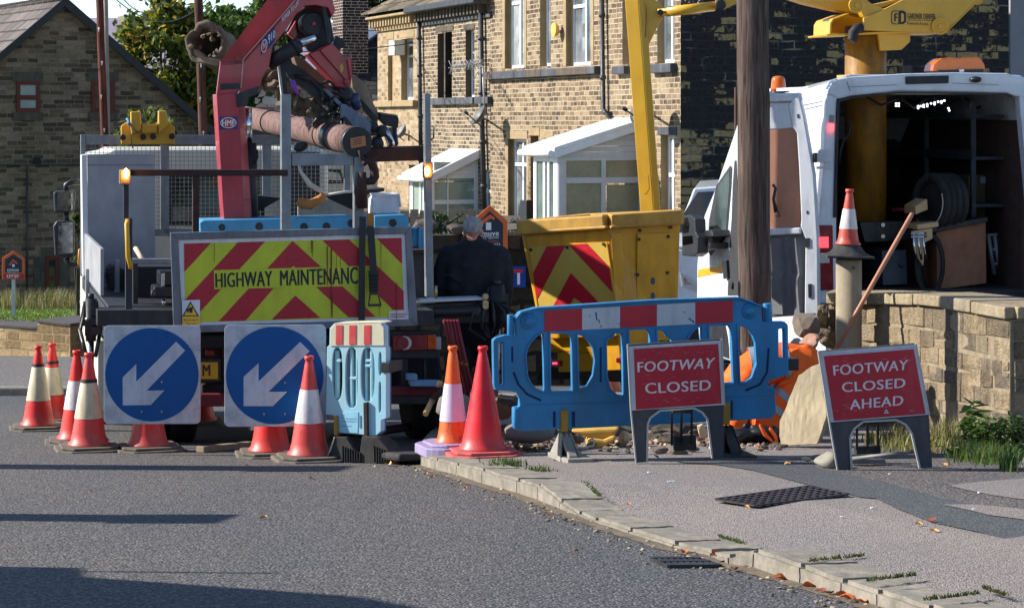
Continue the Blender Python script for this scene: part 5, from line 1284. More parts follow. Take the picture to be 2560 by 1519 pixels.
mb.prism([VR.px(*q,-.02)for q in ((2066,232),(2093,245),(2088,330),(2083,564),(2085,760),(2040,790),(2046,562),(2058,420))],VR.ey*.12)
mb.build('rear_pillar',van,bevel=.012)
mb=MB(van_w)
hd=[c3(265,128),c3(300,60),c3(390,32),c3(750,10),c3(1050,4),c3(1380,8),c3(1500,50),c3(1560,130),c3(1560,175),c3(1420,148),c3(1380,132),c3(1000,122),c3(700,120),c3(420,150),c3(335,170)]
mb.plate(VR,hd,-.03,.16);hdr=mb.build('roof_header',van,bevel=.02)
mb=MB(van_w);mb.prism([VR.px(*q,-.02)for q in ((2548,240),(2590,215),(2630,500),(2640,760),(2592,760),(2572,500))],VR.ey*.12);mb.build('rear_pillar',van,bevel=.012)
mb=MB(seam);mb.plate(VR,[c3(330,176),c3(420,154),c3(700,124),c3(1000,126),c3(1380,137),c3(1418,152),c3(1412,160),c3(1376,146),c3(1000,135),c3(700,133),c3(425,163),c3(345,186),c3(322,900),c3(310,900)],-.04,.03);mb.build('door_seal',van)
mb=MB(black_plastic);mb.plate(VR,[c3(752,28),c3(1020,22),c3(1020,70),c3(756,76)],-.05,.03);mb.build('high_level_lamp',hdr,bevel=.006)
mb=MB(black_plastic,chrome);mb.rock(VR.px(*c3(1186,47),-.05),.055,.04,.03,0,4,3,.05,False,cuts=0);mb.build('reversing_camera',hdr)
mb=MB(M('panel_line',S(120,124,130),.5));mb.plate(VR,[c3(400,92),c3(700,78),c3(700,81),c3(400,95)],-.034,.004);mb.plate(VR,[c3(1040,68),c3(1325,78),c3(1325,81),c3(1040,71)],-.034,.004);mb.plate(VR,[c3(388,60),c3(392,60),c3(412,120),c3(408,120)],-.034,.004);mb.build('panel_line',hdr)
mb=MB(lamp_red,glow('tail_lamp_lit',(1,.03,.04),2.2,(.4,.02,.03)),lamp_clear)
tl=[c3(207,947),c3(303,947),c3(308,1348),c3(212,1348)]
mb.plate(VR,tl,-.06,.05,0);mb.plate(VR,[c3(212,1020),c3(275,1018),c3(277,1085),c3(213,1086)],-.064,.006,1);mb.plate(VR,[c3(212,1120),c3(280,1118),c3(282,1180),c3(214,1182)],-.064,.006,2)
mb.build('tail_lamp',van,bevel=.008)
mb=MB(glow('side_marker_lit',(1,.05,.06),3,(.4,.02,.03)),M('marker_case',S(130,130,134),.4))
mb.plate(VR,[c3(285,265),c3(312,268),c3(308,318),c3(281,316)],-.04,.03,1);mb.plate(VR,[c3(280,318),c3(310,320),c3(307,368),c3(278,366)],-.05,.04,0);mb.build('marker_lamp',van,bevel=.004)
mb=MB(van_in,dark_steel);mb.plate(VR,[c3(168,508),c3(215,505),c3(225,480),c3(290,478),c3(295,560),c3(230,560),c3(170,552)],-.09,.05,0);mb.tube([VR.px(*c3(192,500),-.1),VR.px(*c3(192,560),-.1)],.02,1,8);mb.plate(VR,[c3(205,585),c3(300,580),c3(300,596),c3(205,600)],-.05,.03,0);mb.build('door_hinge',van,bevel=.004)
mb=MB(black_plastic);mb.plate(VR,[(2030,760),(2640,735),(2640,830),(2030,850)],-.12,.1);mb.build('rear_bumper',van,bevel=.02)
VD=Fr(VR.px(2046,500,-.1),-24)
dm=lambda mb,pts,d,th,m=0:mb.plate(VD,[d2(*q)for q in pts],d,th,m)
mb=MB(van_w,seam);dm(mb,[(400,190),(735,176),(775,330),(830,700),(848,1010),(852,1450),(400,1480)],.03,.03)
door=mb.build('rear_door',van,bevel=.01)
mb=MB(van_in)
dm(mb,[(400,172),(742,168),(752,215),(400,225)],-.03,.06);dm(mb,[(400,225),(690,222),(680,240),(700,372),(400,395)],0.0,.03)
dm(mb,[(690,220),(735,178),(765,300),(822,640),(845,1010),(850,1450),(768,1450),(772,1010),(744,940),(748,900),(735,600),(722,400),(700,372),(676,240)],-.05,.08)
dm(mb,[(400,960),(742,948),(748,985),(400,1000)],-.05,.08)
mb.build('inner_frame',door,bevel=.012)
mb=MB(hardb);dm(mb,[(400,392),(702,372),(724,410),(736,620),(748,900),(742,952),(400,965)],.005,.02);mb.build('hardboard_panel',door)
mb=MB(M('door_trim_grey',S(104,106,110),.6,var=.2));dm(mb,[(400,1000),(750,985),(768,1020),(768,1450),(400,1470)],.0,.02);dm(mb,[(400,1180),(760,1228),(766,1240),(400,1196)],-.01,.02)
for xa,xb in ((560,618),(676,716)):  # wavy ribs added so the panel shows stripes of light and shade
 ys=[1008,1080,1150,1215,1250,1330,1400,1450];wv=[0,6,14,22,10,14,20,24]
 for (y0,w0),(y1,w1)in zip(zip(ys,wv),list(zip(ys,wv))[1:]):
  A,B,C_,D=(VD.px(*d2(xa+w0,y0),0),VD.px(*d2(xb+w0,y0),-.045),VD.px(*d2(xb+w1,y1),-.045),VD.px(*d2(xa+w1,y1),0));mb.face([A,B,C_,D]);E,H=(VD.px(*d2(xb+w0+26,y0),0),VD.px(*d2(xb+w1+26,y1),0));mb.face([B,E,H,C_])
mb.build('trim_panel',door)
mb=MB(black_plastic,dark_steel);dm(mb,[(768,1010),(795,1008),(796,1060),(770,1062)],-.06,.03);dm(mb,[(788,1275),(806,1272),(808,1350),(790,1354)],-.06,.03);dm(mb,[(724,292),(734,290),(736,312),(726,314)],-.055,.02);dm(mb,[(779,850),(788,850),(788,868),(779,868)],-.055,.02)
mb.tube([VD.px(*d2(585,700),-.06),VD.px(*d2(600,720),-.07),VD.px(*d2(588,780),-.06),VD.px(*d2(600,860),-.05)],.014,1,6);mb.tube([VD.px(*d2(588,780),-.05),VD.px(*d2(624,885),-.05),VD.px(*d2(600,880),-.05)],.007,1,6);mb.build('door_latch',door)
def vs(mb,pts,d,th,m=0):mb.plate(VS,[d2(*q)for q in pts],d,th,m)
mb=MB(seam);vs(mb,[(335,590),(255,705),(215,900),(205,1085),(222,1110),(300,1015),(318,985),(342,700),(346,600)],-.008,.01);sl_=mb.build('door_window_frame',van,bevel=.004)
mb=MB(glass('cab_side_glass',(.07,.10,.10),mott=.5));vs(mb,[(332,615),(268,710),(240,900),(232,1075),(298,1003),(312,975),(333,700)],-.013,.008);mb.build('cab_side_window',van)
mb=MB(seam);vs(mb,[(362,560),(372,560),(380,760),(382,1340),(322,1340),(330,1100),(345,900),(352,700)],-.006,.01);vs(mb,[(750,240),(900,210),(900,213),(750,244)],-.003,.004);vs(mb,[(755,265),(870,238),(870,241),(755,269)],-.003,.004);mb.build('door_gap',van)
mb=MB(M('van_stripe',S(232,160,38),.4));vs(mb,[(152,1190),(292,1166),(288,1208),(148,1236)],-.004,.006);mb.build('side_stripe',van)
mb=MB(black_plastic);vs(mb,[(290,1145),(312,1135),(318,1235),(296,1245)],-.04,.04);mb.lathe([(.04,0),(.04,.02)],VS.px(*d2(350,1282),-.01),tuple(-VS.ey),0,14);mb.build('door_handle',van,bevel=.008)
mb=MB(black_plastic,chrome)
mp=[b1(1378,180),b1(1440,168),b1(1475,200),b1(1480,300),b1(1500,330),b1(1495,455),b1(1460,480),b1(1380,470)]
mb.plate(VS,mp,-.30,.12);mb.plate(VS,[b1(1480,290),b1(1600,280),b1(1610,330),b1(1500,345)],-.2,.2);mb.plate(VS,[b1(1490,385),b1(1590,375),b1(1590,420),b1(1490,432)],-.2,.2)
mb.build('door_mirror',van,bevel=.012)
mb=MB(glass_mir);mb.plate(VS,[b1(1380,195),b1(1420,190),b1(1432,240),b1(1425,300),b1(1382,305)],-.306,.006);mb.plate(VS,[b1(1384,330),b1(1455,322),b1(1460,380),b1(1386,395)],-.306,.006);mb.build('mirror_glass',van)
gw=gz(VS.w(xf+.9,0,0).y)
wheel(van,VS.w(xf+.85,.12,gw+.36),.36,.22,VS.ey);wheel(van,VS.w(-1.0,.12,gz(VS.w(-1,0,0).y)+.36),.36,.22,VS.ey)
wheel(van,VS.w(xf+.85,W_-.12,gw+.36),.36,.22,VS.ey);wheel(van,VS.w(-1.0,W_-.12,gz(VS.w(-1,0,0).y)+.36),.36,.22,VS.ey)
mb=MB(black_plastic)
for xx in (xf+.85,-1.0):mb.prism([VS.w(xx+.47*math.cos(a*math.pi/12),-.006,zsill+.02+.46*math.sin(a*math.pi/12))for a in range(13)],VS.ey*.03)
mb.build('wheel_arch',van)
mb=MB(amber_off,black_plastic)
c_=VS.px(1946,236,.12);mb.lathe([(.085,0),(.085,.03)],c_,(0,0,1),1,20);mb.lathe([(.078,.03),(.078,.06),(.068,.15),(.055,.175),(.02,.185)],c_,(0,0,1),0,20);mb.build('amber_beacon',van)
bl=[t7(1930,440),t7(1940,405),t7(1965,380),t7(1990,365),t7(2040,360),t7(2090,362),t7(2110,368),t7(2130,362),t7(2215,358),t7(2235,370),t7(2255,405),t7(2258,436),t7(2240,446),t7(1930,446)]
mb=MB(amber_off);mb.plate(VR,bl,.25,.24);lb_=mb.build('amber_light_bar',van,bevel=.02)
mb=MB(black_plastic,dirty_white);mb.plate(VR,[t7(1960,440),t7(2250,432),t7(2250,452),t7(1960,456)],.23,.28);mb.plate(VR,[t7(2098,434),t7(2128,434),t7(2128,450),t7(2098,450)],.21,.02,1);mb.build('light_bar_base',lb_,bevel=.006)
mb=MB(black_plastic);mb.plate(VR,[t7(1745,410),t7(1800,408),t7(1802,460),t7(1745,462)],.5,.12);mb.build('roof_socket',van,bevel=.008)
DT=.9
mb=MB(boom_yellow);TC=VR.px(2164,190,DT);rT=46/F*TC.y
mb.lathe([(rT*1.55,0),(rT*1.55,.045),(rT*1.02,.05),(rT,.055),(rT,.42)],TC+Vector((0,0,-.04)),(0,0,1),0,36)
mb.build('turret_column',van)
mb=MB(M('shaded_column_yellow',S(150,104,24),.55,var=.25,scale=4,dirt=.6,dcol=S(70,50,24),dth=.5));mb.lathe([(rT*1.12,0),(rT*1.12,(zroof-zfl)*.66),(rT*1.125,(zroof-zfl)*.665),(rT*1.12,(zroof-zfl)*.67),(rT*1.12,zroof-zfl)],Vector((TC.x,TC.y,zfl)),(0,0,1),0,36);mb.build('column_foot',van)  # column yellow darkened to stand for shade inside the van
dt=lambda mb,pts,d,th,m=0:mb.plate(VR,[t7(*q)for q in pts],d,th,m)
mb=MB(boom_yellow)
dt(mb,[(1268,214),(1640,198),(2030,196),(2030,208),(1640,212),(1272,226)],DT-.3,.6)
dt(mb,[(1285,214),(1288,145),(1305,118),(1400,84),(1415,82),(1500,108),(1498,200)],DT+.22,.02)
dt(mb,[(1285,214),(1288,145),(1305,118),(1400,84),(1416,86),(1312,126),(1300,150),(1298,212)],DT-.28,.5)
dt(mb,[(1590,206),(1790,206),(1790,262),(1750,300),(1735,312),(1605,318)],DT-.25,.05)
tt=mb.build('turret_table',van,bevel=.005)
mb=MB(boom_yellow)
dt(mb,[(1500,190),(1500,112),(1620,62),(1820,-40),(2260,-60),(2205,5),(2010,200),(1990,208)],DT-.32,.04);dt(mb,[(1500,190),(1500,112),(1620,62),(1820,-40),(2260,-60),(2205,5),(2010,200),(1990,208)],DT+.2,.04)
dt(mb,[(2260,-60),(2272,-54),(2216,10),(2018,206),(2005,206),(2205,5)],DT-.32,.56)
dt(mb,[(1530,36),(1780,-20),(1640,40),(1600,52)],DT-.1,.2)
ab=mb.build('lower_boom',van,bevel=.005)
mb=MB(boom_yellow,dark_steel)
dt(mb,[(1040,-10),(1320,-60),(1440,-60),(1600,64),(1520,104),(1500,106),(1410,80),(1330,66),(1150,26)],DT-.1,.2);dt(mb,[(1440,-10),(1640,60),(1500,108)],DT-.3,.14)
for x,y,r_ in ((1450,34,.075),(1975,165,.085)):
 q=VR.px(*t7(x,y),DT-.33);mb.lathe([(r_,0),(r_,.02),(r_*.75,.022),(r_*.7,.012),(r_*.3,.012),(r_*.28,.03)],q,tuple(-VR.ey),0,20)
mb.lathe([(.05,-.02),(.05,.02)],VR.px(*t7(2212,2),DT),tuple(VR.ey),0,14)
mb.build('boom_link',van,bevel=.004)
print_b=M('boom_print',S(38,42,52),.5)
mb=MB(print_b,boom_yellow)
mb.text(VR,'GARDNER DENVER',t7(1772,84),t7(1946,88),t7(1948,124),t7(1772,118),DT-.325,0,bold=.03);dt(mb,[(1772,125),(1948,129),(1948,132),(1772,128)],DT-.324,.003)
mb.text(VR,'Powered Access',t7(1772,136),t7(1900,138),t7(1902,160),t7(1772,156),DT-.325,0)
dt(mb,[(1718,68),(1745,67),(1764,80),(1764,138),(1745,153),(1716,152)],DT-.325,.003);dt(mb,[(1733,84),(1742,84),(1750,92),(1750,130),(1742,138),(1733,138)],DT-.329,.003,1)
for q in ([(1672,78),(1682,68),(1715,67),(1715,71),(1685,73),(1676,82),(1676,140),(1684,148),(1714,150),(1714,154),(1682,153),(1671,143)],[(1690,92),(1696,84),(1712,84),(1712,92),(1700,92),(1699,106),(1712,106),(1712,114),(1699,114),(1699,137),(1690,132)]):dt(mb,q,DT-.325,.003)
mb.build('boom_lettering',ab)
mb=MB(black_rubber);mb.tube([VR.px(*t7(x,y),DT-.36)for x,y in ((1490,175),(1455,180),(1435,205),(1430,245),(1422,258))],.05,0,10);mb.build('hose',van)
BM=Fr(P(1620,200,20.55),0)
b4=lambda x,y:(1400+x/2.969,y/2.969)
bm4=lambda mb,pts,d,th,m=0:mb.plate(BM,[b4(*q)for q in pts],d,th,m)
BL=Fr(BM.px(*b4(580,0),0),-52)
mb=MB(boom_yellow)
pr=[b4(474,-90),b4(574,-90),b4(690,1500),b4(700,1640),b4(600,1640),b4(590,1484)]
mb.prism([BM.px(*q,.05-.05*(k in (1,2,3)))for k,q in enumerate(pr)],Vector((.03,.07,0)))
bm4(mb,[(574,-90),(612,-90),(620,0),(660,330),(742,1500),(750,1640),(700,1640),(690,1500)],.0,.10)
bm4(mb,[(612,-60),(690,-20),(760,55),(775,75),(768,130),(735,180),(660,335),(610,335),(596,0)],.03,.08)
ub=mb.build('upper_boom',van,bevel=.006)
mb=MB(M('boom_crack',S(120,74,10),.7));mb.prism([BM.px(*b4(*q),.06-.004)for q in ((545,0),(549,0),(648,1484),(644,1484))],Vector((0,.01,0)));mb.tube([BM.px(*b4(*q),-.005)for q in ((622,20),(640,60),(636,280))],.004,0,5);mb.tube([BM.px(*b4(*q),.0)for q in ((655,1300),(662,1400),(640,1440),(625,1440))],.004,0,5);mb.build('boom_groove',ub)
mb=MB(boom_yellow,dark_steel)
mb.tube([BM.px(*b4(725,96),.0),BM.px(*b4(1150,48),.0)],.115*.33*1.0,0,16);mb.tube([BM.px(*b4(790,90),.0),BM.px(*b4(1145,48),.0)],.046,0,16);bm4(mb,[(1150,20),(1190,-40),(1330,-60),(1330,18),(1220,72),(1165,60)],-.05,.1)
mb.lathe([(.05,0),(.05,.02),(.03,.02)],BM.px(*b4(1190,38),-.06),tuple(-BM.ey),1,14);mb.lathe([(.03,0),(.03,.02)],BM.px(*b4(745,95),-.06),tuple(-BM.ey),1,12)
for k in range(7):mb.rock(BM.px(*b4(915+22*k,14+(k%3)*6),.1),.035,.05,.03,1,k,2,.3)
mb.build('levelling_ram',van)
BC=P(1528,650,19.7)
BLF,BRF=Fr(BC,-34),Fr(BC,20)
bas_y=M('basket_yellow',S(222,158,22),.42,var=.18,scale=3,dirt=.55,dcol=S(150,104,30),dth=.54,coat=.2);bas_r=M('basket_rim',S(196,148,60),.6,var=.3,scale=4,dirt=.5,dcol=S(110,84,50))
TL,TR_,BR_,BL_=b1(185,305),b1(835,262),b1(925,1232),b1(345,1165)
RTR,RBR=b1(1368,225),b1(1376,1175)
mb=MB(bas_y)
pl=[BLF.px(*b1(185,305)),BC.copy(),BC.copy(),BLF.px(*b1(355,1180))]
tL,bL=BLF.px(*b1(185,305)),BLF.px(*b1(355,1180));tC,bC=BLF.px(*b1(835,262)),BLF.px(*b1(925,1225));tR,bR=BRF.px(*b1(1368,225)),BRF.px(*b1(1340,1175))
bc_d=Vector((BC.x,BC.y,0))
tF=tL+(tR-tC);bF=bL+(bR-bC);bF=Vector((bF.x,bF.y,(bL.z+bR.z)/2));tF.z=(tL.z+tR.z)/2
th=.03
mb.prism([tL,tC,bC,bL],BLF.ey*th);mb.prism([tC,tR,bR,bC],BRF.ey*th)
mb.prism([tR,tF,bF,bR],-BLF.ey.cross(Vector((0,0,1))).normalized()*0+Vector((-.03,0,0)));mb.prism([tF,tL,bL,bF],Vector((.02,-.03,0)))
mb.prism([bL,bC,bR,bF],(0,0,.03))
bas=mb.build('basket',van,bevel=.01)
mb=MB(bas_r)
o1,o2,o3=BLF.px(*b1(118,288),-.06),BLF.px(*b1(832,250),-.06),BRF.px(*b1(1366,222),-.05)
for a,b,fr in ((tL,tC,BLF),(tC,tR,BRF),(tR,tF,None),(tF,tL,None)):
 mb.beam(a+Vector((0,0,.05)),b+Vector((0,0,.05)),.16,.13)
mb.beam(tL+Vector((-.05,0,.005)),tC+Vector((0,-.05,.005)),.1,.03);mb.beam(tC+Vector((0,-.05,.005)),tR+Vector((0.0,-.03,.005)),.1,.03)
mb.build('rim',bas,bevel=.02)
bl1=lambda mb,pts,d,th,m=0,fr=None:mb.plate(fr or BLF,[b1(*q)for q in pts],d,th,m)
mb=MB(M('reflective_yellow',S(206,170,72),.4,var=.1,dirt=.2,dcol=S(140,112,60)),dark_steel);bl1(mb,[(245,410),(815,372),(880,815),(310,850)],-.014,.008)
cp=mb.build('chevron_panel',bas)
mb=MB(M('basket_chevron_red',S(196,26,42),.35,var=.1,dirt=.15,dcol=S(150,60,60)))
for q in ([(375,403),(515,394),(305,790),(298,778),(275,600)],[(540,392),(675,383),(838,555),(864,745)],[(555,600),(765,822),(648,830),(580,783),(548,836),(425,843)]):bl1(mb,q,-.018,.004)
mb.build('red_chevrons',cp)
mb=MB(bas_y);bl1(mb,[(235,410),(245,410),(312,850),(302,852)],-.02,.012);bl1(mb,[(813,372),(825,372),(892,815),(880,816)],-.02,.012);bl1(mb,[(848,300),(930,300),(950,640),(965,1200),(900,1210),(858,380)],-.02,.012,0,BRF)
bl1(mb,[(1050,310),(1320,300),(1338,320),(1340,790),(1335,1150),(1060,1170),(1045,800)],-.012,.01,0,BRF)
mb.build('panel_ribs',bas,bevel=.006)
mb=MB(dark_steel,M('hole_blue',S(60,84,100),.6))
for x,y in ((1068,285),(1296,262),(1060,350),(1278,330),(1050,612),(1272,598),(260,428),(800,386),(530,410)):
 fr=BRF if x>900 else BLF;mb.lathe([(.016,0),(.014,.014)],fr.px(*b1(x,y),-.012),tuple(-fr.ey),0,8)
for x,y in ((1165,660),(1165,770)):mb.prism([BRF.px(*b1(x+15*math.cos(a*.4),y+27*math.sin(a*.4)),-.016)for a in range(16)],BRF.ey*.004,1)
for x in (1070,1130,1210,1265):bl1(mb,[(x,1100),(x+45,1098),(x+45,1108),(x,1110)],-.016,.005,0,BRF)
mb.build('bolts',bas)
mb=MB(bas_y);mb.beam(BLF.px(*b1(395,1062),-.03),BLF.px(*b1(910,1040),-.03),.07,.06);mb.beam(BLF.px(*b1(480,1262),.05),BLF.px(*b1(945,1245),.05),.1,.17)
mb.beam(BLF.px(*b1(520,1200),.3),BLF.px(*b1(520,1290),.3),.1,.1,0,(0,1,0));mb.build('lamp_beam',bas,bevel=.008)
mb=MB(lamp_red,glow('basket_lamp_lit',(1,.02,.06),7,(.5,.02,.04)))
bl1(mb,[(408,1252),(482,1250),(482,1292),(408,1294)],-.03,.05);bl1(mb,[(890,1228),(946,1224),(946,1264),(890,1266)],-.03,.05)
for x in (425,437,449):mb.lathe([(.008,0),(.008,.004)],BLF.px(*b1(x,1270),-.032),tuple(-BLF.ey),1,8)
mb.build('rear_lamp',bas,bevel=.006)
mb=MB(black_rubber,dark_steel)
bl1(mb,[(345,1200),(420,1296),(560,1300),(560,1388),(315,1390),(305,1375),(335,1320)],.5,.08);mb.beam(BLF.px(*b1(560,1335),.5),BRF.px(*b1(1100,1350),.6),.12,.14,1);mb.tube([BLF.px(*b1(830,1290),.3),BLF.px(*b1(870,1310),.3),BRF.px(*b1(960,1280),.3)],.02,1,6)
mb.build('support_frame',bas)
mb=MB(M('rack_metal',S(58,62,70),.6,.3,var=.2,dirt=.4))
for z_ in (.75,1.2,1.6):mb.lbox(VS,-3.2,-.5,W_-.42,W_-.1,zfl+z_,zfl+z_+.03);mb.lbox(VS,-3.2,-.5,W_-.42,W_-.40,zfl+z_+.03,zfl+z_+.09)
for x_ in (-3.1,-1.8,-.55):mb.lbox(VS,x_,x_+.04,W_-.425,W_-.38,zfl,zfl+1.75)
mb.build('side_rack',van)
mb=MB(black_rubber)
for k in range(5):mb.tube([VR.px(*c3(520+200*k,160),.5+.2*k),VR.px(*c3(600+200*k,205+20*(k%2)),.6+.2*k),VR.px(*c3(700+190*k,165),.7+.2*k)],.012,0,6)
mb.tube([VR.px(*c3(*q),.15)for q in ((405,300),(412,330),(400,390),(370,420),(350,480),(340,560))],.012,0,8);mb.build('loose_cable',van)
ply=M('plywood',S(150,100,72),.75,var=.25,scale=5,dirt=.3,dcol=S(80,56,42));raw=M('raw_timber',S(214,176,130),.75,var=.2,scale=6)
mb=MB(ply,dark_steel);mb.prism([VR.px(*c3(*q),.35)for q in ((940,990),(1248,925),(1252,1305),(950,1345))],VR.ey*.9);mb.prism([VR.px(*c3(*q),.30)for q in ((910,960),(1260,895),(1262,925),(915,992))],VR.ey*1.0,1)
tag(mb.build('plywood_cabinet',bevel=.005),'brown plywood cabinet on the floor of the open van','cabinet')
mb=MB(raw);mb.prism([VR.px(*c3(*q),.25)for q in ((822,945),(955,925),(957,955),(826,975))],VR.ey*.4);mb.prism([VR.px(*c3(*q),.3)for q in ((812,830),(885,785),(890,850),(815,880))],VR.ey*.3);mb.prism([VR.px(*c3(*q),.26)for q in ((790,985),(918,965),(918,1030),(870,1055),(862,1200),(830,1150),(795,1010))],VR.ey*.04)
tag(mb.build('timber_offcuts',bevel=.004),'sunlit raw timber pieces at the corner of the cabinet inside the van','timber')
mb=MB(black_rubber,M('rope_ring',S(190,176,150),.8))
c_=VR.px(*c3(975,800),.45);ax=(VR.ex*.95+VR.ey*.3).normalized()
for k in range(4):mb.tube([c_+ax*(.07*k-.12)+(VR.ez*math.cos(a*.3)+ax.cross(VR.ez)*math.sin(a*.3))*.23 for a in range(22)],.045,0,10)
mb.lathe([(.2,-.1),(.2,.15)],c_,tuple(ax),0,24)
for k in range(3):mb.tube([c_+ax*(.04*k-.17)+(VR.ez*math.cos(a*.3)+ax.cross(VR.ez)*math.sin(a*.3))*.232 for a in range(4,14)],.006,1,6)
tag(mb.build('cable_coil'),'thick black cable coil with pale rings lying on the cabinet inside the van','cable coil')
mb=MB(black_rubber)
c_=VR.px(*c3(960,1190),.3)
for k in range(6):mb.tube([c_+VR.ex*(.03*k-.1)+VR.ey*.05*k+(VR.ez*math.cos(a*.3)*(.27+.012*k)+VR.ex*math.sin(a*.3)*.13)for a in range(22)],.018,0,8)
tag(mb.build('hanging_coil'),'loops of black cable hanging in front of the plywood cabinet','cable coil')
mb=MB(chrome)
for x in (800,830,860):mb.tube([VR.px(*c3(x,1000),.2),VR.px(*c3(x+4,1080),.2),VR.px(*c3(x+20,1160),.2)],.012,0,7)
for y in (1000,1020):mb.tube([VR.px(*c3(785,y),.2),VR.px(*c3(880,y-4),.2)],.010,0,7)
tag(mb.build('steel_hooks'),'bright steel hooks hung on the timber board inside the van','hook')
mb=MB(M('metal_box',S(72,80,90),.5,.3,var=.2,dirt=.3),dark_steel);mb.prism([VR.px(*c3(*q),.5)for q in ((605,1105),(755,1100),(762,1310),(612,1318))],VR.ey*.5);mb.rock(VR.px(*c3(728,1195),.48),.03,.02,.02,1,3,2,.2);tag(mb.build('metal_box',bevel=.006),'grey metal locker box behind the sloping wooden handle inside the van','box')
mb=MB(dark_steel,chrome);mb.prism([VR.px(*c3(*q),.6)for q in ((470,930),(790,922),(795,1035),(500,1050))],VR.ey*.15)
for y in (945,1015):mb.lathe([(.02,0),(.02,.02)],VR.px(*c3(608,y),.6),tuple(-VR.ey),1,10)
tag(mb.build('black_bracket'),'black steel bracket plate at the foot of the yellow column in the van','bracket')
mb=MB(alum)
for x0,x1 in ((1262,1300),(1300,1335),(1340,1385)):mb.tube([VR.px(*c3(x0,1000),.7),VR.px(*c3(x1,1250),.7)],.022,0,8)
for k in range(3):mb.tube([VR.px(*c3(1255+12*k,1010+90*k),.7),VR.px(*c3(1345+12*k,1000+90*k),.7)],.014,0,8)
tag(mb.build('folding_steps'),'aluminium folding steps stowed beside the plywood cabinet','steps')
mb=MB(lamp_red);mb.prism([VR.px(*c3(*q),1.2)for q in ((670,842),(800,838),(800,862),(670,866))],VR.ey*.3);mb.prism([VR.px(*c3(*q),.7)for q in ((782,900),(830,895),(832,960),(784,970))],VR.ey*.2);tag(mb.build('red_case',bevel=.01),'red case half hidden inside the van behind the cabinet','case')
mb=MB(M('paper_sticker',S(150,160,190),.6),M('brown_tape',S(92,80,60),.7));mb.prism([VR.px(*c3(*q),1.0)for q in ((1215,648),(1290,646),(1290,686),(1216,688))],VR.ey*.005);mb.prism([VR.px(*c3(*q),1.0)for q in ((1292,646),(1348,643),(1348,682),(1292,686))],VR.ey*.005,1)
mb.prism([VR.px(*c3(*q),1.01)for q in ((1140,640),(1400,630),(1400,900),(1140,910))],VR.ey*.4,1)
tag(mb.build('labelled_crate'),'dark crate with a pale paper label at the back of the van','crate')

# --- second white vehicle beyond
PV=Fr(P(1760,760,30),-6)
t_=thing('parked_van','white vehicle with a clear headlight parked nose on behind the yellow basket','van',GP(1760,960))
mb=MB(van_w);out_=[(1655,900),(1655,640),(1668,600),(1694,560),(1716,520),(1735,470),(1800,465),(1850,520),(1862,600),(1866,900)]
mb.plate(PV,out_,.9,3.6);mb.plate(PV,[(1655,900),(1658,650),(1690,622),(1840,622),(1864,655),(1866,900)],0,.9)
mb.prism([PV.px(1690,622,0),PV.px(1840,622,0),PV.px(1836,590,.9),PV.px(1690,590,.9)],(0,0,.05));mb.build('body',t_,bevel=.04)
mb=MB(glass('far_windscreen',(.06,.08,.09)));mb.plate(PV,[(1680,590),(1704,540),(1745,480),(1800,478),(1845,540),(1850,590)],.87,.03);mb.build('windscreen',t_)
mb=MB(chrome,lamp_clear)
mb.plate(PV,[(1700,680),(1716,688),(1738,706),(1744,728),(1706,716)],-.02,.05,1);mb.plate(PV,[(1706,690),(1718,697),(1730,712),(1710,710)],-.024,.006,0);mb.build('headlight',t_,bevel=.004)
mb=MB(black_plastic);mb.plate(PV,[(1748,700),(1830,700),(1830,740),(1748,740)],-.015,.03);mb.plate(PV,[(1660,800),(1862,800),(1862,850),(1660,850)],-.02,.04);mb.build('grille',t_)
for u in (1680,1842):q=PV.loc(PV.px(u,850,.8));c=PV.w(q.x,.8,gz(30.5)+.34);wheel(t_,c,.34,.2,PV.ex)

# --- traffic cones
q4=lambda x,y:(x/3.533,780+y/3.533)
q5=lambda x,y:(500+x/3.533,780+y/3.533)
q6=lambda x,y:(960+x/3.533,780+y/3.533)
q7=lambda x,y:(1480+x/3.533,780+y/3.533)
q8=lambda x,y:(1960+x/2.853,720+y/2.853)
def conemat(name,col,faded):
 t=NT(name);v=t.mapv();z=t.sep(t.tc.outputs['Object'])[2]
 g=t.noise(v,7,6,.65);c=t.mix(t.ramp(g,[(.42,0),(.7,.6)]),col,faded)
 sc2=t.noise(t.mapv((1,1,.25)),26,6,.7);c=t.mix(t.ramp(sc2,[(.56,0),(.66,.7)]),c,(.10,.06,.05))
 dn=t.ramp(z,[(.04,.55),(.22,0)]);c=t.mix(t.math('MULTIPLY',dn,t.ramp(t.noise(v,12,5),[(.3,.3),(.65,1)])),c,S(120,96,84))
 return t.out(c,.45,t.bump(t.noise(v,90,2),.06,.003),0,Specular_IOR_Level=.4,Subsurface_Weight=0.0)
cone_red=conemat('cone_red',S(226,36,28),S(228,84,72));cone_pink=conemat('cone_faded_red',S(214,58,52),S(222,108,100));cone_or=conemat('cone_orange',S(226,96,24),S(232,130,70))
slv_cream=M('sleeve_cream',S(222,206,172),.5,var=.14,scale=8,dirt=.6,dcol=S(160,140,104));slv_white=M('sleeve_white',S(226,218,216),.4,var=.1,dirt=.6,dcol=S(150,132,126),scale=7);slv_lilac=M('sleeve_lilac',S(206,200,222),.35,var=.08,scale=12,dirt=.2,dcol=S(190,150,160))
rubber_base=M('cone_base_rubber',S(112,104,92),.9,var=.35,scale=7,dirt=.5,dcol=S(52,48,44),bump=.5);base_black=M('cone_base_black',S(44,44,44),.8,var=.3,dirt=.5,dcol=S(96,90,80))
base_pink=M('cone_base_red',S(196,92,88),.8,var=.25,dirt=.3,dcol=S(120,70,66));base_purple=M('cone_base_purple',S(160,146,180),.5,var=.15,dirt=.3,dcol=S(110,100,130));tape_blk=M('black_tape',(.02,.02,.022),.5)
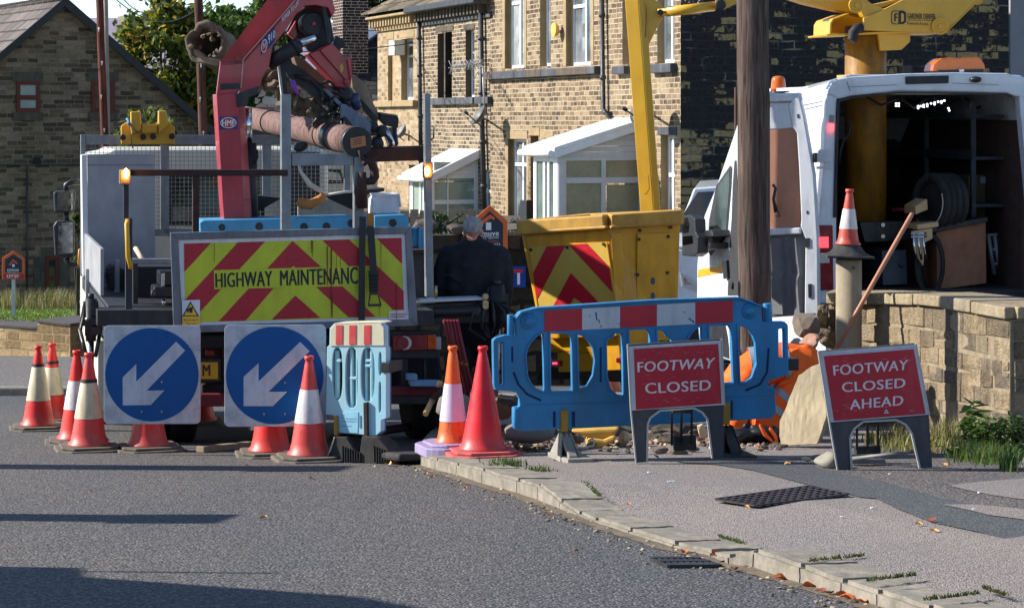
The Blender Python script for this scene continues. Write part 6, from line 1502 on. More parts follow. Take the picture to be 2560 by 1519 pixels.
def cone(label,u,v,h,mats,H=.75,band=(.33,.70),base='oct',tapeband=None,rot=0.0,foot=0.0,group='red and white traffic cones',tip=True,z=None,Yset=None,tilt=0.0,extra=None,rb=.145,bw=.25):
 body_m,slv,base_m=mats
 p=GP(u,v,foot)if Yset is None else P(u,v,Yset)
 t_=thing('traffic_cone',label,'traffic cone',p,group);t_.rotation_euler=(0,tilt,rot)
 mb=MB(base_m)
 if base=='oct':
  for s_,z0,z1 in ((bw,0,.032),(bw*.86,.032,.052)):
   c_=s_*.62;pts=[(s_,c_),(c_,s_),(-c_,s_),(-s_,c_),(-s_,-c_),(-c_,-s_),(c_,-s_),(s_,-c_)]
   mb.prism([Vector((x,y,z0))for x,y in pts],(0,0,z1-z0))
 elif base=='round':mb.lathe([(.19,0),(.2,.012),(.185,.03),(.15,.045),(.125,.075),(.105,.10),(.095,.125)],m=0,seg=36);mb.prism([Vector((x,y,.004))for x,y in ((.2,.2),(-.2,.2),(-.2,-.2),(.2,-.2))],(0,0,.02))
 else:
  pts=[(.25*math.cos(a)*(1 if abs(math.cos(a))>abs(math.sin(a))else 1),.25*math.sin(a))for a in [0]]
  n=36;sq=[]
  for k in range(n):
   a=2*math.pi*k/n;c_,s_=math.cos(a),math.sin(a);r_=.235/max(abs(c_),abs(s_));r_=min(r_,.27);sq.append((c_*r_,s_*r_))
  mb.prism([Vector((x,y,0))for x,y in sq],(0,0,.07));mb.prism([Vector((x*.8,y*.8,.07))for x,y in sq],(0,0,.02))
 b_=mb.build('cone_base',t_,local=True,bevel=.008)
 z0={'oct':.05,'round':.11,'bun':.085}[base]
 r0=rb if base!='round' else.094;rt=.032
 def rad(z):k=(z-z0-.03)/(H-.06-z0-.03);return r0*.93+(rt-r0*.93)*k
 mb=MB(body_m)
 pr=[(r0+.015,z0),(r0+.012,z0+.012),(r0*.96,z0+.03)]
 for k in range(1,12):z_=z0+.03+(H-.06-z0-.03)*k/11;pr.append((rad(z_),z_))
 pr+=[(rt*.86,H-.045),(rt*.86,H-.03),(rt*1.12,H-.022),(rt*1.05,H),(rt*.7,H),(rt*.6,H-.03)]
 mb.lathe(pr,seg=36);mb.build('cone_body',t_,local=True)
 if slv is not None:
  za,zb=H*band[0],H*band[1];mb=MB(slv);n=6
  mb.lathe([(rad(za+(zb-za)*k/n)+.0035,za+(zb-za)*k/n)for k in range(n+1)],seg=36,cap=False);mb.build('reflective_sleeve',t_,local=True)
  if tapeband:
   mb=MB(tape_blk);mb.lathe([(rad(z_)+.006,z_)for z_ in (H*tapeband,H*tapeband+.012,H*tapeband+.026)],seg=36,cap=False);mb.build('tape_band',t_,local=True)
 if extra:extra(t_,rad,H)
 return t_
RC=(cone_red,slv_cream,rubber_base);PC=(cone_pink,slv_cream,rubber_base);PW=(cone_pink,slv_white,rubber_base)
cone('red cone with broad cream sleeve and black tape, outermost of the row of four',96,1075,0,RC,band=(.36,.76),tapeband=.755,rot=.25)
cone('red cone with a short cream sleeve half hidden behind the outermost cone',131,1056,0,RC,band=(.36,.70),tapeband=.745,rot=.3)
cone('bright red cone with slipped pale sleeve, third of the row by the kerb line',192,1110,0,(cone_red,slv_white,rubber_base),band=(.38,.68),rot=.2)
cone('faded red cone with cream sleeve and black tape touching the first blue arrow sign',222,1127,0,PC,band=(.34,.70),tapeband=.70,rot=.3)
SG='cones carrying the blue arrow signs'
cone('faded pink cone holding up the blue arrow sign beside the truck wheel',371,1127,0,(cone_pink,None,rubber_base),group=SG,rot=.35,rb=.15)
cone('red cone holding up the blue arrow sign beside the pale folded barriers',676,1141,0,(cone_red,None,rubber_base),group=SG,rot=.2,rb=.15)
cone('red cone with white sleeve standing in front of the second arrow sign',773,1152,0,PW,band=(.37,.685),rot=.3)
cone('small part of a red cone seen between the two arrow signs near the truck',500,1062,0,(cone_red,slv_white,rubber_base),rot=.3)
cone('red cone seen through the blue barrier under the yellow basket',1526,985,0,(cone_or,slv_white,base_black),rot=.3)
cone('orange cone with lilac white sleeve and purple base at the kerb end',1132,1134,0,(cone_or,slv_lilac,base_purple),foot=.1,H=.75,band=(.31,.655),base='bun',rot=.35,rb=.112,group=None)
cone('plain bright red cone without a sleeve on the kerb, beside the orange cone',1207,1139,0,(conemat('cone_plain_red',S(232,26,40),S(226,70,72)),None,base_pink),foot=.1,H=.75,rot=.25,rb=.155,group=None)
BOL_Y=18.75
cone('small red and white cone with black base sitting on top of the concrete bollard',2119,644,0,(conemat('cone_brick_red',S(196,66,48),S(206,110,96)),slv_white,base_black),Yset=BOL_Y,H=.575,band=(.42,.71),base='round',tilt=.03,group=None)

# --- keep left arrow signs
white_scuffed=M('scuffed_white_plate',S(198,200,204),.5,var=.08,scale=6,dirt=.55,dcol=S(128,128,130),dth=.54,streak=1)
arrow_w=M('scuffed_arrow_white',S(196,200,208),.45,var=.1,dirt=.5,dcol=S(110,118,134),dth=.57,scale=6)
arrow_blue=M('arrow_sign_blue',S(0,84,150),.38,var=.12,scale=3,dirt=.25,dcol=S(0,56,104))
def arrow_sign(label,Y,conv,plate,c,r,arrow):
 fr=Fr(P(*conv(*c),Y),1.5);t_=thing('keep_left_sign',label,'sign',P(conv(*c)[0],conv(*plate[2])[1],Y),'blue arrow signs')
 mb=MB(white_scuffed);x=[fr.xz(*conv(*q))for q in plate];rr=.035;pts=[]
 (x0,z1),(x1,_),(_,z0),_=x[0],x[1],x[2],x[3]
 for cx,cz,a0 in ((x1-rr,z1-rr,0),(x0+rr,z1-rr,90),(x0+rr,z0+rr,180),(x1-rr,z0+rr,270)):
  for k in range(6):a=R(a0+18*k);pts.append(fr.w(cx+rr*math.cos(a),0,cz+rr*math.sin(a)))
 mb.prism(pts,fr.ey*.006);mb.prism([fr.w(x0+.02,.006,z0+.02),fr.w(x0+.05,.006,z0+.02),fr.w(x0+.05,.006,z1-.02),fr.w(x0+.02,.006,z1-.02)],fr.ey*.03)
 mb.build('plate',t_,bevel=.002)
 mb=MB(arrow_blue);mb.prism([fr.px(*conv(c[0]+r*math.cos(a*math.pi/32),c[1]+r*math.sin(a*math.pi/32)),-.003)for a in range(64)],fr.ey*.003);mb.build('blue_disc',t_)
 mb=MB(arrow_w);mb.plate(fr,[conv(*q)for q in arrow],-.006,.003);mb.build('arrow',t_)
 mb=MB(chrome)
 for ox,oy in ((.21,.15),(.21,.79),(-.22,.79)):mb.lathe([(.008,0),(.008,.004)],fr.px(*conv(c[0]+ox*r,c[1]+oy*r),-.006),tuple(-fr.ey),seg=8)
 mb.build('rivets',t_)
 return t_
arrow_sign('square white sign with blue disc and arrow, beside the four cones',16.65,q4,[(917,118),(1771,121),(1772,985),(925,998)],(1342,552),412,
 [(1555,260),(1635,338),(1295,692),(1452,690),(1332,818),(1085,822),(1083,575),(1203,457),(1204,612)])
arrow_sign('square white sign with blue disc and arrow, between the number plate and folded barriers',16.1,q5,[(216,113),(1113,113),(1108,1007),(208,1005)],(660,558),430,
 [(885,262),(968,345),(605,702),(770,702),(645,828),(385,828),(385,570),(517,450),(517,610)])

# --- barriers
def plate_holes(mb,fr,outline,holes,d,th,m=0):
 loops=[]
 for lp in [outline]+holes:
  vs=[mb.bm.verts.new(fr.px(u,v,d))for u,v in lp];loops.append(vs)
 es=[mb.bm.edges.new((lp[i],lp[(i+1)%len(lp)]))for lp in loops for i in range(len(lp))]
 r=bmesh.ops.triangle_fill(mb.bm,edges=es,use_beauty=True,use_dissolve=False)
 fs=[g for g in r['geom']if isinstance(g,bmesh.types.BMFace)]
 back={}
 for lp in loops:
  for v in lp:back[v]=mb.bm.verts.new(v.co+fr.ey*th)
 for f in fs:
  f.material_index=m;g=mb.bm.faces.new([back[v]for v in reversed(f.verts)]);g.material_index=m
 for lp in loops:
  for i in range(len(lp)):
   a,b=lp[i],lp[(i+1)%len(lp)];f=mb.bm.faces.new([a,b,back[b],back[a]]);f.material_index=m
def shrink(pts,k):
 cx,cy=sum(p[0]for p in pts)/len(pts),sum(p[1]for p in pts)/len(pts);return [(cx+(x-cx)*k,cy+(y-cy)*k)for x,y in pts]
BF=Fr(P(1410,1000,14.75),15)
t_=thing('road_barrier','blue plastic pedestrian barrier with red and white top band standing across the footway','barrier',GP(1600,1140,.1))
outl=[(1288,795),(1300,780),(1338,770),(1641,750),(1846,744),(1882,752),(1903,765),(1906,804),(1962,803),(1971,812),(1972,935),(1945,945),(1924,952),(1922,966),(1938,968),(1940,1035),(1930,1045),(1822,1052),
 (1310,1077),(1290,1074),(1284,1066),(1284,1018),(1299,1016),(1300,998),(1294,980),(1271,977),(1239,975),(1235,960),(1233,850),(1240,844),(1263,837),(1291,838)]
hol=[[(1359,834),(1345,839),(1328,855),(1319,872),(1315,893),(1319,938),(1327,955),(1340,969),(1362,978)],[(1376,834),(1424,835),(1430,845),(1432,975),(1382,978),(1377,970)],
 [(1444,837),(1460,841),(1475,856),(1484,871),(1489,899),(1484,938),(1470,965),(1448,972)],
 [(1557,834),(1537,834),(1531,845),(1519,850),(1516,862),(1518,938),(1526,968),(1545,986),(1560,988)],[(1573,825),(1619,824),(1626,834),(1628,975),(1578,978)],[(1643,825),(1661,827),(1668,842),(1680,848),(1686,900),(1675,950),(1650,972)],
 [(1755,817),(1742,820),(1728,834),(1719,850),(1716,900),(1725,945),(1752,968)],[(1773,816),(1824,814),(1829,825),(1834,955),(1780,960)],[(1845,814),(1862,817),(1875,826),(1884,840),(1890,857),(1893,907),(1882,944),(1868,955),(1851,954)],
 [(1247,856),(1259,855),(1260,961),(1249,962)],[(1947,822),(1961,821),(1962,894),(1948,895)]]
mb=MB(bar_md);plate_holes(mb,BF,outl,hol,0,.055);pb=mb.build('panel',t_,bevel=.008)
mb=MB(bar_md)
def rim(fr,lp,w_,d,th,m=0):
 n=len(lp);inn=shrink(lp,1.0)
 for i in range(n):mb.beam(fr.px(*lp[i],d),fr.px(*lp[(i+1)%n],d),.012,th)
for lp in hol[:9]:rim(BF,shrink(lp,1.06),0,-.004,.012)
mb.tube([BF.px(1276,786,.03),BF.px(1276,838,.03)],.022,0,14);mb.tube([BF.px(1290,1020,-.01),BF.px(1290,1070,-.01)],.02,0,12);mb.tube([BF.px(1918,758,.03),BF.px(1920,806,.03)],.03,0,14)
for a,b in (((1288,795),(1300,780)),((1300,780),(1338,770)),((1338,770),(1641,750)),((1641,750),(1846,744)),((1846,744),(1903,765))):mb.beam(BF.px(*a,.02),BF.px(*b,.02),.075,.012)
for q in ([(1305,1012),(1560,1004),(1925,985)],):mb.tube([BF.px(*p,-.002)for p in q],.005,0,6)
mb.build('ribs',pb,bevel=.003)
mb=MB(M('barrier_groove',S(0,38,84),.7))
for u0,v0,u1,v1 in ((1383,1028,1389,1067),(1430,1028,1438,1066),(1279,866,1283,905),(1500,868,1504,955),(1828,1000,1832,1045)):mb.pbox(BF,u0,v0,u1,v1,-.004,.006)
mb.tube([BF.px(*p,-.002)for p in ((1284,930),(1296,960),(1318,985),(1352,1000))],.007,0,6);mb.tube([BF.px(*p,-.002)for p in ((1922,870),(1918,930),(1900,960),(1864,975))],.007,0,6)
mb.build('groove',pb)
mb=MB(bar_md,chrome)
for u,v in ((1321,803),(1873,777)):mb.lathe([(.055,0),(.05,.008),(.03,.004),(.03,.012),(.01,.012)],BF.px(u,v,0),tuple(-BF.ey),0,22)
mb.build('boss',pb)
band_r=M('band_red',S(182,34,50),.38,var=.12,dirt=.3,dcol=S(112,40,50));band_w=M('band_white',S(190,192,196),.4,var=.06,dirt=.45,dcol=S(120,124,132),dth=.56)
cutsb=[1362,1455.6,1550,1642.5,1738,1832]
for k in range(5):
 mb=MB(band_r if k%2==0 else band_w);f=lambda u:776-(u-1362)*.0532;g=lambda u:829-(u-1362)*.0511
 a,b=cutsb[k],cutsb[k+1];mb.plate(BF,[(a,f(a)),(b,f(b)),(b,g(b)),(a,g(a))],-.006,.005);mb.build('reflective_band',pb)
mb=MB(M('blue_scratches',S(40,80,140),.6))
for u,v,du,dv in ((1488,780,6,22),(1496,798,4,10),(1500,813,5,5),(1473,787,4,4),(1720,795,10,6),(1728,800,9,7),(1708,778,5,4),(1546,808,6,3)):mb.plate(BF,[(u,v),(u+du*.6,v),(u+du,v+dv),(u+du*.5,v+dv*.9)],-.0075,.001)
mb.build('scratches',pb)
foot_y=M('barrier_post_yellow',S(168,128,40),.6,var=.2,dirt=.4,dcol=S(90,70,40));foot_g=M('barrier_foot_grey',S(150,144,132),.7,var=.2,dirt=.4,dcol=S(96,90,80))
for u,vb,m_ in ((1412,1150,foot_g),(1817,1136,base_black)):
 mb=MB(foot_y);mb.pbox(BF,u-9,1024-(u-1412)*.045,u+9,1080-(u-1412)*.045,-.018,.09);mb.build('yellow_post',t_,bevel=.008)
 g=GP(u,vb,.1);mb=MB(m_)
 top=BF.px(u,1080-(u-1412)*.045,.01);zt=top.z;cx=Vector((top.x,top.y,0));e=BF.ey;x=BF.ex;zb=gz(top.y)+.1
 for s_,l_ in ((-1,.2),(1,.24)):
  mb.prism([Vector((cx.x,cx.y,zt))+x*-.03,Vector((cx.x,cx.y,zt))+x*.03,cx+x*.03+e*s_*l_+Vector((0,0,gz((cx+e*s_*l_).y)+.13)),cx+x*-.03+e*s_*l_+Vector((0,0,gz((cx+e*s_*l_).y)+.13))],(0,0,-.04))
 for k in (-1,0,1):mb.prism([cx+x*(k*.028-.005)+Vector((0,0,zt))-e*.03,cx+x*(k*.07-.006)-e*.14+Vector((0,0,zb)),cx+x*(k*.07-.006)+e*.14+Vector((0,0,zb)),cx+x*(k*.028-.005)+Vector((0,0,zt))+e*.03],x*.014)
 mb.prism([cx+x*-.05-e*.24+Vector((0,0,zb)),cx+x*.12-e*.26+Vector((0,0,zb)),cx+x*.12+e*.1+Vector((0,0,zb)),cx+x*-.09+e*.1+Vector((0,0,zb))],(0,0,.035));mb.build('foot',t_,bevel=.006)
mb=MB(dark_steel);mb.pbox(BF,1948,896,1998,926,.05,.12);mb.build('hook_block',t_,bevel=.006)
FBF=Fr(P(880,950,15.85),-24)
t_=thing('folded_barriers','two sun bleached pale blue barriers standing folded together beside the second arrow sign','barrier',GP(890,1148))
bleached=M('bleached_blue',S(160,208,222),.5,var=.08,scale=3,dirt=.35,dcol=S(186,190,170),dth=.5);cream_top=M('bleached_cream',S(214,206,176),.5,var=.1,scale=5,dirt=.4,dcol=S(170,150,110));bl_deep=M('barrier_shaded_blue',S(44,108,150),.5,var=.15)
fo=[(1145,142),(1190,97),(1560,86),(1600,96),(1630,130),(1632,300),(1645,320),(1645,935),(1600,955),(1598,1050),(1550,1092),(1480,1090),(1430,1080),(1192,1062),(1180,910),(1112,905),(1112,860),(1120,310),(1142,290)]
def ov(x0,x1,y0,y1,n=18):return [((x0+x1)/2+(x1-x0)/2*abs(math.cos(2*math.pi*k/n))**.7*(1 if math.cos(2*math.pi*k/n)>0 else -1),(y0+y1)/2+(y1-y0)/2*abs(math.sin(2*math.pi*k/n))**.7*(1 if math.sin(2*math.pi*k/n)>0 else -1))for k in range(n)]
fh=[ov(1166,1258,312,775),ov(1284,1396,312,845),ov(1420,1542,312,790),ov(1578,1604,350,560,10),ov(1578,1600,610,890,10),ov(1160,1185,160,235,10),ov(1528,1548,160,270,10),ov(1563,1580,155,270,10)]
for d_,dx,m_,nm in ((0,0,bleached,'front_panel'),(.085,12,bl_deep,'rear_panel')):  # rear panel coloured deep blue as shading behind the openings
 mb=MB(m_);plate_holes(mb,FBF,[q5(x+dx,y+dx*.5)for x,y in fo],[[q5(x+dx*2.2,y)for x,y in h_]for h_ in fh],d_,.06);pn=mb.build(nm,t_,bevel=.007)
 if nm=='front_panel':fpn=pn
mb=MB(cream_top);mb.plate(FBF,[q5(*p)for p in ((1152,145),(1193,103),(1558,93),(1596,102),(1622,134),(1626,296),(1150,300))],-.006,.005)
mb.prism([FBF.px(*q5(*p),-.008)for p in ((1190,97),(1560,86),(1600,96),(1600,102),(1560,93),(1190,104))],FBF.ey*.17);mb.build('top_band',fpn,bevel=.003)
mb=MB(M('faded_band_red',S(206,62,60),.5,var=.15,dirt=.35,dcol=S(220,150,140)))
for x in (1198,1316,1446):mb.plate(FBF,[q5(x+2,117),q5(x+60,114),q5(x+58,282),q5(x,285)],-.010,.004)
mb.build('red_stripe',fpn)
mb=MB(bleached,bl_deep)
for (a,b,c,d)in ((1192,340,1215,765),(1322,318,1345,838),(1375,320,1388,835),(1455,318,1470,780),(1500,318,1520,780)):mb.plate(FBF,[q5(a,b),q5(c,b),q5(c,d),q5(a,d)],.012,.04)
for x0,x1,y in ((1322,1385,570),(1192,1240,415),(1455,1518,415),(1455,1510,460)):mb.plate(FBF,[q5(x0,y),q5(x1,y),q5(x1,y+26),q5(x0,y+26)],.010,.045)
mb.build('bars',fpn,bevel=.004)
mb=MB(M('barrier_label',S(150,204,224),.5),M('label_grey',S(110,150,170),.6));mb.plate(FBF,[q5(1243,878),q5(1396,882),q5(1392,1066),q5(1240,1062)],-.003,.004)
for k,(x0,x1,y)in enumerate(((1255,1275,905),(1255,1275,925),(1285,1385,935),(1255,1385,958),(1252,1335,1000))):mb.plate(FBF,[q5(x0,y),q5(x1,y+2),q5(x1,y+9),q5(x0,y+8)],-.0042,.001,1)
for x in (1212,1405):mb.plate(FBF,[q5(x,910),q5(x+12,911),q5(x+13,1020),q5(x+2,1019)],-.004,.004,1)
mb.build('maker_label',fpn)
mb=MB(dark_steel,foot_y,rust_steel);mb.plate(FBF,[q5(1596,442),q5(1676,442),q5(1676,535),q5(1596,535)],-.02,.2);mb.plate(FBF,[q5(1180,915),q5(1205,915),q5(1212,1088),q5(1180,1088)],-.025,.05,1);mb.plate(FBF,[q5(1440,800),q5(1478,790),q5(1482,1110),q5(1446,1110)],-.02,.05,2);mb.build('clip',t_,bevel=.005)
for k,(x0,x1,xt0,xt1)in enumerate(((1120,1440,1180,1290),(1400,1760,1430,1570))):
 mb=MB(base_black);mb.plate(FBF,[q5(xt0,1095),q5(xt1,1105),q5(x1,1330),q5(x1-10,1345),q5(x0,1335)],-.05,.16)
 for j in range(8):a=x0+130+j*22;mb.plate(FBF,[q5(a,1180+j*8),q5(a+8,1180+j*8),q5(a+10,1325),q5(a+2,1325)],-.062,.02)
 mb.build('foot',t_,bevel=.008)
mb=MB(M('worn_rim',S(190,182,160),.7));mb.tube([FBF.px(*q5(*p),-.05)for p in ((1190,1100),(1150,1220),(1125,1270))],.006,0,6);mb.build('worn_edge',t_)
mb=MB(base_black);g=GP(1000,1150);mb.prism([Vector((x,y,gz(y)+.03))for x,y in ((g.x-.12,15.7),(g.x+.02,15.5),(g.x+.2,15.55),(g.x+.2,15.95),(g.x-.05,15.95))],(0,0,.055));mb.box((g.x-.05,15.9,gz(15.9)+.12),.07,.06,.06);tag(mb.build('barrier_foot',bevel=.02),'spare black rubber barrier foot lying against the kerb end','barrier foot')

# --- red footway signs
sign_red=M('footway_sign_red',S(172,26,46),.36,var=.14,scale=4,dirt=.35,dcol=S(196,90,100),dth=.62);sign_grey=M('sign_border_grey',S(186,188,196),.42,var=.08,dirt=.4,dcol=S(110,112,116),dth=.55);sign_pl=M('sign_plastic',S(58,62,68),.55,var=.2,dirt=.4,dcol=S(100,98,94),dth=.55);edge_w=M('sign_edge',S(176,174,166),.6)
letter_w=M('lettering_white',S(214,206,208),.45,var=.1,dirt=.2,dcol=S(190,130,140))
def footsign(label,Y,conv,frame,border,red,legs,texts,rear,gv):
 c=conv(*frame[0]);fr=Fr(P(c[0]+120,1000,Y),11);t_=thing('footway_sign',label,'sign',GP(conv(*legs[1])[0]+100,gv,.1),'red footway signs')
 pl=lambda mb,pts,d,th,m=0:mb.plate(fr,[conv(*q)for q in pts],d,th,m)
 mb=MB(sign_pl);pl(mb,frame,0,.035);pl(mb,legs,.003,.035)
 pf=mb.build('plastic_frame',t_,bevel=.005)
 mb=MB(edge_w);lp=legs[2:-2]
 for a,b in zip(lp,lp[1:]):mb.beam(fr.px(*conv(*a),.0),fr.px(*conv(*b),.0),.012,.012)
 for a,b in ((frame[0],frame[3]),(frame[3],legs[1]),(frame[1],frame[2])):mb.beam(fr.px(*conv(*a),-.001),fr.px(*conv(*b),-.001),.010,.010)
 mb.build('worn_edge',pf)
 mb=MB(sign_grey);pl(mb,border,-.005,.005);mb.build('border',t_)
 mb=MB(sign_red);pl(mb,red,-.008,.003);rp=mb.build('red_panel',t_)
 for s_,tl,tr,br,bl in texts:
  mb=MB(letter_w);mb.text(fr,s_,conv(*tl),conv(*tr),conv(*br),conv(*bl),-.0095,0,bold=.018);mb.build('lettering',rp)
 rr=random.Random(len(label));mb=MB(M('sign_scratches',S(208,150,156),.6))
 x0,x1=min(p[0]for p in red),max(p[0]for p in red);y0,y1=min(p[1]for p in red),max(p[1]for p in red)
 for k in range(46):
  x,y=rr.uniform(x0+60,x1-70),rr.choice([rr.uniform(y0+60,y1-60),rr.gauss(y1-90,20),rr.gauss(y0+75,15)]);l_=rr.uniform(6,36);s2=rr.uniform(-.2,.15);tt_=rr.uniform(1.0,2.6)
  pl(mb,[(x,y),(x+l_,y+l_*s2),(x+l_,y+l_*s2+tt_),(x,y+tt_*.7)],-.0088,.0006)
 mb.build('scratches',rp)
 mb=MB(base_black);xs_,yt,yb,blk=rear
 for x in xs_:mb.beam(fr.px(*conv(x,yt),.12),fr.px(*conv(x,yb),.42),.016,.016)
 mb.beam(fr.px(*conv(xs_[0],yt),.12),fr.px(*conv(xs_[-1],yt),.12),.03,.03);mb.plate(fr,[conv(*q)for q in blk],.40,.05);mb.build('rear_stay',t_,bevel=.003)
 return t_,fr
FS1,fr1=footsign('red FOOTWAY CLOSED sign standing in front of the blue barrier',14.35,q7,[(315,285),(1145,236),(1168,822),(345,872)],[(327,302),(1138,250),(1164,818),(349,868)],[(370,325),(1115,280),(1145,805),(390,860)],
 [(345,868),(390,1330),(485,1322),(492,985),(515,930),(600,868),(900,846),(975,885),(1020,945),(1062,1287),(1158,1282),(1168,820)],
 [('FOOTWAY',(403,441),(1090,400),(1064,494),(405,530)),('CLOSED',(468,627),(1050,598),(1046,688),(476,720))],([705,790,880],870,1170,[(730,1100),(920,1090),(925,1215),(735,1225)]),1150)
FS2,fr2=footsign('tilted red FOOTWAY CLOSED AHEAD sign beside the sandstone wall',13.75,q8,[(245,450),(940,395),(1036,905),(325,960)],[(251,457),(945,402),(1031,901),(326,957)],[(285,485),(925,435),(1010,895),(358,945)],
 [(325,958),(386,1315),(482,1311),(470,1062),(500,1000),(565,950),(800,938),(865,970),(910,1032),(968,1281),(1060,1277),(1035,903)],
 [('FOOTWAY',(350,551),(886,509),(879,582),(356,623)),('CLOSED',(412,673),(866,640),(862,708),(418,742)),('AHEAD',(470,796),(851,765),(847,832),(472,866))],([520,595,670],950,1150,[(515,1130),(690,1120),(692,1180),(518,1185)]),1172)
mb=MB(letter_w,sign_red);mb.plate(fr2,[q8(712,892),q8(730,862),q8(748,890)],-.0095,.001);mb.plate(fr2,[q8(722,887),q8(730,874),q8(738,886)],-.0105,.001,1);mb.build('small_mark',FS2)
mb=MB(M('stay_bar',S(120,118,116),.5,.3));mb.tube([fr2.px(*q8(480,1215),.3),fr2.px(*q8(925,1165),.05)],.012,0,8);mb.plate(fr2,[q8(480,1215),q8(720,1222),q8(730,1250),q8(490,1255)],.3,.1);mb.build('stay_bar',FS2)

# --- bollard and the roadside wall
conc=M('bollard_concrete',S(150,136,112),.85,var=.25,scale=5,bump=.35,bs=70,dirt=.4,dcol=S(104,94,80),streak=.2)
bp=P(2122,648,BOL_Y);t_=thing('concrete_bollard','round concrete vent post carrying a small cone at the end of the stone wall','bollard',(bp.x,bp.y,gz(BOL_Y)+.1))
mb=MB(conc,sill_blue);zb=gz(BOL_Y)+.05;rB=.112
mb.lathe([(rB,0),(rB,(bp.z-zb)*.38),(rB-.004,(bp.z-zb)*.385),(rB-.004,(bp.z-zb)-.01),(rB-.015,bp.z-zb)],(bp.x,bp.y,zb),(0,0,1),0,40)
mb.lathe([(.012,0),(.012,.006)],P(2129,667,BOL_Y)+Vector((0,-rB-.0,0)),(0,-1,0),1,10);mb.build('post',t_)
def island_stone(name,cols,bump=.9):
 t=NT(name);g=t.n('ShaderNodeNewGeometry');v=t.mapv()
 fine=t.noise(v,16,8,.72);c=t.ramp(t.mix(.35,g.outputs['Random Per Island'],fine),[(i/(len(cols)-1)*.8+.1,x)for i,x in enumerate(cols)])
 c=t.mix(1.0,c,t.ramp(fine,[(.3,.6),(.7,1.2)]),'MULTIPLY');st=t.noise(t.mapv((1,1,.2)),4,6,.7)
 c=t.mix(t.ramp(st,[(.5,0),(.68,.55)]),c,S(92,80,60))
 return t.out(c,.9,t.bump(t.mix(.5,fine,t.noise(v,60,4)),bump,.03),0,Specular_IOR_Level=.2)
wst=island_stone('roadside_wall_stone',[S(96,86,74),S(134,118,96),S(112,102,90),S(156,138,110),S(166,148,118),S(126,116,102)],1.4);wmor=M('wall_mortar',S(140,126,102),.95,var=.4,scale=14,bump=.9,bs=40);wcope=island_stone('wall_coping_stone',[S(140,126,104),S(164,148,118),S(150,138,120)],.6)
WP=[Vector(((u-UC)/F*Y,Y,0))for u,Y in ((2525,16.5),(2391,17.35),(2307,18.1),(2174,18.95),(2072,19.3))]
WZ=[Pz(v,Y)for v,Y in ((797,16.5),(773,17.35),(763,18.1),(758,18.95),(760,19.3))]
Ls=[0];
for a,b in zip(WP,WP[1:]):Ls.append(Ls[-1]+(b-a).length)
def wat(s_):
 s_=max(0,min(s_,Ls[-1]-1e-4))
 for i in range(len(WP)-1):
  if Ls[i]<=s_<=Ls[i+1]:
   k=(s_-Ls[i])/(Ls[i+1]-Ls[i]);d=(WP[i+1]-WP[i]).normalized();return WP[i].lerp(WP[i+1],k),WZ[i]+(WZ[i+1]-WZ[i])*k,Vector((d.y,-d.x,0))
t_=thing('stone_wall','sunlit sandstone wall with flat coping curving round the van','wall',(WP[0].x,WP[0].y,gz(16.5)))
rw=random.Random(17);mb=MB(wst);NC=8
def stone_block(mb,q,n,jit,m=0):
 """q: four wall corners (bl, br, tr, tl); a chamfered, dished block standing proud of the mortar"""
 c=sum(q,Vector())/4;pr=rw.uniform(.001,.013);out_=-n
 front=[c+(p-c)*.95+out_*pr*rw.uniform(.7,1.2)+Vector((0,0,rw.uniform(-jit,jit)))for p in q];midl=[p+out_*(pr*.35)for p in q];back=[p-out_*.05 for p in q]
 vv=[[mb.bm.verts.new(p)for p in ring]for ring in (back,midl,front)];cv=mb.bm.verts.new(c+out_*(pr+rw.uniform(-.008,.008)))
 for r0,r1 in ((0,1),(1,2)):
  for k in range(4):f=mb.bm.faces.new([vv[r0][k],vv[r0][(k+1)%4],vv[r1][(k+1)%4],vv[r1][k]]);f.material_index=m
 for k in range(4):f=mb.bm.faces.new([vv[2][k],vv[2][(k+1)%4],cv]);f.material_index=m
fr_c=[0,.10,.22,.33,.47,.58,.71,.85,1.0]
for ci in range(NC):
 s_=0
 while s_<Ls[-1]-.04:
  l_=min(rw.uniform(.12,.42),Ls[-1]-s_);g=rw.uniform(.004,.010);sub=rw.random()<.2
  rows=[(fr_c[ci],fr_c[ci+1])]if not sub else [(fr_c[ci],(fr_c[ci]+fr_c[ci+1])/2+rw.uniform(-.02,.02))]
  if sub:rows.append((rows[0][1],fr_c[ci+1]))
  for f0,f1 in rows:
   q=[]
   for ss,ff in ((s_+g,f0),(s_+l_-g,f0),(s_+l_-g,f1),(s_+g,f1)):
    p,zt,n=wat(ss);z0=gz(p.y)+.0;wob=.014*math.sin(ss*3.1+ci*2)
    q.append(Vector((p.x,p.y,z0+(zt-.012-z0)*min(1,max(0,ff+wob*(0<ff<1)))))+Vector((0,0,g if ff==f0 else -g)))
   stone_block(mb,q,n,.005)
  s_+=l_
o=mb.build('wall_stones',t_)
mb=MB(wmor)
for i in range(len(WP)-1):
 a,b=WP[i],WP[i+1];n=Vector(((b-a).y,-(b-a).x,0)).normalized()
 mb.prism([Vector((a.x,a.y,gz(a.y)-.1)),Vector((b.x,b.y,gz(b.y)-.1)),Vector((b.x,b.y,WZ[i+1]-.006)),Vector((a.x,a.y,WZ[i]-.006))],n*.38)
e_,en=Vector((.94,.34,0)),Vector((-.34,.94,0));a=WP[0]+Vector((.02,.0,0));b=a+e_*2.5
mb.prism([Vector((a.x,a.y,gz(a.y)-.1)),Vector((b.x,b.y,gz(b.y)-.1)),Vector((b.x,b.y,WZ[0]-.006)),Vector((a.x,a.y,WZ[0]-.006))],en*.3)
mb.build('mortar_core',t_)
mb=MB(wst)
